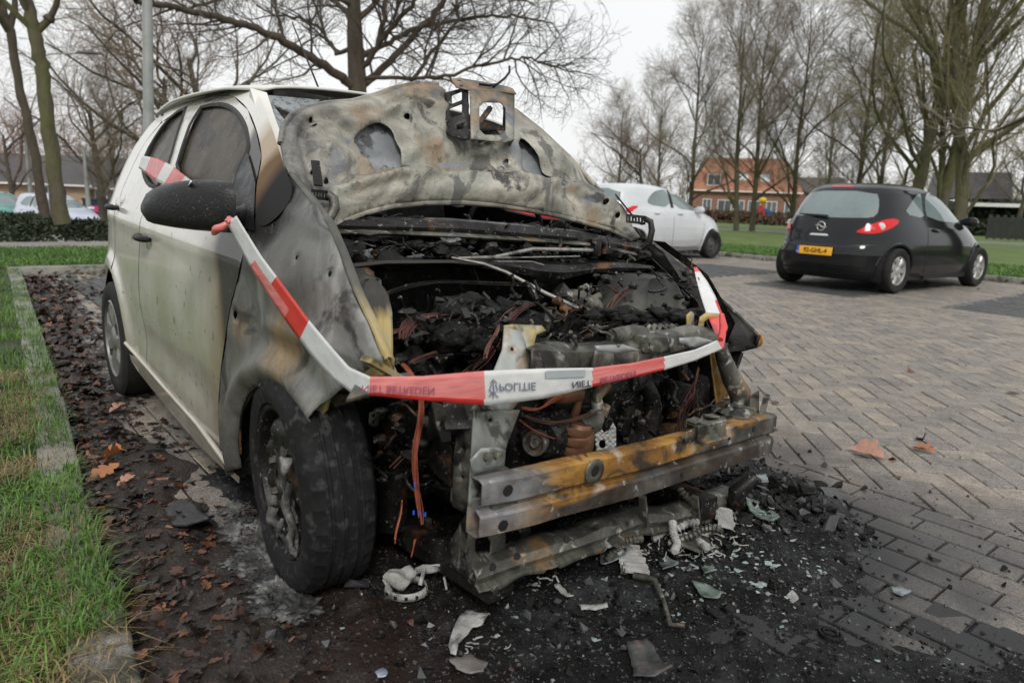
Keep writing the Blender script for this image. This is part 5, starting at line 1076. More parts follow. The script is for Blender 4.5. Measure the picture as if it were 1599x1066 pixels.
# lock bracket
def bq(u, v, off): y, s = bplane(u, v); return bpt(y, s, off)
def pxpanel(name, P, off, m, par, holes=(), step=6, thick=.004):
    vs, fs = tri(P, holes, step); mb = MB(); mb.add([bq(a, b, off(a, b) if callable(off) else off) for a, b in vs], [f[::-1] for f in fs]); return mb.build(name, m, par, 50, thick=thick)
rr4 = lambda a, b, c, d, r=3: smooth_poly([(a, b), (c, b), (c, d), (a, d)], 2) if r < 0 else [(a+r, b), (c-r, b), (c, b+r), (c, d-r), (c-r, d), (a+r, d), (a, d-r), (a, b+r)]
lk = pxpanel('lock_bracket', [(721, 158), (757, 158), (790, 164), (789, 234), (774, 238), (722, 233)], .055, M_bon, bonnet, holes=[rr4(735, 176, 776, 227, 8)])
pxpanel('lock_plate', [(700, 130), (712, 128), (740, 135), (778, 146), (789, 152), (791, 165), (757, 158), (722, 158), (702, 150)], lambda a, b: .02+.04*max(0, (b-128)/35), M_bon, lk, holes=[rr4(708, 134, 713, 139, 1), rr4(707, 146, 713, 151, 1), rr4(744, 140, 752, 146, 1)])
pxpanel('lock_strip', [(694, 145), (720, 150), (721, 232), (712, 228), (697, 212)], lambda a, b: .0+.05*(a-694)/28, M_char2, lk, holes=[rr4(702, 153, 713, 167, 1), rr4(699, 172, 713, 189, 1), rr4(707, 203, 715, 212, 1)])
mb = MB(); mb.add([bq(790, 164, .055), bq(789, 234, .055), bq(796, 230, .0), bq(797, 170, .0)], [(0, 1, 2, 3)]); mb.build('lock_side', M_bon, lk, thick=.003)
mb = MB(); mb.tube([bq(758, 178, .03), bq(742, 200, .02), bq(745, 226, .02), bq(765, 218, .03)], .010, 6); mb.bar(bq(735, 205, .015), bq(776, 207, .015), .05, .006); mb.build('lock_catch', M_char2, lk, smooth=50)
mb = MB(); mb.tube([bq(758, 151, .05), bq(765, 147, .055), bq(774, 140, .06), bq(781, 131, .06), bq(781, 122, .06)], .0042, 6); mb.tube([bq(736, 147, .05), bq(748, 152, .06), bq(762, 149, .055)], .005, 6); mb.build('bonnet_hook', M_char2, lk, smooth=60)
# hinges
def strip(name, path, w, m, par, holes=6):
    mb = MB(); mb.tube(path, w, 8); return mb.build(name, m, par, smooth=60)
def perf(u0, v0, u1, v1, hw, x, n=6, m=M_char2):
    P = [(u0, v0-hw), (u1, v1-hw), (u1, v1+hw), (u0, v0+hw)]; H = [[(u0+(u1-u0)*(k+.5)/n+dx, v0+(v1-v0)*(k+.5)/n+dy) for dx, dy in ((-1.4, -3), (1.4, -3), (1.4, 3), (-1.4, 3))] for k in range(n)]
    vs, fs = tri(P, H, 5); mb = MB(); mb.add([cp(a, b, x=x) for a, b in vs], [f[::-1] for f in fs]); return mb.build('hinge_plate', m, car, None, thick=.004)
perf(487, 303, 514, 306, 8, -.20); mb = MB(); mb.tube([cp(513, 304, x=-.2), cp(521, 310, x=-.19), cp(523, 325, x=-.18), cp(515, 340, x=-.17), cp(498, 347, x=-.18)], [.012, .013, .013, .013, .010], 8); mb.build('hinge_arm', M_bmetal, car, smooth=60)
perf(979, 341, 1008, 344, 7, -.16); mb = MB(); mb.tube([cp(1006, 341, x=-.16), cp(1016, 346, x=-.15), cp(1018, 360, x=-.14), cp(1014, 378, x=-.14), cp(1002, 388, x=-.16)], [.010, .012, .012, .012, .010], 8); mb.build('hinge_arm', M_char2, car, smooth=60)
mb = MB(); mb.bar(bq(486, 262, .03), bq(491, 300, .03), .022, .006); mb.build('hinge_mount', M_char2, bonnet); mb = MB(); mb.bar(bq(955, 308, .02), bq(985, 345, .02), .022, .006); mb.build('hinge_mount', M_char2, bonnet)
# wing mirror
def mir():
    mb = MB(); o = cp(290, 322, y=-.93); R = []
    for t, sz, sy in ((0, .1, .45), (.02, .5, .65), (.06, .8, .72), (.13, .88, .88), (.25, 1., .95), (.4, 1., 1.), (.6, 1, 1.), (.8, 1, 1), (.94, 1, .95), (1, .9, .8)):
        # lofted from the outer tip towards the door; traced silhouette
        u = 221+138*t; top = cat_tab([(0, 318), (.06, 303), (.2, 291), (.45, 283), (.75, 280.5), (1, 283)], t); bot = cat_tab([(0, 333), (.06, 345), (.2, 351), (.5, 358), (1, 364)], t)
        c = cp(u, (top+bot)/2, y=-.985+.17*t); hgt = (cp(u, top, y=-.985+.17*t)-cp(u, bot, y=-.985+.17*t)).length/2
        R.append([c+Vector((math.cos(a)*.062*sy*(1 if math.cos(a) > 0 else .45), 0, math.copysign(abs(math.sin(a))**.55, math.sin(a))*hgt*(.80+.2*sz if t < .05 else 1))) for a in [2*PI*k/24 for k in range(24)]])
    mb.loft(R); m = mb.build('mirror', M_mirr, car, smooth=50)
    if 0: sb = MB(); sb.tube([cp(232, 342, y=-.985)+Vector((.045, 0, 0)), cp(270, 352, y=-.94)+Vector((.058, 0, 0)), cp(330, 358, y=-.87)+Vector((.06, 0, 0)), cp(352, 356, y=-.83)+Vector((.05, 0, 0))], .006, 6); sb.build('mirror_seam', M_rub, m, smooth=60)
    ab = MB(); ab.loft([[c+Vector((math.cos(a)*rx, 0, math.sin(a)*rz)) for a in [2*PI*k/12 for k in range(12)]] for c, rx, rz in ((cp(350, 345, y=-.84), .04, .03), (cp(378, 338, y=-.76), .045, .03), (cp(392, 330, y=-.73), .05, .045))]); ab.build('mirror_arm', M_mirr, m, smooth=60)
mir()
# door handles
def handle(u, v, L):
    p = sp(u, v); mb = MB(); y = WW(p.x, p.z)
    mb.tube([Vector((p.x-L/2+L*t/8, -(WW(p.x-L/2+L*t/8, p.z)+.008+.030*math.sin(PI*t/8)**.6), p.z+.004)) for t in range(9)], [.009]+[.0125]*7+[.009], 8); h = mb.build('door_handle', M_blackp, car, smooth=60)
    mb = MB(); mb.lathe([(.0, -.001), (.045, .0015), (.052, -.003)], c=(p.x+.01, -(y+.0), p.z+.004), axis=(0, -1, 0), n=24); mb.build('handle_cup', M_body, h, smooth=60)
handle(230, 373, .17); handle(183, 325, .15)

# ---------------------------------------------------------------- wheels
def wheel_f():
    w = bpy.data.objects.new('wheel', None); C.objects.link(w); w.parent = car; R = .292
    Wp = Vector((-.115, -.700, R-.002)); w.matrix_local = TMI @ Matrix.Translation(Wp) @ Matrix.Rotation(R_(-5), 4, 'Z') @ Matrix.Rotation(R_(1.5), 4, 'X')
    h = .086; prof = [(R*.66, -h*.72), (R*.70, -h*.95), (R*.80, -h*1.04), (R*.90, -h*.98), (R*.965, -h*.84), (R*.99, -h*.62)]
    grooves = (-.032, 0, .032)
    y = -h*.58; pr2 = []
    while y <= h*.58+1e-6:
        g = any(abs(y-q) < .0042 for q in grooves); pr2.append((R-(.006 if g else 0)-.006*(y/h)**2, y)); y += .003
    prof = prof+pr2+[(a, -b) for a, b in prof[::-1]]
    mb = MB(); mb.lathe(prof, axis=(0, -1, 0), n=120)
    V = []
    for v in mb.v:
        x, yy, z = v; a = math.atan2(z, x); r = math.hypot(x, z); o = yy < 0           # outer side is -y
        if r > R*.93 and abs(yy) > h*.52 and int(a/(2*PI)*84) % 2 == 0: r -= .004       # shoulder blocks
        if r > R*.99 and abs(yy) < h*.5 and (int((a/(2*PI))*150+yy*60) % 3 == 0): r -= .0016
        s = max(0, -z/R-.55)/.45
        if s > 0: yy += (-.012 if o else .012)*s*(1 if r < R*.97 else .4); r *= 1-.02*s
        n_ = noise.noise(Vector((x*5, yy*8, z*5))); r += .004*n_; yy += .006*n_
        V.append((math.cos(a)*r, yy, math.sin(a)*r))
    mb.v = V; mb.build('tyre', M_burnt_tyre, w, smooth=28)
    rb = MB(); q = R*.69
    rb.lathe([(q, .070), (q*.985, .078), (q*.93, .074), (q*.90, .06), (q*.885, .0), (q*.89, -.08), (q, -.085)], axis=(0, -1, 0), n=60); r_ = rb.build('rim', M_char2, w, smooth=40)
    db = MB(); n = 60; RR = [(q*.90, .020), (q*.86, .030), (q*.78, .050), (q*.66, .064), (q*.5, .066), (q*.40, .060), (q*.30, .072), (q*.16, .074), (q*.14, .06), (0, .058)]
    rings = [[Vector((math.cos(a)*r, -(y+(.010*math.cos(a*9) if .5 < r/q < .85 else 0)), math.sin(a)*r)) for a in [2*PI*k/n for k in range(n)]] for r, y in RR]; db.loft(rings, cap=False); db.build('disc', M_char2, r_, smooth=50)
    for k in range(4):
        a = PI/4+k*PI/2; nb = MB(); nb.lathe([(0, .086), (.009, .086), (.011, .07), (.011, .06)], c=(math.cos(a)*q*.30, 0, math.sin(a)*q*.30), axis=(0, -1, 0), n=6); nb.build('wheel_bolt', M_bmetal, r_)
    # strip of melted hubcap hanging over the rim
    ab = MB()
    for k, (px, pz, pl, pw) in enumerate(((.10, .10, .24, .014), (.085, .12, .22, .010), (.115, .04, .20, .010), (-.05, -.09, .09, .012), (.03, -.09, .10, .006), (.12, -.08, .12, .009), (.095, .02, .16, .012))):
        pts = [Vector((px+.012*noise.noise(Vector((k, t, 0))), -.080-.010*math.sin(t), pz-pl*t/6)) for t in range(7)]; ab.tube(pts, [pw*(.7+.6*rnd.random())*(1-.4*t/6) for t in range(7)], 6)
    for v in range(len(ab.v)):
        p_ = Vector(ab.v[v]); p_ += Vector((.010, .006, .010))*noise.noise(p_*60); ab.v[v] = tuple(p_)
    ab.build('melted_hubcap', M_melt, w, smooth=180)
wheel_f()
M_hubg = mat('dull_hubcap', [(.3, (.11, .11, .10)), (.7, (.20, .20, .185))], scale=12, rough=(.3, .5), metal=.3, bump=.05)
def wheel_r(g):
    w = bpy.data.objects.new('wheel', None); C.objects.link(w); w.parent = car; R = .285
    w.matrix_local = TMI @ Matrix.Translation(Vector((-2.30, g*.70, R-.004)))
    h = .085; mb = MB(); mb.lathe([(R*.64, -h*.8), (R*.72, -h), (R*.92, -h), (R*.985, -h*.82), (R, -h*.5), (R, h*.5), (R*.985, h*.82), (R*.92, h), (R*.72, h), (R*.64, h*.8)], axis=(0, g, 0), n=48); mb.build('tyre', M_tyre, w, smooth=40)
    rim_spoke(7, M_hubg)(w, R*1.04, g)
wheel_r(-1); wheel_r(1)
# left front wheel, burnt down to the rim
w = bpy.data.objects.new('wheel', None); C.objects.link(w); w.parent = car; w.matrix_local = TMI @ Matrix.Translation(Vector((-.1, .63, .235)))
mb = MB(); mb.lathe([(.20, -.09), (.235, -.085), (.24, 0), (.235, .085), (.20, .09)], axis=(0, 1, 0), n=40); mb.build('tyre', M_burnt_tyre, w, smooth=40); mb = MB(); mb.lathe([(.2, .09), (.18, .02), (.1, .03), (0, .03)], axis=(0, 1, 0), n=40); mb.build('rim', M_char2, w, smooth=40)
for ax in (-2.29, -.13):
    for g in (-1, 1):
        lb = MB(); lb.loft([[Vector((ax+.36*math.cos(PI*(-.05+1.1*k/16)), g*(WW(ax, .6)-d), .30+.36*math.sin(PI*(-.05+1.1*k/16)))) for k in range(3 if ax < -1 else 7, 17)] for d in (.02, .30)], closed=False, cap=False); lb.build('wheel_liner', M_char, car, smooth=60)
# ---------------------------------------------------------------- floor, cabin and engine bay
mb = MB(); mb.box((-1.5, 0, .22), (2.3, 1.40, .06)); mb.box((-.44, 0, .55), (.04, 1.36, .72)); mb.box((-.30, 0, .30), (.5, 1.0, .06)); mb.build('floor_pan', M_char, car)
mb = MB()
for k in range(26): mb.blob((rnd.uniform(-.62, -.36), -.62+k*.05, rnd.uniform(.93, .985)), (rnd.uniform(.05, .1), rnd.uniform(.05, .08), rnd.uniform(.03, .055)), .7, 3, k, 2)
mb.box((-.50, 0, .88), (.26, 1.3, .12)); mb.build('dashboard', M_char, car, smooth=40)
for y in (-.36, .36):
    mb = MB(); mb.box((-1.25, y, .5), (.5, .46, .14), ch=.04); mb.box((-1.48, y, .82), (.12, .44, .6), Matrix.Rotation(-.25, 3, 'Y'), ch=.04); mb.box((-1.55, y, 1.15), (.08, .22, .14), ch=.03); mb.build('seat', M_char, car, smooth=40)
mb = MB(); mb.box((-2.0, 0, .5), (.5, 1.15, .14), ch=.04); mb.box((-2.22, 0, .8), (.12, 1.15, .55), Matrix.Rotation(-.25, 3, 'Y'), ch=.04); mb.build('rear_bench', M_char, car, smooth=40)
mb = MB(); mb.tube([Vector((-.72+.03*math.cos(a), -.36*-1+.17*math.cos(a), .98+.16*math.sin(a))) for a in [2*PI*k/24 for k in range(24)]], .012, 6, closed=True); mb.build('steering_wheel', M_char, car, smooth=60)

def rib(name, top, bot, x, m, n=60, wav=.006, lip=.02, thick=.004):
    """sheet metal strip between two traced edges, wrinkled by heat"""
    def along(L, t):
        L_ = [0]
        for a, b in zip(L[:-1], L[1:]): L_.append(L_[-1]+math.dist(a, b))
        s = t*L_[-1]
        for i in range(len(L)-1):
            if s <= L_[i+1]+1e-6: q = (s-L_[i])/(L_[i+1]-L_[i]); return L[i][0]+(L[i+1][0]-L[i][0])*q, L[i][1]+(L[i+1][1]-L[i][1])*q
    R = []
    for k in range(n+1):
        t = k/n; a = along(top, t); b = along(bot, t); xx = x(t) if callable(x) else x; w = wav*noise.noise(Vector((t*14, xx*9, len(name)))); w2 = wav*noise.noise(Vector((t*30, 4, len(name))))
        A = cp(*a, x=xx+w); B = cp(*b, x=xx+.01+w2); M_ = (A+B)/2+Vector((.012+w2, 0, 0)); R.append([A+Vector((-lip, 0, .004)), A, M_, B, B+Vector((-lip*.4, 0, -.002))])
    mb = MB(); mb.loft(R, closed=False, cap=False); return mb.build(name, m, car, smooth=40, thick=thick)
rib('scuttle_panel', [(500, 343), (600, 343), (720, 345), (830, 354), (920, 364), (1012, 382)], [(515, 362), (545, 360), (620, 364), (720, 368), (830, 376), (920, 382), (1005, 400)], lambda t: -.235, M_char2, wav=.012, lip=.07)
rib('scuttle_lip', [(506, 360), (600, 362), (720, 366), (830, 373), (920, 380), (1000, 396)], [(512, 368), (560, 366), (575, 372), (590, 366), (720, 372), (830, 379), (920, 386), (985, 400), (1000, 404)], -.205, M_bmetal, wav=.006, lip=.015)
rib('cowl_sheet', [(528, 418), (600, 410), (720, 408), (780, 402), (840, 412), (900, 415), (960, 410), (1020, 415)], [(530, 424), (600, 414), (720, 413), (790, 424), (850, 434), (880, 436), (920, 426), (1020, 421)], lambda t: -.12, M_char2, wav=.010, lip=.09)
rib('cowl_edge', [(530, 416), (600, 409), (700, 408), (745, 411)], [(530, 420), (600, 412), (700, 411), (745, 415)], -.105, M_yrust, wav=.003, lip=.004)
rib('bulkhead', [(505, 385), (700, 380), (900, 395), (1030, 420)], [(560, 700), (700, 700), (900, 690), (1100, 660)], -.30, M_char, wav=.03, lip=.0, n=80)
mb = MB()
for k in range(60):
    u = rnd.uniform(520, 1010); v = 368+(u-520)*.045+rnd.uniform(4, 38); c = cp(u, v, x=rnd.uniform(-.30, -.16)); r = rnd.uniform(.012, .032); mb.blob(c, (r*1.2, r*rnd.uniform(1, 2.2), r*.8), .6, 2.5, k, 2)
tag(mb.build('charred_cowl_remains', M_char, car, smooth=40), kind='stuff')
mb = MB()
for k in range(50):
    u = rnd.uniform(500, 1010); v = 338+(u-500)*.075+rnd.uniform(-9, 8); c = cp(u, v, x=rnd.uniform(-.34, -.27)); mb.blob(c, (.02, rnd.uniform(.015, .045), rnd.uniform(.006, .014)), .7, 3, k+90, 2)
tag(mb.build('charred_seal', M_char, car, smooth=40), kind='stuff')
for (u, v) in ((572, 396), (610, 400), (650, 403), (568, 404), (700, 372)):
    mb = MB(); mb.add([cp(u+dx, v+dy, x=-.2) for dx, dy in ((-16, -3), (8, -8), (20, 2), (-4, 9))], [(0, 1, 2, 3)]); mb.build('glass_remains', M_crz, car, None, thick=.004)
# wiper linkage and stay rod
M_rod = mat('bare_steel', [(.3, (.20, .19, .17)), (.7, (.42, .41, .38))], scale=14, detail=8, rough=(.25, .5), metal=.7, bump=.3, bscale=120, layers=[dict(color=(.05, .045, .04), scale=14, lo=.54, hi=.62, amt=.8)])
mb = MB(); mb.tube([cp(715, 403, x=-.10), cp(770, 402, x=-.11), cp(832, 389, x=-.12), cp(925, 391, x=-.13)], [.004, .006, .0065, .007], 8); mb.build('wiper_arm', M_rod, car, smooth=60)
mb = MB(); mb.tube([cp(925, 379, x=-.13), cp(935, 376, x=-.13), cp(944, 380, x=-.13), cp(942, 396, x=-.13)], [.012, .014, .012, .010], 8); mb.box(cp(930, 388, x=-.13), (.03, .03, .05), ch=.006); mb.build('wiper_joint', M_char2, car, smooth=60)
mb = MB(); mb.tube([cp(705, 402, x=-.09), cp(755, 412, x=-.06), cp(790, 425, x=-.03), cp(850, 457, x=.04), cp(935, 496, x=.13)], [.003, .005, .0055, .0062, .0066], 8); mb.build('stay_rod', M_rod, car, smooth=60)
mb = MB(); mb.tube([cp(905, 478, x=.10), cp(938, 498, x=.14)], .010, 6); mb.box(cp(932, 494, x=.13), (.03, .03, .015), ch=.004); mb.build('rod_clamp', M_bmetal, car)
mb = MB(); mb.tube([cp(735, 402, x=-.10), cp(800, 402, x=-.11), cp(905, 400, x=-.13)], .0025, 5); mb.tube([cp(770, 408, x=-.1), cp(830, 408, x=-.11), cp(850, 414, x=-.11)], .002, 5); mb.build('wiper_blade', M_rod, car)
# strut towers
def tower(us, x0, yc, m, name='strut_tower'):
    mb = MB(); R = []
    for v, ul, ur, dx in us:
        a = cp(ul, v, x=x0+dx); b = cp(ur, v, x=x0+dx); c = (a+b)/2; w = (b-a).length/2
        R.append([Vector((c.x-.09+math.copysign(abs(math.cos(q))**.45, math.cos(q))*(.10+.004*math.cos(q*14)), c.y+math.copysign(abs(math.sin(q))**.45, math.sin(q))*w, c.z)) for q in [2*PI*k/28 for k in range(28)]])
    mb.loft(R); return mb.build(name, m, car, smooth=45)
t1 = tower([(600, 548, 619, .08), (540, 545, 619, .06), (490, 543, 618, .04), (462, 546, 612, .02), (452, 552, 606, .0), (446, 556, 600, -.01), (436, 560, 598, -.02), (434, 570, 590, -.02)], .10, 0, M_yrust)
mb = MB()
for k in range(6):
    v = 508+k*7.5; mb.bar(cp(565, v, x=.165), cp(590, v+1, x=.165), .008, .0055)
mb.build('tower_ribs', M_yrust, t1)
mb = MB(); c = cp(579, 436, x=-.02); mb.lathe([(.0, .02), (.03, .02), (.045, .01), (.05, -.01), (.062, -.012), (.065, -.03)], c=c+Vector((-.08, 0, 0)), n=28); mb.build('strut_top', M_char2, t1, smooth=40)
t2 = tower([(560, 990, 1090, .04), (510, 985, 1082, .02), (470, 985, 1076, 0), (450, 990, 1066, -.02), (440, 1000, 1058, -.03), (434, 1008, 1048, -.03)], .05, 0, mat('sooty_yellow', [(.3, (.03, .03, .026)), (.5, (.09, .09, .075)), (.7, (.19, .18, .14))], scale=7, detail=9, rough=(.45, .7), bump=.5, layers=[dict(color=(.32, .17, .03), spot=((.1, .62, .72), .12, .04, .12), amt=.8), dict(color=(.012, .012, .012), axis=((0, 0, 1), .80, .86, .08), ascale=14, amt=.9)]))
mb = MB(); mb.lathe([(.0, .02), (.03, .02), (.045, .01), (.05, -.01), (.062, -.012), (.065, -.03)], c=cp(1028, 434, x=-.11), n=28); mb.build('strut_top', M_char2, t2, smooth=40)
# inner wings
mb = MB(); mb.add([cp(1010, 395, x=-.2), cp(1090, 470, x=.05), cp(1130, 560, x=.2), cp(1120, 700, x=.15), cp(1030, 650, x=-.2)], [(0, 1, 2, 3, 4)]); mb.build('inner_wing', M_char2, car, None, thick=.004)
mb = MB(); mb.bar(cp(1040, 398, x=-.12), cp(1068, 440, x=-.02), .03, .012); mb.bar(cp(1056, 412, x=-.1), cp(1052, 470, x=-.02), .02, .008); mb.build('wing_rail', M_char2, car)
# engine: block, molten cover, gearbox
mb = MB(); mb.box((.02, -.02, .47), (.34, .56, .42), ch=.03); mb.box((-.02, .30, .42), (.34, .26, .34), ch=.05); mb.box((.0, -.32, .45), (.28, .08, .40), ch=.03)
for k in range(26):
    mb.box((.19, rnd.uniform(-.26, .40), rnd.uniform(.32, .66)), (rnd.uniform(.02, .07), rnd.uniform(.03, .10), rnd.uniform(.03, .10)), Matrix.Rotation(rnd.uniform(-.2, .2), 3, 'X'), ch=.008)
eng = mb.build('engine', M_char2, car, smooth=35)
mb = MB()
for k in range(75):
    u, v = rnd.uniform(690, 945), 0; v = 478+(u-690)*.10+rnd.uniform(-8, 62); xx = -.02+.20*(v-470)/90+rnd.uniform(-.03, .03); r = rnd.uniform(.018, .042); mb.blob(cp(u, v, x=xx), (r*1.1, r*rnd.uniform(1.0, 1.8), r*rnd.uniform(.6, .9)), .5, 1.6, k+300, 3)
mb.build('melted_engine_cover', M_char, eng, smooth=180)
mb = MB()
for k in range(40):
    u = rnd.uniform(925, 1085); v = 488+rnd.uniform(-6, 28); r = rnd.uniform(.015, .03); mb.blob(cp(u, v, x=rnd.uniform(.1, .2)), (r, r*1.6, r*.6), .7, 3, k+500, 2)
mb.build('melted_plastic', M_char, car, smooth=180)
mb = MB()
for k in range(45):
    u = rnd.uniform(640, 790); v = rnd.uniform(500, 640); r = rnd.uniform(.02, .05); mb.blob(cp(u, v, x=.02+rnd.uniform(-.03, .10)), (r, r*1.1, r*1.0), .6, 2.6, k+700, 3)
mb.build('melted_battery', M_char, car, smooth=180)
mb = MB(); c = cp(752, 488, x=.06); mb.tube([c+Vector((.026*math.cos(a), .030*math.sin(a), 0)) for a in [2*PI*k/20 for k in range(20)]], .005, 6, closed=True); mb.lathe([(.028, 0), (.026, -.06), (.03, -.10)], c=c, n=20); mb.build('filler_neck', M_char2, eng, smooth=50)
mb = MB(); mb.tube([cp(880, 458, x=.0), cp(905, 462, x=.02), cp(930, 478, x=.04), cp(938, 486, x=.05)], [.014, .022, .024, .016], 10); mb.tube([cp(905, 452, x=.02), cp(915, 447, x=.02), cp(925, 455, x=.03)], .010, 8); mb.tube([cp(918, 470, x=.03), cp(936, 462, x=.03)], .012, 8); mb.build('throttle_body', M_bmetal, eng, smooth=60)
mb = MB(); mb.tube([cp(870, 452, x=-.02), cp(888, 470, x=.0), cp(900, 486, x=.02)], [.03, .028, .02], 10); mb.build('coolant_pipe', M_char2, eng, smooth=60)
# alternator with pulley
al = MB(); c = cp(855, 675, x=.235); ax = Vector((.45, -.9, -.05)).normalized()
al.lathe([(0, -.06), (.045, -.06), (.062, -.045), (.065, 0), (.062, .045), (.05, .058), (0, .058)], c=c, axis=ax, n=32); a_ = al.build('alternator', M_char2, eng, smooth=35)
rb = MB(); u_ = ax.orthogonal().normalized(); w_ = ax.cross(u_)
for k in range(16):
    a = 2*PI*k/16; d = u_*math.cos(a)+w_*math.sin(a)
    for h in (-.03, .03): rb.bar(c+d*.058+ax*(h-.018), c+d*.067+ax*(h+.018), .008, .010, up=ax)
rb.build('alternator_fins', M_char2, a_)
pb = MB(); pc = c+ax*.075; pb.lathe([(0, .018), (.010, .018), (.012, .006), (.022, .004), (.025, .018), (.031, .02), (.033, .012), (.031, .004), (.033, -.002), (.031, -.01), (.028, -.02), (0, -.02)], c=pc, axis=ax, n=36); pb.build('pulley', M_bmetal, a_, smooth=35)
mb = MB(); mb.tube([cp(815, 675, x=.3)+ax*0+Vector((0, math.cos(a)*.001, 0)) for a in (0, 1)], .01, 6) if False else None
# catalytic converter, heat shields, pipes
mb = MB(); c = cp(893, 705, x=.27); mb.lathe([(.0, .085), (.03, .085), (.048, .06), (.052, .03), (.052, -.05), (.045, -.10), (.04, -.12)], c=c, axis=(.1, .12, 1), n=28); k_ = mb.build('catalytic_converter', M_cat, eng, smooth=50)
mb = MB()
for k in range(5): mb.lathe([(.0535, -.05+k*.0), (.055, -.04), (.0535, -.03)], c=c+Vector((.004, 0, .028*k)), axis=(.1, .12, 1), n=28)
mb.build('shield_bands', M_cat, k_, smooth=50)
mb = MB(); mb.tube([cp(850, 617, x=.23), cp(880, 614, x=.25), cp(905, 612, x=.26)], [.022, .030, .026], 12); mb.tube([cp(905, 612, x=.26), cp(900, 640, x=.26), cp(893, 660, x=.25)], [.012, .012, .012], 8); mb.build('exhaust_manifold', M_cat, eng, smooth=60)
mb = MB(); mb.tube([cp(905, 668, x=.27), cp(925, 660, x=.27), cp(935, 640, x=.26), cp(930, 620, x=.25), cp(945, 600, x=.24)], [.03, .032, .022, .018, .022], 12); mb.tube([cp(938, 648, x=.27), cp(948, 632, x=.27)], [.02, .012], 10); mb.build('oxygen_sensor_pipe', M_bmetal, eng, smooth=60)
hp = [(930, 672), (938, 668), (944, 676), (952, 672), (958, 660), (962, 668), (962, 722), (934, 730)]
vs, fs = tri(hp, [[(941+6*math.cos(a), 693+7*math.sin(a)) for a in [2*PI*k/10 for k in range(10)]]], 4); mb = MB(); mb.add([cp(a, b, x=.29+.004*((int(a/4)+int(b/4)) % 2)) for a, b in vs], [f[::-1] for f in fs]); mb.build('heat_shield', M_ashw, k_, smooth=None, thick=.003)
mb = MB(); mb.tube([cp(955, 560+30, x=.10), cp(985, 592, x=.16), cp(1008, 600, x=.19), cp(1018, 620, x=.2), cp(1014, 660, x=.2), cp(1008, 700, x=.2), cp(1000, 740, x=.18)], [.024, .026, .027, .027, .026, .026, .026], 14); mb.build('radiator_hose', M_char2, eng, smooth=60)
for k in range(12):
    mb = MB(); u, v = rnd.uniform(815, 990), rnd.uniform(600, 740); P = [cp(u, v, x=rnd.uniform(.12, .24))]
    for j in range(3): P.append(P[-1]+Vector((rnd.gauss(0, .02), rnd.gauss(0, .03), rnd.gauss(0, .03))))
    mb.tube(smooth_poly([tuple(q) for q in P], 1, False), rnd.uniform(.005, .013), 8); mb.build('hose', M_char2, eng, smooth=60)
for k in range(14):
    mb = MB(); c = cp(rnd.uniform(960, 1000), rnd.uniform(620, 730), x=.20); mb.lathe([(0, .014), (.008, .014), (.010, 0)], c=c, axis=(1, rnd.uniform(-.2, .2), 0), n=6); mb.build('bolt', M_bmetal, eng)
# longitudinal member and arm on the right, suspension bits behind the wheel
mb = MB(); mb.bar(cp(715, 640, x=.36), cp(640, 700, x=-.1), .06, .08); mb.bar((-.1, -.45, .18), (.35, -.42, .20), .08, .07); mb.bar((-.1, .45, .18), (.35, .42, .20), .08, .07); mb.tube([Vector((-.05, -.5, .2)), Vector((-.05, -.5, .75))], .045, 10); mb.tube([Vector((-.05, .5, .2)), Vector((-.05, .5, .75))], .045, 10); mb.box((-.12, 0, .17), (.2, .9, .06)); mb.build('subframe', M_char2, car, smooth=40)
quad3('inner_panel', [cp(628, 600, x=.12), cp(700, 640, x=.28), cp(708, 760, x=.30), cp(690, 745, x=.26), cp(640, 690, x=.12), cp(618, 640, x=.05)], M_char2, .006)
# towing-eye like bracket near the light
v0 = [(676, 628), (692, 632), (700, 650), (705, 688), (690, 690), (682, 665)]; vs, fs = tri(v0, [[(690+4*math.cos(a), 662+5*math.sin(a)) for a in [2*PI*k/8 for k in range(8)]]], 6); mb = MB(); mb.add([cp(a, b, x=.36) for a, b in vs], [f[::-1] for f in fs]); mb.build('bracket', M_bmetal, car, None, thick=.006)
v0 = [(578, 645), (586, 642), (592, 648), (591, 662), (584, 667), (577, 662)]; vs, fs = tri(v0, [[(584+3*math.cos(a), 649+3*math.sin(a)) for a in [2*PI*k/8 for k in range(8)]], [(584+3*math.cos(a), 659+3*math.sin(a)) for a in [2*PI*k/8 for k in range(8)]]], 6); mb = MB(); mb.add([cp(a, b, x=.2) for a, b in vs], [f[::-1] for f in fs]); mb.build('bracket', M_bmetal, car, None, thick=.004)

# ---------------------------------------------------------------- bare front frame
def pxsheet(name, P, xf, m, holes=(), step=10, thick=.004, par=None, smooth=35):
    vs, fs = tri(P, holes, step); mb = MB(); mb.add([cp(a, b, x=xf(a, b) if callable(xf) else xf) for a, b in vs], [f[::-1] for f in fs]); return mb.build(name, m, par or car, smooth, thick=thick)
disc = lambda u, v, r, n=10, k=1: [(u+r*math.cos(2*PI*i/n), v+r*k*math.sin(2*PI*i/n)) for i in range(n)]
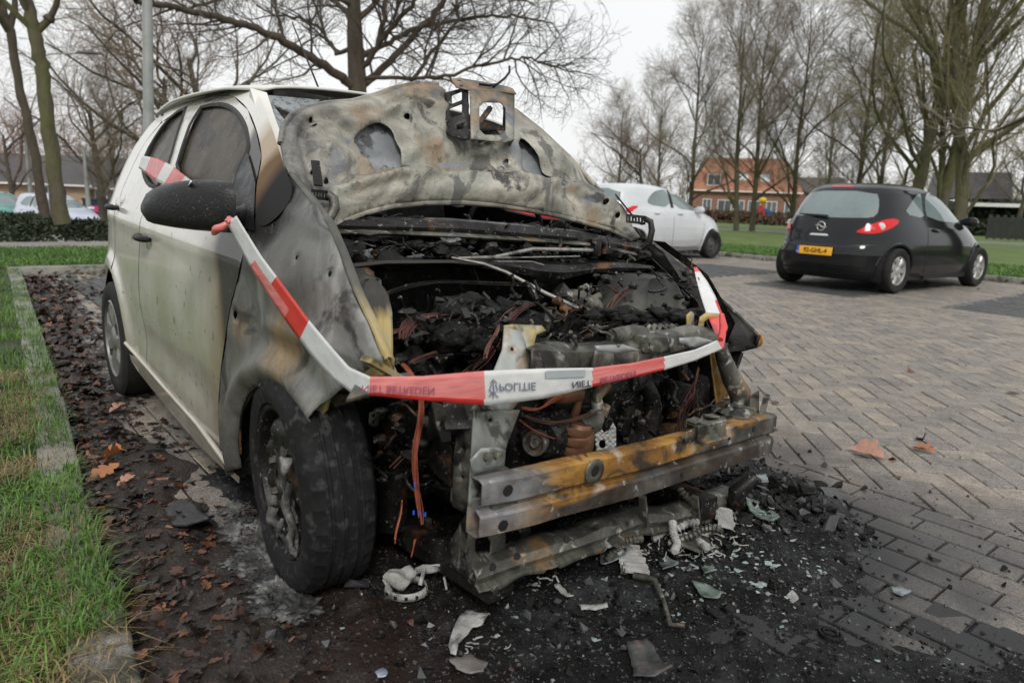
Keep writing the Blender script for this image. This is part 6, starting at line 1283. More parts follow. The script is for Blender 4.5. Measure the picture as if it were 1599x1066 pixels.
# crash beam: hat profile swept across, slightly bowed
def beam():
    prof = [(-.035, .535), (.000, .537), (.012, .532), (.014, .484), (.010, .479), (-.004, .472), (-.004, .466), (.010, .460), (.014, .454), (.013, .412), (.0, .404), (-.035, .404)]
    pr = resample([(a, b) for a, b in prof], .006)[:-8]; R = []; n = 120
    for k in range(n+1):
        y = -.578+1.15*k/n; xb = .462-.075*abs(y)**2.2*1.3; w = .003*noise.noise(Vector((y*6, 0, 1))); row = []
        for a, b in pr: row.append(Vector((xb+a+w+.0015*noise.noise(Vector((y*30, b*60, 2))), y, b-(.012 if y > .3 else 0)*(y-.3)*4+.004*noise.noise(Vector((y*5, 3, 0))))))
        R.append(row)
    mb = MB(); mb.loft(R, closed=False, cap=False); b = mb.build('crash_beam', M_rust, car, smooth=30, thick=.0035)
    for (y, z, r) in ((-.515, .508, .0125), (-.52, .428, .0125), (-.27, .51, .013), (.42, .505, .008), (.07, .435, .006), (.28, .50, .005)):
        xb = .462-.075*abs(y)**2.2*1.3+.0155; h = MB(); h.lathe([(0, .0004), (r, .0004), (r*1.02, -.002)], c=(xb, y, z), axis=(1, 0, 0), n=20); h.build('beam_hole', M_ink, b)
        if r > .012 and y > -.4: h = MB(); h.lathe([(r, .002), (r*1.3, .004), (r*2.2, .0035), (r*2.4, 0)], c=(xb, y, z), axis=(1, 0, 0), n=24); h.build('tow_eye_socket', M_bmetal, b, smooth=60)
    # clip brackets on the beam
    cb = MB(); c = Vector((.462, .165, .552)); cb.box(c+Vector((0, 0, .012)), (.05, .125, .006)); cb.box(c+Vector((.022, 0, -.006)), (.006, .13, .045)); cb.box(c+Vector((.03, 0, -.03)), (.02, .12, .005)); cb.box(c+Vector((-.005, -.045, .022)), (.03, .035, .004), Matrix.Rotation(.2, 3, 'X')); cb.box(c+Vector((-.005, .03, .024)), (.03, .05, .004), Matrix.Rotation(-.1, 3, 'X')); cb.box(c+Vector((-.018, .03, .012)), (.004, .05, .024)); cb.box(c+Vector((-.018, -.045, .012)), (.004, .035, .024)); cb.box(c+Vector((.02, -.09, -.008)), (.004, .05, .035), Matrix.Rotation(.1, 3, 'Z')); cb.build('beam_bracket', M_bmetal, b, bevel=.002)
    cb = MB(); cb.box((.405, .50, .55), (.004, .05, .09), Matrix.Rotation(.25, 3, 'X')); cb.box((.40, .47, .525), (.05, .004, .05), Matrix.Rotation(.3, 3, 'Z')); cb.box((.42, .53, .545), (.004, .035, .07), Matrix.Rotation(-.2, 3, 'X')); cb.blob((.385, .42, .525), (.05, .07, .03), .5, 2.5, 9, 3); cb.build('beam_bracket', M_bmetal, b, bevel=.003)
    # crush cans behind the beam
    for y in (-.50, .50): cb = MB(); cb.box((.36, y, .47), (.16, .09, .11), ch=.01); cb.build('crush_can', M_bmetal, b, smooth=35)
    
beam()
# right upright of the radiator support
up = pxsheet('radiator_support', [(742, 628), (768, 632), (790, 640), (812, 640), (800, 672), (790, 700), (786, 745), (752, 752), (745, 790), (733, 790), (738, 700)], lambda a, b: .40-.0006*(a-740), M_gplate, holes=[disc(766, 656, 4, 8), disc(787, 705, 5, 8), disc(760, 770, 5, 8)], thick=.005)
pxsheet('support_flange', [(720, 630), (746, 625), (770, 640), (742, 645), (738, 700), (733, 790), (725, 800), (706, 790), (708, 715), (716, 660)], lambda a, b: .40-.0022*(742-a), M_bmetal, holes=[disc(724, 700, 3, 8), disc(722, 745, 3, 8)], thick=.005, par=up)
pxsheet('support_gusset', [(735, 718), (752, 700), (778, 698), (790, 702), (786, 728), (770, 732), (748, 738), (738, 738)], .425, M_gplate, holes=[disc(760, 712, 4.5, 8), disc(774, 710, 4.5, 8)], par=up)
for q in ((760, 713), (775, 710)):
    mb = MB(); mb.lathe([(0, .012), (.009, .012), (.010, 0)], c=cp(*q, x=.425), axis=(1, 0, 0), n=8); mb.build('bolt', M_bmetal, up)
# top bracket and the gusset under it
pxsheet('upper_bracket', [(787, 508), (800, 506), (846, 508), (853, 516), (838, 522), (832, 545), (828, 572), (822, 540), (812, 516), (790, 512)], lambda a, b: .28+.0008*(b-506), M_yrust, par=up)
pxsheet('gusset', [(788, 510), (812, 516), (822, 545), (830, 600), (800, 640), (735, 640), (760, 605), (775, 570), (785, 545)], lambda a, b: .30+.0008*(b-506), M_gplate, par=up, holes=[disc(800, 545, 3, 8)])
# upper crossmember
def cross():
    T = [(800, 545), (850, 532), (900, 535), (940, 533), (985, 520), (1010, 512), (1060, 515), (1092, 508), (1118, 516)]; F = [(830, 545), (860, 548), (900, 550), (940, 548), (985, 543), (1010, 538), (1060, 530), (1092, 524), (1122, 524)]; Bo = [(828, 578), (860, 582), (900, 580), (935, 582), (985, 577), (1010, 566), (1060, 556), (1092, 546), (1122, 538)]
    R = []; n = 90
    def al(L, t):
        f = t*(len(L)-1); i = min(int(f), len(L)-2); q = f-i; return L[i][0]+(L[i+1][0]-L[i][0])*q, L[i][1]+(L[i+1][1]-L[i][1])*q
    for k in range(n+1):
        t = k/n; w = .007*noise.noise(Vector((t*12, 1, 2))); w2 = .006*noise.noise(Vector((t*25, 5, 2))); a, b, c = cp(*al(T, t), x=.27+w), cp(*al(F, t), x=.355+w), cp(*al(Bo, t), x=.362+w2)
        R.append([a+Vector((-.03, 0, -.02)), a, a.lerp(b, .5)+Vector((0, 0, .004+w2)), b, b.lerp(c, .5)+Vector((.004, 0, 0)), c, c+Vector((-.03, 0, -.004))])
    mb = MB(); mb.loft(R, closed=False, cap=False); x = mb.build('upper_crossmember', M_bmetal, car, smooth=35, thick=.004)
    for P, dx in (([(930, 540), (975, 538), (1002, 547), (962, 552), (935, 552)], .40), ([(1062, 528), (1092, 526), (1118, 533), (1088, 542), (1062, 536)], .40)):
        pxsheet('latch_plate', P, dx, mat('grey_plate', [(.3, (.22, .23, .23)), (.7, (.34, .35, .35))], rough=(.4, .6), metal=.3, bump=.3), par=x, thick=.006)
    pxsheet('front_tab', [(930, 545), (958, 552), (960, 575), (968, 580), (955, 586), (938, 580), (925, 575)], .405, M_bmetal, par=x)
    mb = MB(); mb.tube([cp(955, 525, x=.3), cp(985, 522, x=.3), cp(1002, 524, x=.31)], [.02, .026, .028], 12); mb.build('rolled_sheet', M_bmetal, x, smooth=50)
    mb = MB(); mb.box(cp(1060, 528, x=.36), (.07, .16, .05), Matrix.Rotation(.1, 3, 'X'), ch=.012); mb.box(cp(1020, 535, x=.36), (.06, .10, .045), ch=.012); mb.build('crossmember_boss', M_bmetal, x, smooth=40)
    mb = MB()
    for u in range(1010, 1050, 9): mb.tube([cp(u, 518, x=.28), cp(u+3, 508, x=.27), cp(u+8, 512, x=.27)], .007, 8)
    mb.tube([cp(1030, 506, x=.27), cp(1050, 520, x=.3)], .003, 6); mb.build('cable_clip', M_bmetal, x, smooth=60)
cross()
pxsheet('hoop_bracket', [(1073, 492), (1080, 486), (1084, 490), (1084, 515), (1090, 515), (1094, 495), (1104, 488), (1128, 490), (1133, 510), (1132, 535), (1122, 535), (1123, 505), (1108, 497), (1100, 502), (1098, 520), (1073, 518)], .26, M_yrust)
# left upright: curved arm
def armL():
    P = [(1122, 535), (1130, 560), (1142, 590), (1156, 615), (1157, 640), (1150, 655)]; mb = MB(); R = []
    mb.tube([cp(u, v, x=.30+.015*i) for i, (u, v) in enumerate(P)], [.020, .024, .030, .034, .030, .02], 10); a = mb.build('radiator_support', M_bmetal, car, smooth=60)
    for v in range(len(a.data.vertices)): pass
    pxsheet('support_web', [(1108, 545), (1135, 560), (1150, 600), (1150, 660), (1140, 700), (1125, 700), (1122, 660), (1115, 600)], .28, M_rust, par=a, holes=[disc(1140, 620, 4, 8)])
    mb = MB(); mb.tube([cp(1148, 640, x=.36), cp(1158, 642, x=.37)], .02, 10); mb.box(cp(1150, 655, x=.37), (.004, .08, .05), Matrix.Rotation(.2, 3, 'X')); mb.box(cp(1165, 650, x=.36), (.03, .004, .05), Matrix.Rotation(.4, 3, 'Z')); mb.box(cp(1128, 690, x=.36), (.03, .04, .12), ch=.006); mb.build('crumpled_bracket', M_bmetal, a, smooth=40)
    mb = MB(); mb.blob(cp(1150, 668, x=.38), (.05, .09, .035), .4, 3, 5, 3); mb.build('burnt_lump', M_bmetal, a, smooth=45)
armL()
# horn / washer parts behind the left light
mb = MB(); mb.tube([cp(1035, 575, x=.15), cp(1050, 620, x=.18), cp(1070, 625, x=.2), cp(1085, 600, x=.2)], [.012, .018, .018, .012], 8); mb.build('wing_arm', M_char2, car, smooth=45); mb = MB(); mb.box(cp(1090, 620, x=.1), (.05, .12, .16), ch=.01); mb.build('wing_support', M_char2, car, smooth=45); mb = MB(); mb.box(cp(1095, 680, x=.18), (.06, .10, .12), ch=.01); mb.build('wing_support', M_char2, car, smooth=45)
mb = MB(); mb.box(cp(1112, 690, x=.3), (.05, .05, .13), ch=.008); mb.build('rusty_post', M_rust, car, smooth=40)
# lower support
lo = pxsheet('lower_bracket', [(745, 790), (790, 805), (788, 888), (735, 905), (728, 860), (738, 800)], lambda a, b: .34-.0007*(a-740), M_bmetal, holes=[smooth_poly([(742, 835), (768, 838), (766, 870), (742, 868)], 1), disc(762, 802, 4, 8)])
pxsheet('lower_bracket_side', [(745, 790), (728, 800), (700, 850), (702, 878), (735, 912), (742, 905), (722, 870), (735, 830)], lambda a, b: .34-.003*(745-a), M_bmetal, par=lo)
def lowbar():
    Pc = [(735, 898), (790, 878), (850, 860), (900, 845), (950, 828), (990, 812), (1040, 808), (1100, 792), (1145, 772)]; R = []; n = 100
    for k in range(n+1):
        f = k/n*(len(Pc)-1); i = min(int(f), len(Pc)-2); q = f-i; u = Pc[i][0]+(Pc[i+1][0]-Pc[i][0])*q; v = Pc[i][1]+(Pc[i+1][1]-Pc[i][1])*q; t = k/n; c = cp(u, v, x=.34-.03*t); w = .006*noise.noise(Vector((t*10, 0, 4))); h = .026*(1+.15*math.sin(t*30))
        R.append([c+Vector((-.05, 0, h*.8)), c+Vector((-.02+w, 0, h)), c+Vector((.012, 0, h*.7+w)), c+Vector((.024, 0, .0)), c+Vector((.018, 0, -h*.6)), c+Vector((.034, 0, -h*.85+w)), c+Vector((.038, 0, -h*1.25+w+(.010 if int(t*22) % 5 == 0 else 0)))])
    mb = MB(); mb.loft(R, closed=False, cap=False); b = mb.build('lower_crossmember', M_bmetal, car, smooth=30, thick=.004)
    for q in ((808, 868), (770, 885), (885, 842)):
        c = cp(*q, x=.375); h = MB(); h.lathe([(0, .001), (.009, .001), (.0095, -.002)], c=c, axis=(1, 0, .25), n=14); h.build('beam_hole', M_ink, b)
lowbar()
for u in (1003, 1085):
    mb = MB(); mb.bar(cp(u, 775, x=.36), cp(u+4, 820, x=.34), .02, .012); mb.build('support_rod', M_bmetal, car)
mb = MB(); mb.tube([cp(1178, 745, x=.38), cp(1150, 770, x=.36), cp(1145, 790, x=.35)], [.02, .03, .02], 8); mb.build('fog_light_remains', M_char2, car, smooth=50)
# belt pulley low
mb = MB(); mb.lathe([(0, .02), (.04, .02), (.05, .01), (.05, -.02)], c=cp(800, 832, x=.15), axis=(.3, -1, 0), n=30); mb.build('crank_pulley', M_char2, eng, smooth=40)

# ---------------------------------------------------------------- bare wires
def wires(name, path, n, spread, r, m, seed, xs, par=None, ends=0):
    rg = random.Random(seed); mb = MB()
    for k in range(n):
        ph = rg.random()*6; P = []
        for i, (u, v) in enumerate(path):
            s = spread*(1 if 0 < i < len(path)-1 else .5); P.append(tuple(cp(u+rg.gauss(0, s), v+rg.gauss(0, s*.5), x=(xs[i] if isinstance(xs, (list, tuple)) else xs)+rg.gauss(0, .006))))
        P = smooth_poly(P, 2, False); mb.tube(P[:len(P)-rg.randint(0, max(1, ends))], r, 5)
    return mb.build(name, m, par or car, smooth=60)
wires('copper_wires', [(622, 562), (640, 580), (655, 610), (658, 640), (650, 690), (648, 740), (654, 790), (658, 835)], 18, 3.0, .0011, M_cop, 1, [.2, .26, .3, .32, .33, .33, .33, .33], ends=6)
wires('copper_wires', [(628, 770), (624, 800), (618, 830), (616, 860)], 2, 2, .0013, M_cop, 2, .3)
wires('copper_wires', [(648, 830), (645, 860), (640, 880)], 2, 3, .0013, M_cop, 22, .33)
mb = MB()
for (u, v) in ((648, 757), (655, 800), (664, 803), (646, 800)): mb.tube([cp(u, v-3, x=.335), cp(u, v+3, x=.335)], .0022, 8)
mb.build('cable_ferrules', M_euro, car)
mb = MB(); mb.box(cp(668, 815, x=.33), (.014, .014, .02), ch=.003); mb.build('connector', M_char2, car)
wires('dark_wires', [(625, 545), (640, 500), (700, 490), (720, 500)], 16, 7, .0015, M_copd, 3, [.12, .1, .08, .08])
wires('dark_wires', [(640, 570), (650, 560), (700, 545), (715, 535)], 12, 4, .0014, M_copd, 33, [.16, .14, .12, .1])
wires('dark_wires', [(780, 500), (775, 520), (760, 540), (755, 572)], 8, 3, .0016, M_copd, 4, [.16, .18, .2, .22])
wires('copper_wires', [(800, 632), (840, 642), (870, 620), (895, 605)], 6, 3, .0014, M_cop, 5, [.34, .32, .3, .28])
wires('copper_wires', [(800, 640), (850, 662), (900, 655), (960, 628)], 5, 3, .0014, M_copd, 6, [.34, .31, .3, .28])
wires('copper_wires', [(800, 645), (830, 672), (880, 690), (925, 680)], 2, 3, .0016, M_cop, 7, [.34, .3, .3, .3])
wires('dark_wires', [(1092, 565), (1088, 590), (1078, 620), (1060, 650), (1068, 690)], 7, 4, .0017, M_copd, 8, [.34, .33, .32, .28, .3])
wires('dark_wires', [(1088, 600), (1090, 640), (1095, 670), (1105, 690)], 2, 3, .0015, M_copd, 9, .33)
wires('dark_wires', [(1053, 455), (1050, 480), (1040, 490)], 4, 2, .0018, M_copd, 10, [.0, .06, .08])
wires('dark_wires', [(1008, 480), (985, 470), (960, 455), (950, 440)], 4, 4, .0016, M_copd, 11, .02)
wires('dark_wires', [(590, 750), (640, 700), (690, 690), (720, 680)], 3, 5, .0014, M_copd, 12, .15)

# ---------------------------------------------------------------- fragments, brackets and loose strands that fill the bay
def clutter(name, n, ur, vr, xr, m, seed, smin=.008, smax=.03, par=None, slope=0, tubes=.4):
    rg = random.Random(seed); mb = MB()
    for k in range(n):
        u = rg.uniform(*ur); v = rg.uniform(*vr)+slope*(u-ur[0]); c = cp(u, v, x=rg.uniform(*xr)); s = rg.uniform(smin, smax); q = rg.random()
        R = Matrix.Rotation(rg.uniform(-.9, .9), 3, 'X') @ Matrix.Rotation(rg.uniform(-.9, .9), 3, 'Y') @ Matrix.Rotation(rg.uniform(-1.5, 1.5), 3, 'Z')
        if q < tubes:
            P = [c]; d = Vector((rg.gauss(0, .4), rg.gauss(0, 1), rg.gauss(0, .6))).normalized()
            for j in range(4): d = (d+Vector((rg.gauss(0, .35), rg.gauss(0, .35), rg.gauss(0, .35)))).normalized(); P.append(P[-1]+d*s*.8)
            mb.tube(P, rg.uniform(.0015, .006), 6)
        elif q < tubes+.35: mb.box(c, (s*rg.uniform(.6, 1.6), s*rg.uniform(.3, 1.2), rg.uniform(.002, .005)), R)
        else: mb.blob(c, (s*.6, s*rg.uniform(.5, 1), s*.45), .7, 2.2, seed+k, 2)
    return tag(mb.build(name, m, par or car, smooth=60), kind='stuff')
clutter('burnt_fragments', 150, (520, 1010), (372, 400), (-.26, -.14), M_char2, 1, slope=.035)
clutter('burnt_fragments', 20, (540, 1000), (376, 402), (-.22, -.13), M_bmetal, 2, .006, .018, slope=.035)
clutter('burnt_fragments', 120, (505, 1000), (335, 350), (-.34, -.25), M_char2, 3, .008, .022, slope=.055)
clutter('engine_fragments', 170, (680, 945), (462, 560), (.02, .16), M_char2, 4, .008, .028, eng)
clutter('engine_fragments', 18, (690, 1060), (470, 545), (.06, .2), M_bmetal, 5, .005, .016, eng)
clutter('engine_fragments', 170, (800, 1010), (595, 745), (.08, .19), M_char2, 6, .008, .03, eng)
clutter('engine_fragments', 35, (940, 1010), (600, 740), (.2, .27), M_char2, 7, .006, .018, eng)
clutter('burnt_fragments', 110, (620, 760), (480, 620), (.02, .16), M_char2, 8, .008, .028)
clutter('burnt_fragments', 80, (930, 1090), (425, 520), (-.02, .16), M_char2, 9, .008, .028)
clutter('burnt_fragments', 60, (1010, 1130), (560, 700), (.12, .30), M_char2, 10, .008, .03)
clutter('burnt_fragments', 80, (590, 720), (620, 760), (.0, .22), M_char2, 11, .010, .035)
clutter('burnt_fragments', 25, (820, 1130), (500, 530), (.22, .33), M_bmetal, 12, .005, .018, tubes=.5)
for sd, path, n, xs in ((21, [(560, 560), (600, 520), (650, 510), (690, 525)], 14, [.1, .1, .08, .08]), (22, [(630, 470), (660, 500), (690, 560), (700, 590)], 10, .1), (23, [(700, 600), (760, 560), (800, 480), (860, 470)], 8, [.14, .14, .1, .08]), (24, [(860, 560), (920, 520), (980, 500), (1040, 505)], 8, [.2, .18, .16, .14]), (25, [(1010, 440), (960, 460), (940, 500), (960, 540)], 6, [.0, .04, .1, .2]), (26, [(560, 480), (640, 440), (760, 440), (900, 450)], 6, [-.1, -.15, -.15, -.12]), (27, [(820, 720), (870, 735), (930, 725), (990, 735)], 5, .3), (28, [(640, 720), (660, 690), (700, 720), (730, 700)], 6, .2)):
    wires('dark_wires', path, n, 6, .0014, M_copd if sd % 2 else M_char2, sd, xs)
# ================================================================== BARRIER TAPE
M_tred = mat('tape_red', [(.3, (.60, .035, .03)), (.7, (.72, .055, .045))], scale=6, rough=(.22, .4), bump=.35, bscale=12, bdist=.012, coat=.3, alpha=.86)
M_tpink = mat('tape_red_translucent', [(.35, (.66, .12, .11)), (.65, (.76, .27, .26))], scale=5, rough=(.22, .4), bump=.35, bscale=12, bdist=.012, coat=.3, alpha=.86, stretch=(1, .3, 3))
M_twhite = mat('tape_white', [(.3, (.60, .61, .62)), (.7, (.76, .76, .75))], scale=6, rough=(.22, .4), bump=.35, bscale=12, bdist=.012, coat=.3, alpha=.86)
M_tink = mat('tape_ink', [(.3, (.04, .04, .05)), (.7, (.06, .06, .08))], rough=(.4, .5), bump=0)
M_tinkb = mat('tape_ink_faded', [(.3, (.13, .14, .22)), (.7, (.19, .20, .28))], rough=(.4, .5), bump=0)
M_tinkr = mat('tape_ink_on_red', [(.3, (.28, .07, .11)), (.7, (.36, .10, .14))], rough=(.4, .5), bump=0)
tape = empty('barrier_tape', TM @ Vector((.4, -.4, .75)), 'red and white police barrier tape tied from the wing mirror across the burnt front', 'barrier tape')
TI = tape.matrix_world.inverted() if False else Matrix.Translation(-(TM @ Vector((.4, -.4, .75))))
def tw(p): return TI @ (TM @ p)
def at_poly(L, t):
    D = [0]
    for a, b in zip(L[:-1], L[1:]): D.append(D[-1]+math.dist(a[:2], b[:2]))
    s = t*D[-1]
    for i in range(len(L)-1):
        if s <= D[i+1]+1e-6: q = (s-D[i])/(D[i+1]-D[i]); return tuple(L[i][k]+(L[i+1][k]-L[i][k])*q for k in range(len(L[i])))
    return L[-1]
def strip_tape(T, B, depth, colf, n=70, m=6, wr=.004, seed=1):
    mb = MB(); rows_ = []
    for k in range(n+1):
        t = k/n; a = at_poly(T, t); b = at_poly(B, t); row = []
        for j in range(m+1):
            q = j/m; u = a[0]+(b[0]-a[0])*q; v = a[1]+(b[1]-a[1])*q; P = depth(u, v, t); P = P+(CAM_L-P).normalized()*(wr*math.sin(q*3.1)*noise.noise(Vector((t*9, seed, 0)))+.0025*noise.noise(Vector((t*22, q*3, seed)))); row.append(tw(P))
        rows_.append(row)
    vs = [p for r in rows_ for p in r]; F = [(k*(m+1)+j, k*(m+1)+j+1, (k+1)*(m+1)+j+1, (k+1)*(m+1)+j) for k in range(n) for j in range(m)]
    mb.add(vs, F); mb.m = []
    for k in range(n):
        for j in range(m):
            t = (k+.5)/n; a = at_poly(T, t); b = at_poly(B, t); q = (j+.5)/m; mb.m.append(colf(a[0]+(b[0]-a[0])*q, a[1]+(b[1]-a[1])*q, t, q))
    return mb.build('tape_strip', [M_twhite, M_tred, M_tpink], tape, smooth=70, thick=.0006)
CAM_L = TMI @ CAM
TA = [(369, 337), (386, 365), (408, 400), (442, 445), (480, 497), (520, 545), (545, 573), (578, 588)]
TB_ = [(353, 347), (372, 382), (396, 427), (430, 478), (458, 518), (490, 560), (520, 592), (548, 613), (576, 617)]
dA = lambda u, v, t: cp(u, v, y=-.875+.055*t)
strip_tape(TA, TB_, dA, lambda u, v, t, q: (2 if q > .55 and t < .48 else 1) if (.22 if q > .5 else .34) < t < .60 else 0, wr=.006)
Bt = [(578, 588), (660, 587), (755, 579), (850, 575), (925, 574), (985, 567), (1040, 556), (1085, 546), (1120, 531)]
Bb = [(576, 617), (660, 625), (765, 633), (850, 622), (925, 604), (985, 590), (1040, 577), (1085, 563), (1128, 545)]
xB = lambda u: .405+.035*math.sin(PI*min(1, max(0, (u-560)/560)))
dB = lambda u, v, t: cp(u, v, x=xB(u))
strip_tape(Bt, Bb, dB, lambda u, v, t, q: (1 if q > .84 else 2) if u < 757 else 0 if u < 925 else ((1 if q > .82 else 2) if u < 1038 else 0), n=200, wr=.004, seed=5)
TC = [(1083, 417), (1088, 440), (1095, 465), (1103, 490), (1113, 512), (1119, 530), (1122, 545)]
TD = [(1088, 417), (1105, 440), (1117, 462), (1127, 487), (1132, 503), (1134, 520), (1130, 543)]
dC = lambda u, v, t: cp(u, v, x=.0+.40*t**.9)
strip_tape(TC, TD, dC, lambda u, v, t, q: 1 if v < 424 else 0 if v < 490 and not (v > 470 and q > .85) else 1, n=50, wr=.006, seed=8)
TE = [(222, 243), (245, 247), (268, 258), (300, 283)]; TF = [(216, 262), (238, 280), (262, 292), (285, 300)]
strip_tape(TE, TF, lambda u, v, t: cp(u, v, y=-.745-.16*t**2), lambda u, v, t, q: 1 if .14 < t < .42 or .6 < t < .85 else 0, n=40, seed=3)
mb = MB(); mb.tube([tw(cp(355, 348, y=-.87)), tw(cp(348, 354, y=-.88)), tw(cp(338, 358, y=-.89)), tw(cp(334, 364, y=-.88))], [.006, .009, .011, .007], 8); mb.blob(tw(cp(358, 344, y=-.875)), (.011, .009, .010), .5, 3, 2, 2); mb.build('tape_knot', M_tpink, tape, smooth=50)
mb = MB(); mb.tube([tw(cp(1125, 530, x=.405)), tw(cp(1130, 512, x=.38)), tw(cp(1127, 492, x=.33))], [.008, .012, .008], 8); mb.build('tape_knot', M_tred, tape, smooth=50)
def ttext(s, cu, cv, sc, ang, m, dep, fl=1, hs=1.):
    vs, fs = text_mesh(s, 1.); mb = MB(); P = []
    for v in vs:
        x, y = v.x*sc, v.y*sc*hs*fl; u = cu+x*math.cos(ang)-y*math.sin(ang); w = cv+x*math.sin(ang)+y*math.cos(ang); p = dep(u, w); P.append(tw(p+(CAM_L-p).normalized()*.006))
    mb.add(P, fs); return mb.build('lettering', m, tape)
dBf = lambda u, v: cp(u, v, x=xB(u))
ttext('NIET BETREDEN', 622, 608, 16, .03, M_tinkr, dBf)
ttext('POLITIE', 808, 603, 17, -.03, M_tinkb, dBf)
ttext('NIET', 908, 599, 14, -.10, M_tink, dBf)
ttext('BETREDEN', 966, 588, 12, -.22, M_tinkr, dBf)
mb = MB()                        # flame and book emblem over the letters, and the grey phone panel
for pth in ([(768, 600), (764, 608), (770, 614), (777, 609), (774, 600)], [(766, 598), (770, 592), (776, 598)], [(764, 618), (770, 612), (778, 620)], [(770, 596), (771, 610), (770, 622)]):
    mb.tube([tw((lambda p: p+(CAM_L-p).normalized()*.006)(dBf(*q))) for q in pth], .0013, 4)
mb.build('emblem', M_tinkb, tape)
vs, fs = tri([(852, 579), (914, 577), (914, 588), (852, 591)], (), 6); mb = MB(); mb.add([tw((lambda p: p+(CAM_L-p).normalized()*.006)(dBf(a, b))) for a, b in vs], fs); mb.build('print_block', mat('tape_grey', [(.3, (.33, .36, .38)), (.7, (.38, .41, .43))], bump=0), tape)
dAf = lambda u, v: cp(u, v, y=-.875+.055*min(1, max(0, (v-340)/260)))
ttext('POLITIE', 489, 538, 13, .80, M_tink, dAf, fl=-1)
ttext('ET BETR', 1103, 452, 13, 1.12, M_tink, lambda u, v: cp(u, v, x=.0+.40*min(1, max(0, (v-417)/128))**.9), fl=-1)
# ================================================================== CHAR, RUBBLE, LEAVES AND DEBRIS
def sm(a, b, x): t = max(0, min(1, (x-a)/(b-a))); return t*t*(3-2*t)
def charm(x, y):
    n = .28*noise.noise(Vector((x*2.2, y*2.2, 4)))+.12*noise.noise(Vector((x*7, y*7, 2)))
    a = math.hypot((x-.10)/.78, (y-.20)/1.0)+n; b = math.hypot((x-.62)/.55, (y+.50)/.66)+n; c = math.hypot((x+.2)/1.3, (y+.1)/.75)+n
    d = math.hypot((x-1.45)/.80, (y+.25)/.80)+n*.6
    return 1-sm(.78, 1.1, min(a, b, c, d))
M_ash = mat('char_crust', [(.28, (.003, .003, .003)), (.5, (.008, .008, .008)), (.64, (.022, .022, .023)), (.8, (.07, .07, .074))], scale=11, detail=12, dist=.3, spec=.16, rough=(.3, .85), bump=1, bscale=90, bdist=.008,
    layers=[dict(color=(.055, .057, .062), scale=3.2, detail=10, lo=.54, hi=.66, amt=.5), dict(color=(.22, .22, .22), scale=90, detail=8, lo=.60, hi=.66, amt=.6), dict(color=(.04, .022, .015), spot=((.2, -1.0, 0), .65, .25, .4), amt=.5)])
mb = MB(); st = .016; x0, x1, y0, y1 = -1.3, 1.9, -1.12, 1.45; nx, ny = int((x1-x0)/st), int((y1-y0)/st); idx = {}
V = []; F = []; HG = {}
def crust(x, y):
    m = charm(x, y); f = noise.fractal(Vector((x*7, y*7, 1)), .75, 2.1, 6); g = noise.fractal(Vector((x*22, y*22, 9)), 1, 2, 3)
    pile = .045*math.exp(-((x-.36)**2+(y-.75)**2)/.07)+.02*math.exp(-((x-.42)**2+(y-.15)**2)/.05)
    return -.012+m*(.0165+.030*max(0, f)+.010*max(0, g)+pile*(.6+.8*max(0, f)))
for i in range(nx+1):
    for j in range(ny+1):
        x, y = x0+i*st, y0+j*st
        if charm(x, y) > .02: idx[i, j] = len(V); V.append((x, y, crust(x, y)))
for i in range(nx):
    for j in range(ny):
        k = [(i, j), (i+1, j), (i+1, j+1), (i, j+1)]
        if all(q in idx for q in k): F.append(tuple(idx[q] for q in k))
mb.add(V, F); tag(mb.build('charred_crust', M_ash, smooth=60), 'black crust of molten and charred remains under and before the burnt car', 'charred remains', kind='stuff')
# small bits: charcoal, pale ash, green glass
M_bits = [M_char, mat('ash_bits', [(.3, (.12, .12, .12)), (.7, (.34, .34, .33))], scale=30, rough=(.7, .9), bump=.3), mat('glass_bits', [(.3, (.16, .22, .205)), (.7, (.33, .41, .38))], scale=20, rough=(.08, .3), bump=0, spec=.8), mat('dark_bits', [(.3, (.03, .03, .032)), (.7, (.07, .07, .075))], rough=(.4, .7), bump=.3)]
def bits(n, name, label, fn, szr, seed):
    rg = random.Random(seed); mb = MB()
    for k in range(n):
        q = fn(rg)
        if q is None: continue
        x, y, z, mi = q; s = rg.uniform(*szr)*(1 if rg.random() < .9 else 1.9); mb.mi = mi; f = [Vector((rg.gauss(0, 1), rg.gauss(0, 1), rg.gauss(0, .8 if mi != 2 else .4))).normalized()*s*rg.uniform(.5, 1.2) for _ in range(8)]
        if mi == 2: f = [Vector((v.x, v.y, v.z*.15)) for v in f]
        bm = bmesh.new()
        for v in f: bm.verts.new(v+Vector((x, y, z+s*.2)))
        try: r = bmesh.ops.convex_hull(bm, input=bm.verts)
        except Exception: bm.free(); continue
        bm.verts.index_update(); mb.add([v.co.copy() for v in bm.verts], [[v.index for v in ff.verts] for ff in bm.faces]); bm.free()
    return tag(mb.build(name, M_bits, smooth=None), label, 'rubble', kind='stuff')
def fb(rg):
    x, y = rg.uniform(-.6, 1.35), rg.uniform(-1.0, 1.5); m = charm(x, y)
    if m < .15 and rg.random() > .10: return None
    q = rg.random(); return x, y, max(0, crust(x, y)), 0 if q < .62 else 3 if q < .95 else 1 if q < .98 else 2
bits(6000, 'charred_rubble', 'crumbs of charcoal, ash and glass scattered over the black crust', fb, (.002, .009), 5)
bits(15000, 'soot_grains', 'fine black and grey grains covering the burnt ground', fb, (.0012, .0036), 25)
def fl_(rg):
    if rg.random() < .6: x, y = rg.gauss(.38, .11), rg.gauss(.80, .16)
    else: x, y = rg.uniform(-.4, .9), rg.uniform(-.9, .9)
    return x, y, max(0, crust(x, y)), 0 if rg.random() < .8 else 3
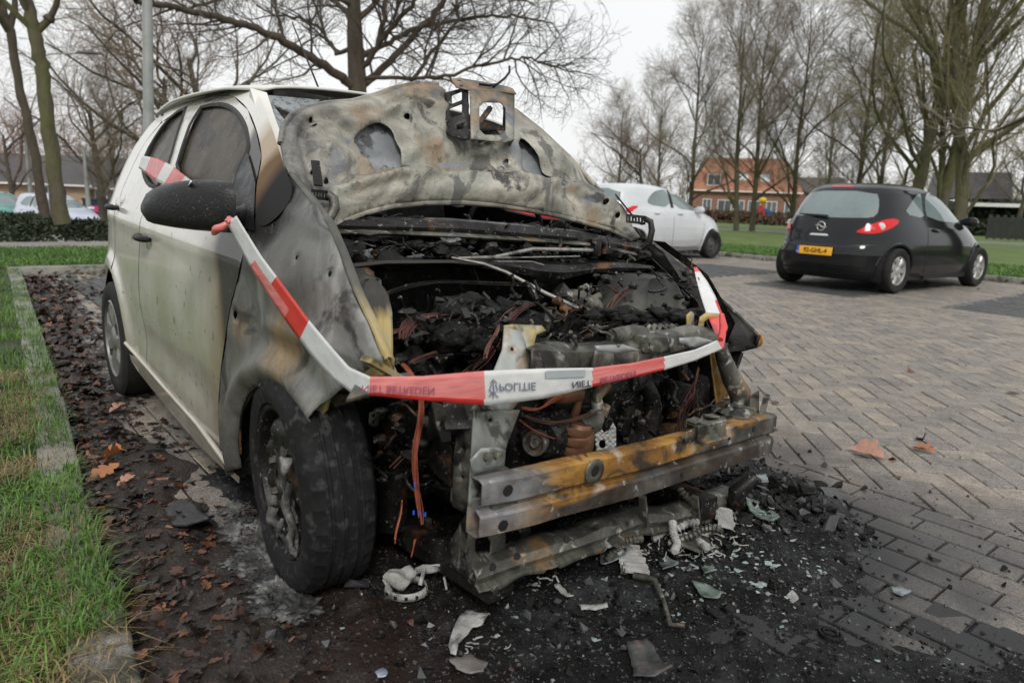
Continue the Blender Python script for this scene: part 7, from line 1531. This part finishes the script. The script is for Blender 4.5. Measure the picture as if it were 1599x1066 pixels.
bits(420, 'charcoal_lumps', 'larger black charcoal lumps heaped right of the crash beam', fl_, (.010, .026), 15)
def fg(rg):
    x, y = rg.gauss(.52, .13), rg.gauss(.30, .18); return x, y, max(0, crust(x, y)), 2 if rg.random() < .6 else 1
bits(170, 'glass_crumbs', 'greenish glass crumbs in front of the crash beam', fg, (.004, .011), 6)
def fgr(rg): return rg.uniform(-3, 3), rg.uniform(-.3, 6.5), .001, 3 if rg.random() < .6 else 1
bits(900, 'grit', 'fine grit lying on the clean pavers', fgr, (.0015, .004), 9)
# soil and leaf mould strip along the kerb
M_soil = mat('leaf_mould', [(.3, (.012, .009, .007)), (.6, (.030, .021, .016)), (.8, (.07, .055, .042))], scale=16, detail=10, rough=(.5, .85), bump=1, bscale=90, bdist=.01, layers=[dict(color=(.16, .13, .10), scale=90, detail=4, lo=.60, hi=.68, amt=.6)])
V = []; F = []; idx = {}; st = .02
def soilz(x, y):
    k = kerby(x) if x < 3 else -1.2; w = .30+.10*noise.noise(Vector((x*1.5, 3, 0)))+(.14 if x > -1.3 else .14*max(0, 1+(x+1.3)/1.5)); m = 1-sm(w*.6, w, y-k+.10*noise.noise(Vector((x*4, y*4, 0))))
    if x < -5: m *= max(0, 1-(-5-x)/2)
    return m, -.010+m*(.022+.012*noise.fractal(Vector((x*9, y*9, 3)), 1, 2, 4))
for i in range(int(9.4/st)):
    for j in range(int(.75/st)):
        x, y = -8+i*st, -1.26+j*st; m, z = soilz(x, y)
        if m > .02: idx[i, j] = len(V); V.append((x, y, z))
for (i, j) in list(idx):
    k = [(i, j), (i+1, j), (i+1, j+1), (i, j+1)]
    if all(q in idx for q in k): F.append(tuple(idx[q] for q in k))
mb = MB(); mb.add(V, F); tag(mb.build('leaf_mould', M_soil, smooth=60), 'dark rotting leaf mould along the foot of the kerb', 'leaf mould', kind='stuff')
M_leaf = mat('dead_leaves', [(.3, (.8, .8, .8)), (.7, (1, 1, 1))], scale=30, rough=(.3, .6), bump=.4, bscale=120, island=[(0, (.010, .008, .007)), (.5, (.022, .013, .010)), (.78, (.05, .022, .014)), (.93, (.11, .042, .02)), (1, (.24, .10, .045))])
M_leafo = mat('orange_leaf', [(.3, (.26, .085, .025)), (.7, (.42, .17, .055))], scale=14, rough=(.35, .6), bump=.5, bscale=60, layers=[dict(color=(.09, .035, .018), scale=12, lo=.55, hi=.66, amt=.6)])
M_leafp = mat('pinkish_leaf', [(.3, (.30, .15, .10)), (.7, (.46, .26, .19))], scale=14, rough=(.4, .65), bump=.5, bscale=60, layers=[dict(color=(.13, .05, .03), scale=12, lo=.55, hi=.66, amt=.6)])
LO = [(0, 0), (.10, .08), (.16, .22), (.10, .28), (.26, .36), (.28, .50), (.17, .52), (.26, .66), (.20, .80), (.10, .80), (0, 1.0)]
def leaf(mb, p, s, rg, flat=.5, oak=True):
    a = rg.uniform(0, 6.28); cu = rg.uniform(-1.2, 1.6); R = Matrix.Rotation(a, 3, 'Z') @ Matrix.Rotation(rg.gauss(0, .35)*flat*2, 3, 'X') @ Matrix.Rotation(rg.gauss(0, .35)*flat*2, 3, 'Y'); V = []; F = []; n = len(LO); wd = rg.uniform(.6, 1.5)
    for i, (w, l) in enumerate(LO):
        for sx in (-1, 0, 1):
            x = sx*w*wd*(rg.uniform(.85, 1.1)); z = abs(x)**1.3*cu*.9+.18*math.sin(l*3+a)*cu*.5; V.append(Vector(p)+R @ (Vector((x, l-.5, z+.04))*s))
    for i in range(n-1): F += [(3*i, 3*i+1, 3*i+4, 3*i+3), (3*i+1, 3*i+2, 3*i+5, 3*i+4)]
    mb.add(V, F)
def leaves(n, fn, szr, label, seed, m=M_leaf):
    rg = random.Random(seed); mb = MB()
    for k in range(n):
        q = fn(rg)
        if q: leaf(mb, q, rg.uniform(*szr), rg, .32)
    return tag(mb.build('leaf_litter', m, smooth=70), label, 'fallen leaves', kind='stuff')
def l1(rg):
    x = 1.2-rg.random()**1.1*3.4; k = kerby(x); y = k+.055+abs(rg.gauss(0, .17)); return x, y, max(.002, soilz(x, y)[1])+rg.random()*.012
leaves(1300, l1, (.02, .06), 'wet dark brown leaves between kerb and burnt front wheel', 1)
def l2(rg):
    x = -2.2-rg.random()*5.6; k = kerby(x); y = k+.06+abs(rg.gauss(0, .20))*(1 if x < -6.8 or x > -6 else 1.2); return x, y, max(.002, soilz(x, y)[1])+rg.random()*.02
leaves(1500, l2, (.04, .10), 'reddish brown leaves piled between kerb and burnt rear wheel', 2)
def l3(rg):
    x = 1.2-rg.random()**1.3*8.; return x, kerby(x)-rg.random()**.8*1.0, .055+rg.random()*.02
leaves(170, l3, (.04, .09), 'scattered brown leaves on the grass verge', 3)
def l4(rg): return rg.uniform(-8.2, -7.5), rg.uniform(-.75, 1.1), .012+rg.random()*.02
leaves(150, l4, (.05, .10), 'leaves blown against the rear kerb', 4)
def l5(rg): x = rg.uniform(-11, 1.5); return x, 12.45+.03*(x+7)+rg.gauss(0, .15), .02
leaves(260, l5, (.05, .11), 'leaves in the gutter before the parked cars', 7)
def l6(rg): return rg.uniform(-9, 1.5), rg.uniform(1.6, 12), .006
leaves(70, l6, (.04, .08), 'odd dead leaves on the open paving', 8)
for (u, v, s, mm, lab, z) in ((1352, 708, .14, M_leafp, 'pinkish brown curled leaf lying alone on the pavers, larger one', .012), (1390, 712, .12, M_leafp, 'pinkish brown leaf on the pavers, right of the larger curled one', .01), (1440, 703, .11, M_leafo, 'thin brown leaf rightmost on the open pavers', .008),
        (178, 716, .10, M_leafo, 'bright orange oak leaf on the leaf mould, upper one beside the kerb', .04), (163, 738, .11, M_leafo, 'orange oak leaf standing up on the leaf mould, lower one', .045), (190, 640, .12, M_leafp, 'flat pale brown leaf on the ground left of the sill', .025), (198, 752, .07, M_leafp, 'small yellowish curled leaf beside the orange oak leaves', .035)):
    mb = MB(); rg = random.Random(int(u)); p = gp(u, v, z*.5); leaf(mb, (0, 0, 0), s, rg, .35); o = mb.build('fallen_leaf', mm, smooth=70); o.location = (p.x, p.y, z*.6); tag(o, lab, 'leaf', 'big fallen leaves')

# ---- single pieces of debris
def gnd(u, v): p = gp(u, v, .015); p.z = max(.0, crust(p.x, p.y)) if charm(p.x, p.y) > .1 else .001; return p
M_shard = mat('sooty_glass_shard', [(.3, (.12, .15, .155)), (.7, (.23, .275, .275))], scale=18, detail=8, rough=(.12, .45), bump=.3, bscale=60, spec=.7, layers=[dict(color=(.04, .045, .045), scale=16, lo=.52, hi=.62, amt=.8)])
M_shardg = mat('green_glass_shard', [(.3, (.10, .14, .12)), (.7, (.18, .23, .20))], scale=18, detail=8, rough=(.12, .4), bump=.3, bscale=60, spec=.7, layers=[dict(color=(.03, .035, .03), scale=16, lo=.52, hi=.62, amt=.8)])
def shard(P, m, lab, zt=.02, tilt=(0, 0), name='glass_shard', cat='glass shard', grp='glass shards', th=.004):
    Q = [gp(u, v, .03) for u, v in P]; c = sum(Q, Vector())/len(Q); base = max(0, crust(c.x, c.y)) if charm(c.x, c.y) > .1 else 0
    mb = MB(); R0 = max((q-c).length for q in Q); rj = random.Random(int(P[0][0])); E = [(a+rj.gauss(0, .0016), b+rj.gauss(0, .0016)) for a, b in resample([(q.x-c.x, q.y-c.y) for q in Q], .011)]; vs, fs = tri(E, (), .012)
    mb.add([Vector((a, b, a*tilt[0]+b*tilt[1]+R0*.30*(a*a*.8+b*b*.3)/(R0*R0)+.004*noise.noise(Vector((a*14, b*14, P[0][1]))))) for a, b in vs], fs); lo_ = min(v[2] for v in mb.v)
    o = mb.build(name, m, smooth=50, thick=th*.7); o.location = (c.x, c.y, base-lo_+.003+th+zt*.1); return tag(o, lab, cat, grp)
shard([(938, 860), (955, 855), (978, 862), (977, 876), (955, 880), (940, 882), (936, 872)], M_shard, 'pale blue grey glass shard lying on the radiator fins', tilt=(.3, .1))
shard([(1028, 878), (1040, 873), (1058, 895), (1057, 905), (1034, 904)], M_shard, 'grey glass shard standing among the curled strips', tilt=(.5, .1))
shard([(1128, 776), (1140, 768), (1160, 772), (1165, 780), (1150, 786), (1130, 782)], M_shard, 'flat grey glass shard nearest the right end of the crash beam')
shard([(1162, 794), (1185, 797), (1205, 806), (1216, 820), (1205, 828), (1188, 820), (1170, 808)], M_shardg, 'large green glass shard right of the crash beam', tilt=(0, .1))
shard([(1180, 742), (1196, 740), (1200, 752), (1186, 755)], M_shard, 'small pale glass shard beside the beam end')
shard([(1080, 912), (1105, 915), (1130, 928), (1122, 938), (1095, 932)], M_shardg, 'dark green glass shard in front of the curled strips')
shard([(1092, 880), (1110, 882), (1118, 895), (1100, 900)], M_shardg, 'small green glass shard right of the curled strips')
shard([(978, 1000), (1010, 998), (1022, 1010), (1035, 1035), (1048, 1048), (1020, 1060), (990, 1050), (985, 1025)], mat('grey_plate_debris', [(.3, (.02, .021, .021)), (.55, (.06, .062, .062)), (.72, (.13, .135, .135))], scale=16, detail=10, rough=(.25, .5), bump=.5, bscale=90, layers=[dict(color=(.10, .06, .05), scale=20, lo=.56, hi=.64, amt=.6)]), 'large dark grey curved plate at the bottom of the photo', tilt=(.15, .1), name='metal_plate', cat='metal piece', grp=None)
shard([(1393, 905), (1408, 903), (1425, 912), (1412, 918), (1395, 912)], M_shard, 'dark glass shard on the pavers at the right', zt=0)
shard([(700, 1030), (735, 1018), (762, 1030), (755, 1045), (735, 1048), (715, 1040)], mat('brown_plate', [(.3, (.10, .09, .08)), (.7, (.19, .175, .16))], scale=14, rough=(.5, .7), bump=.4), 'brownish flat piece at the bottom centre', name='metal_plate', cat='metal piece', grp=None)
shard([(588, 1036), (598, 1030), (606, 1040), (600, 1050), (590, 1048)], mat('bluish', [(.3, (.30, .36, .44)), (.7, (.38, .44, .52))], rough=(.1, .3), bump=0), 'small bluish glass lump at the bottom left', tilt=(.3, 0))
shard([(903, 936), (948, 933), (950, 941), (908, 944)], M_ashw, 'straight white sliver in front of the lower crossmember', name='ash_sliver', cat='ash sliver', grp='white slivers', tilt=(.1, 0))
shard([(865, 910), (872, 906), (890, 925), (895, 934), (886, 932)], M_ashw, 'slanting white sliver left of the straight one', name='ash_sliver', cat='ash sliver', grp='white slivers', tilt=(.2, 0))
shard([(258, 790), (280, 780), (300, 778), (318, 800), (335, 815), (325, 830), (300, 828), (270, 815), (262, 803)], mat('black_flake', [(.3, (.018, .018, .02)), (.7, (.045, .046, .05))], scale=14, detail=9, rough=(.35, .6), bump=1, bscale=60), 'black charred mat flake on the ground left of the front wheel', tilt=(.12, .1), name='charred_flake', cat='charred flake', grp=None, th=.012)
def crumple(name, P, lab, m, h, seed, ex=(), cat='metal piece'):
    Q = [gp(u, v, .02) for u, v in P]; c = sum(Q, Vector())/len(Q); vs, fs = tri([(q.x-c.x, q.y-c.y) for q in Q], (), .012); mb = MB()
    mb.add([Vector((a, b, h*(.5+noise.fractal(Vector((a*9, b*9, seed)), 1, 2, 3))+.004*noise.noise(Vector((a*60, b*60, seed))))) for a, b in vs], fs); o = mb.build(name, m, smooth=50, thick=.003); o.location = (c.x, c.y, max(0, crust(c.x, c.y))+.012); tag(o, lab, cat); return o, c
crumple('melted_sheet', [(703, 1030), (700, 1010), (712, 975), (730, 952), (745, 955), (765, 968), (752, 985), (738, 985), (728, 1000), (715, 1015), (712, 1032)], 'white and grey crumpled sheet remnant at the bottom centre', M_ashw, .03, 3)
# burnt headlight carrier before the wheel
def carrier():
    c = gnd(632, 925); e = empty('headlight_carrier', c, 'pale burnt lamp carrier lying right of the front tyre', 'lamp remains'); d = cR.copy(); d.z = 0; d.normalize(); f = Vector((0, 0, 1)).cross(d); z = Vector((0, 0, 1)); k = .66/FPX*0+1.85/FPX
    def q(u, v, dd=0): return d*((u-632)*k)+z*((945-v)*k*.80+.004)+f*(dd)
    m = M_ashw
    P = [(598, 915), (610, 900), (638, 893), (650, 905), (640, 925), (630, 942), (606, 935)]; vs, fs = tri(P, (), 6); mb = MB(); mb.add([q(a, b, .02*noise.noise(Vector((a*.05, b*.05, 1)))) for a, b in vs], fs); mb.build('front_plate', m, e, smooth=40, thick=.004)
    P = [(645, 905), (662, 898), (682, 893), (690, 905), (692, 918), (680, 912), (655, 918), (645, 925)]; vs, fs = tri(P, (), 6); mb = MB(); mb.add([q(a, b, .03+.02*noise.noise(Vector((a*.05, b*.05, 5)))) for a, b in vs], fs); mb.build('side_plate', m, e, smooth=40, thick=.004)
    mb = MB(); R = []
    for k_ in range(25):
        a = 2*PI*k_/24; R.append([q(634+32*math.cos(a), 945, .045*math.sin(a)), q(634+29*math.cos(a), 930, .045*math.sin(a))])
    mb.loft(R, closed=False, cap=False); o = mb.build('ring', m, e, smooth=60, thick=.003)
    mb = MB()
    for a in (-.4, .1, .6, -.9): mb.box(q(634+32*math.sin(a), 938, -.046*math.cos(a)), (.012, .006, .008))
    mb.build('ring_slots', M_ink, o)
    for a_, b_ in ((q(655, 930), q(660, 905, .02)), (q(690, 920, .02), q(694, 945, .02)), (q(612, 945), q(600, 920))): mb = MB(); mb.bar(a_, b_, .009, .005); mb.build('strut', m, e)
    mb = MB(); mb.tube([q(572+8*math.cos(a), 930+8*math.sin(a)) for a in [2*PI*i/14 for i in range(14)]], .004, 6, closed=True); mb.tube([q(580, 930), q(592, 945), q(605, 955), q(625, 968, -.02)], .0022, 5); mb.build('wire_ring', M_char2, e, smooth=60)
carrier()
# bent pipe, curled strips, radiator fins
mb = MB(); P = [gnd(990, 905), gnd(1008, 912), gnd(1022, 918), gnd(1035, 945), gnd(1046, 985), gnd(1068, 988)]; c = P[2].copy(); mb.tube([p-c+Vector((0, 0, .014+.01*i*(4-i)*.3 if i < 4 else .012)) for i, p in enumerate(P)], [.010, .010, .007, .0055, .006, .0075], 8); o = mb.build('bent_pipe', M_bmetal, smooth=60); o.location = c; tag(o, 'thin bent metal pipe with hooked end before the curled strips', 'pipe')
rg = random.Random(4); k = 0
for (u, v, L, lab) in ((948, 884, .13, 'ribbed burnt hose end left of the pale glass shard'), (1018, 850, .16, 'curled ribbed strip standing under the crossmember'), (1042, 862, .17, 'curled pale strip, middle of the heap of burnt strips'), (1066, 850, .15, 'curled ribbed strip right in the heap of burnt strips'), (1085, 838, .16, 'thin curled strip behind the heap of burnt strips'), (1052, 880, .12, 'short curled strip at the foot of the heap')):
    c = gnd(u, v); mb = MB(); d = Vector((rg.gauss(0, 1), rg.gauss(0, 1), rg.uniform(0, 1.2))).normalized(); P = [Vector((0, 0, .016))]; R = []
    for i in range(26): d = (d+Vector((rg.gauss(0, .12), rg.gauss(0, .12), -.07 if P[-1].z > .05 else .02))).normalized(); P.append(P[-1]+d*L/26); P[-1].z = max(.012, P[-1].z)
    mb.tube(P, [.013 if i % 2 else .0085 for i in range(len(P))], 8); o = mb.build('burnt_strip', M_ashw if k % 2 else M_bmetal, smooth=None); o.location = c; tag(o, lab, 'burnt strip', 'burnt strips under the crossmember'); k += 1
def fins(name, u, v, n, w, h, lab, ang, m, tilt=.3):
    c = gnd(u, v); mb = MB()
    for i in range(n): mb.box((i*.0062-n*.0031, .004*math.sin(i), .012+.003*noise.noise(Vector((i*.5, u, 0)))), (.0028, w*(.8+.3*noise.noise(Vector((i*.3, 0, v)))), h), Matrix.Rotation(tilt, 3, 'Y'))
    o = mb.build(name, m, smooth=None); o.location = c+Vector((0, 0, .008)); o.rotation_euler = (.1, 0, ang); tag(o, lab, 'radiator remains', 'radiator fin remains')
fins('radiator_fins', 985, 880, 24, .085, .012, 'row of pale radiator fins beside the grey glass shard', 2.5, M_ashw)
fins('radiator_fins', 1130, 820, 22, .06, .012, 'bright white ash fins right of the heap of strips', 2.2, M_ashw)
fins('radiator_fins', 1085, 865, 16, .07, .010, 'sooty radiator fins between the heap and the green shards', 1.9, M_bmetal)
# many thin white ash curls
mb = MB(); rg = random.Random(12)
for i in range(205):
    if i % 2 and i > 60: continue
    u, v = rg.gauss(1080, 45), rg.gauss(845, 22)
    if 150 < i < 185: u, v = rg.gauss(1160, 30), rg.gauss(822, 8)
    if i >= 185: u, v = rg.gauss((850, 620, 740, 990)[i % 4], 22), rg.gauss((915, 950, 1000, 950)[i % 4], 10)
    c = gnd(u, v); d = Vector((rg.gauss(0, 1), rg.gauss(0, 1), 0)).normalized(); P = [c+Vector((0, 0, .004))]
    for j in range(5): d = (d+Vector((rg.gauss(0, .5), rg.gauss(0, .5), rg.gauss(0, .35)))).normalized(); P.append(P[-1]+d*rg.uniform(.004, .011)); P[-1].z = max(c.z+.003, P[-1].z)
    mb.tube(P, rg.uniform(.0008, .0026), 5)
tag(mb.build('ash_flakes', M_ashw, smooth=None), 'pale curled ash flakes strewn under and before the crossmember', 'ash flakes', kind='stuff')
# melted aluminium beside the front wheel
mb = MB(); rg = random.Random(3); c0 = gp(415, 870)
for i in range(60):
    u = rg.uniform(365, 470); v = 790+(u-365)*1.1+rg.gauss(22, 26)
    if v > 955 or u > 455 and v < 890: continue
    c = gp(u, min(v, 950), .01); r = rg.uniform(.015, .04); mb.blob(c-c0, (r*1.3, r*1.2, r*rg.uniform(.3, .6)), .9, 4.0, i, 4)
for i in range(6):
    a = gp(400+i*6, 850, .01)-c0; mb.tube([a, a+Vector((-.01, .03, .05)), a+Vector((-.02, .05, .11+.02*math.sin(i)))], [.018, .012, .006], 7)
o = mb.build('melted_residue', M_melt, smooth=180); o.location = c0; tag(o, 'grey solidified melt spilled on the ground below the front wheel', 'melted metal')
mb = MB(); c = gnd(1297, 985); mb.tube([Vector((.026*math.cos(a), .022*math.sin(a), .008)) for a in [2*PI*i/20 for i in range(20)]], .005, 6, closed=True); mb.tube([Vector((.016*math.cos(a), .014*math.sin(a), .011)) for a in [2*PI*i/16 for i in range(13)]], .004, 6); o = mb.build('burnt_ring', M_char, smooth=60); o.location = c; tag(o, 'small black burnt ring lying in the soot at the lower right', 'ring')
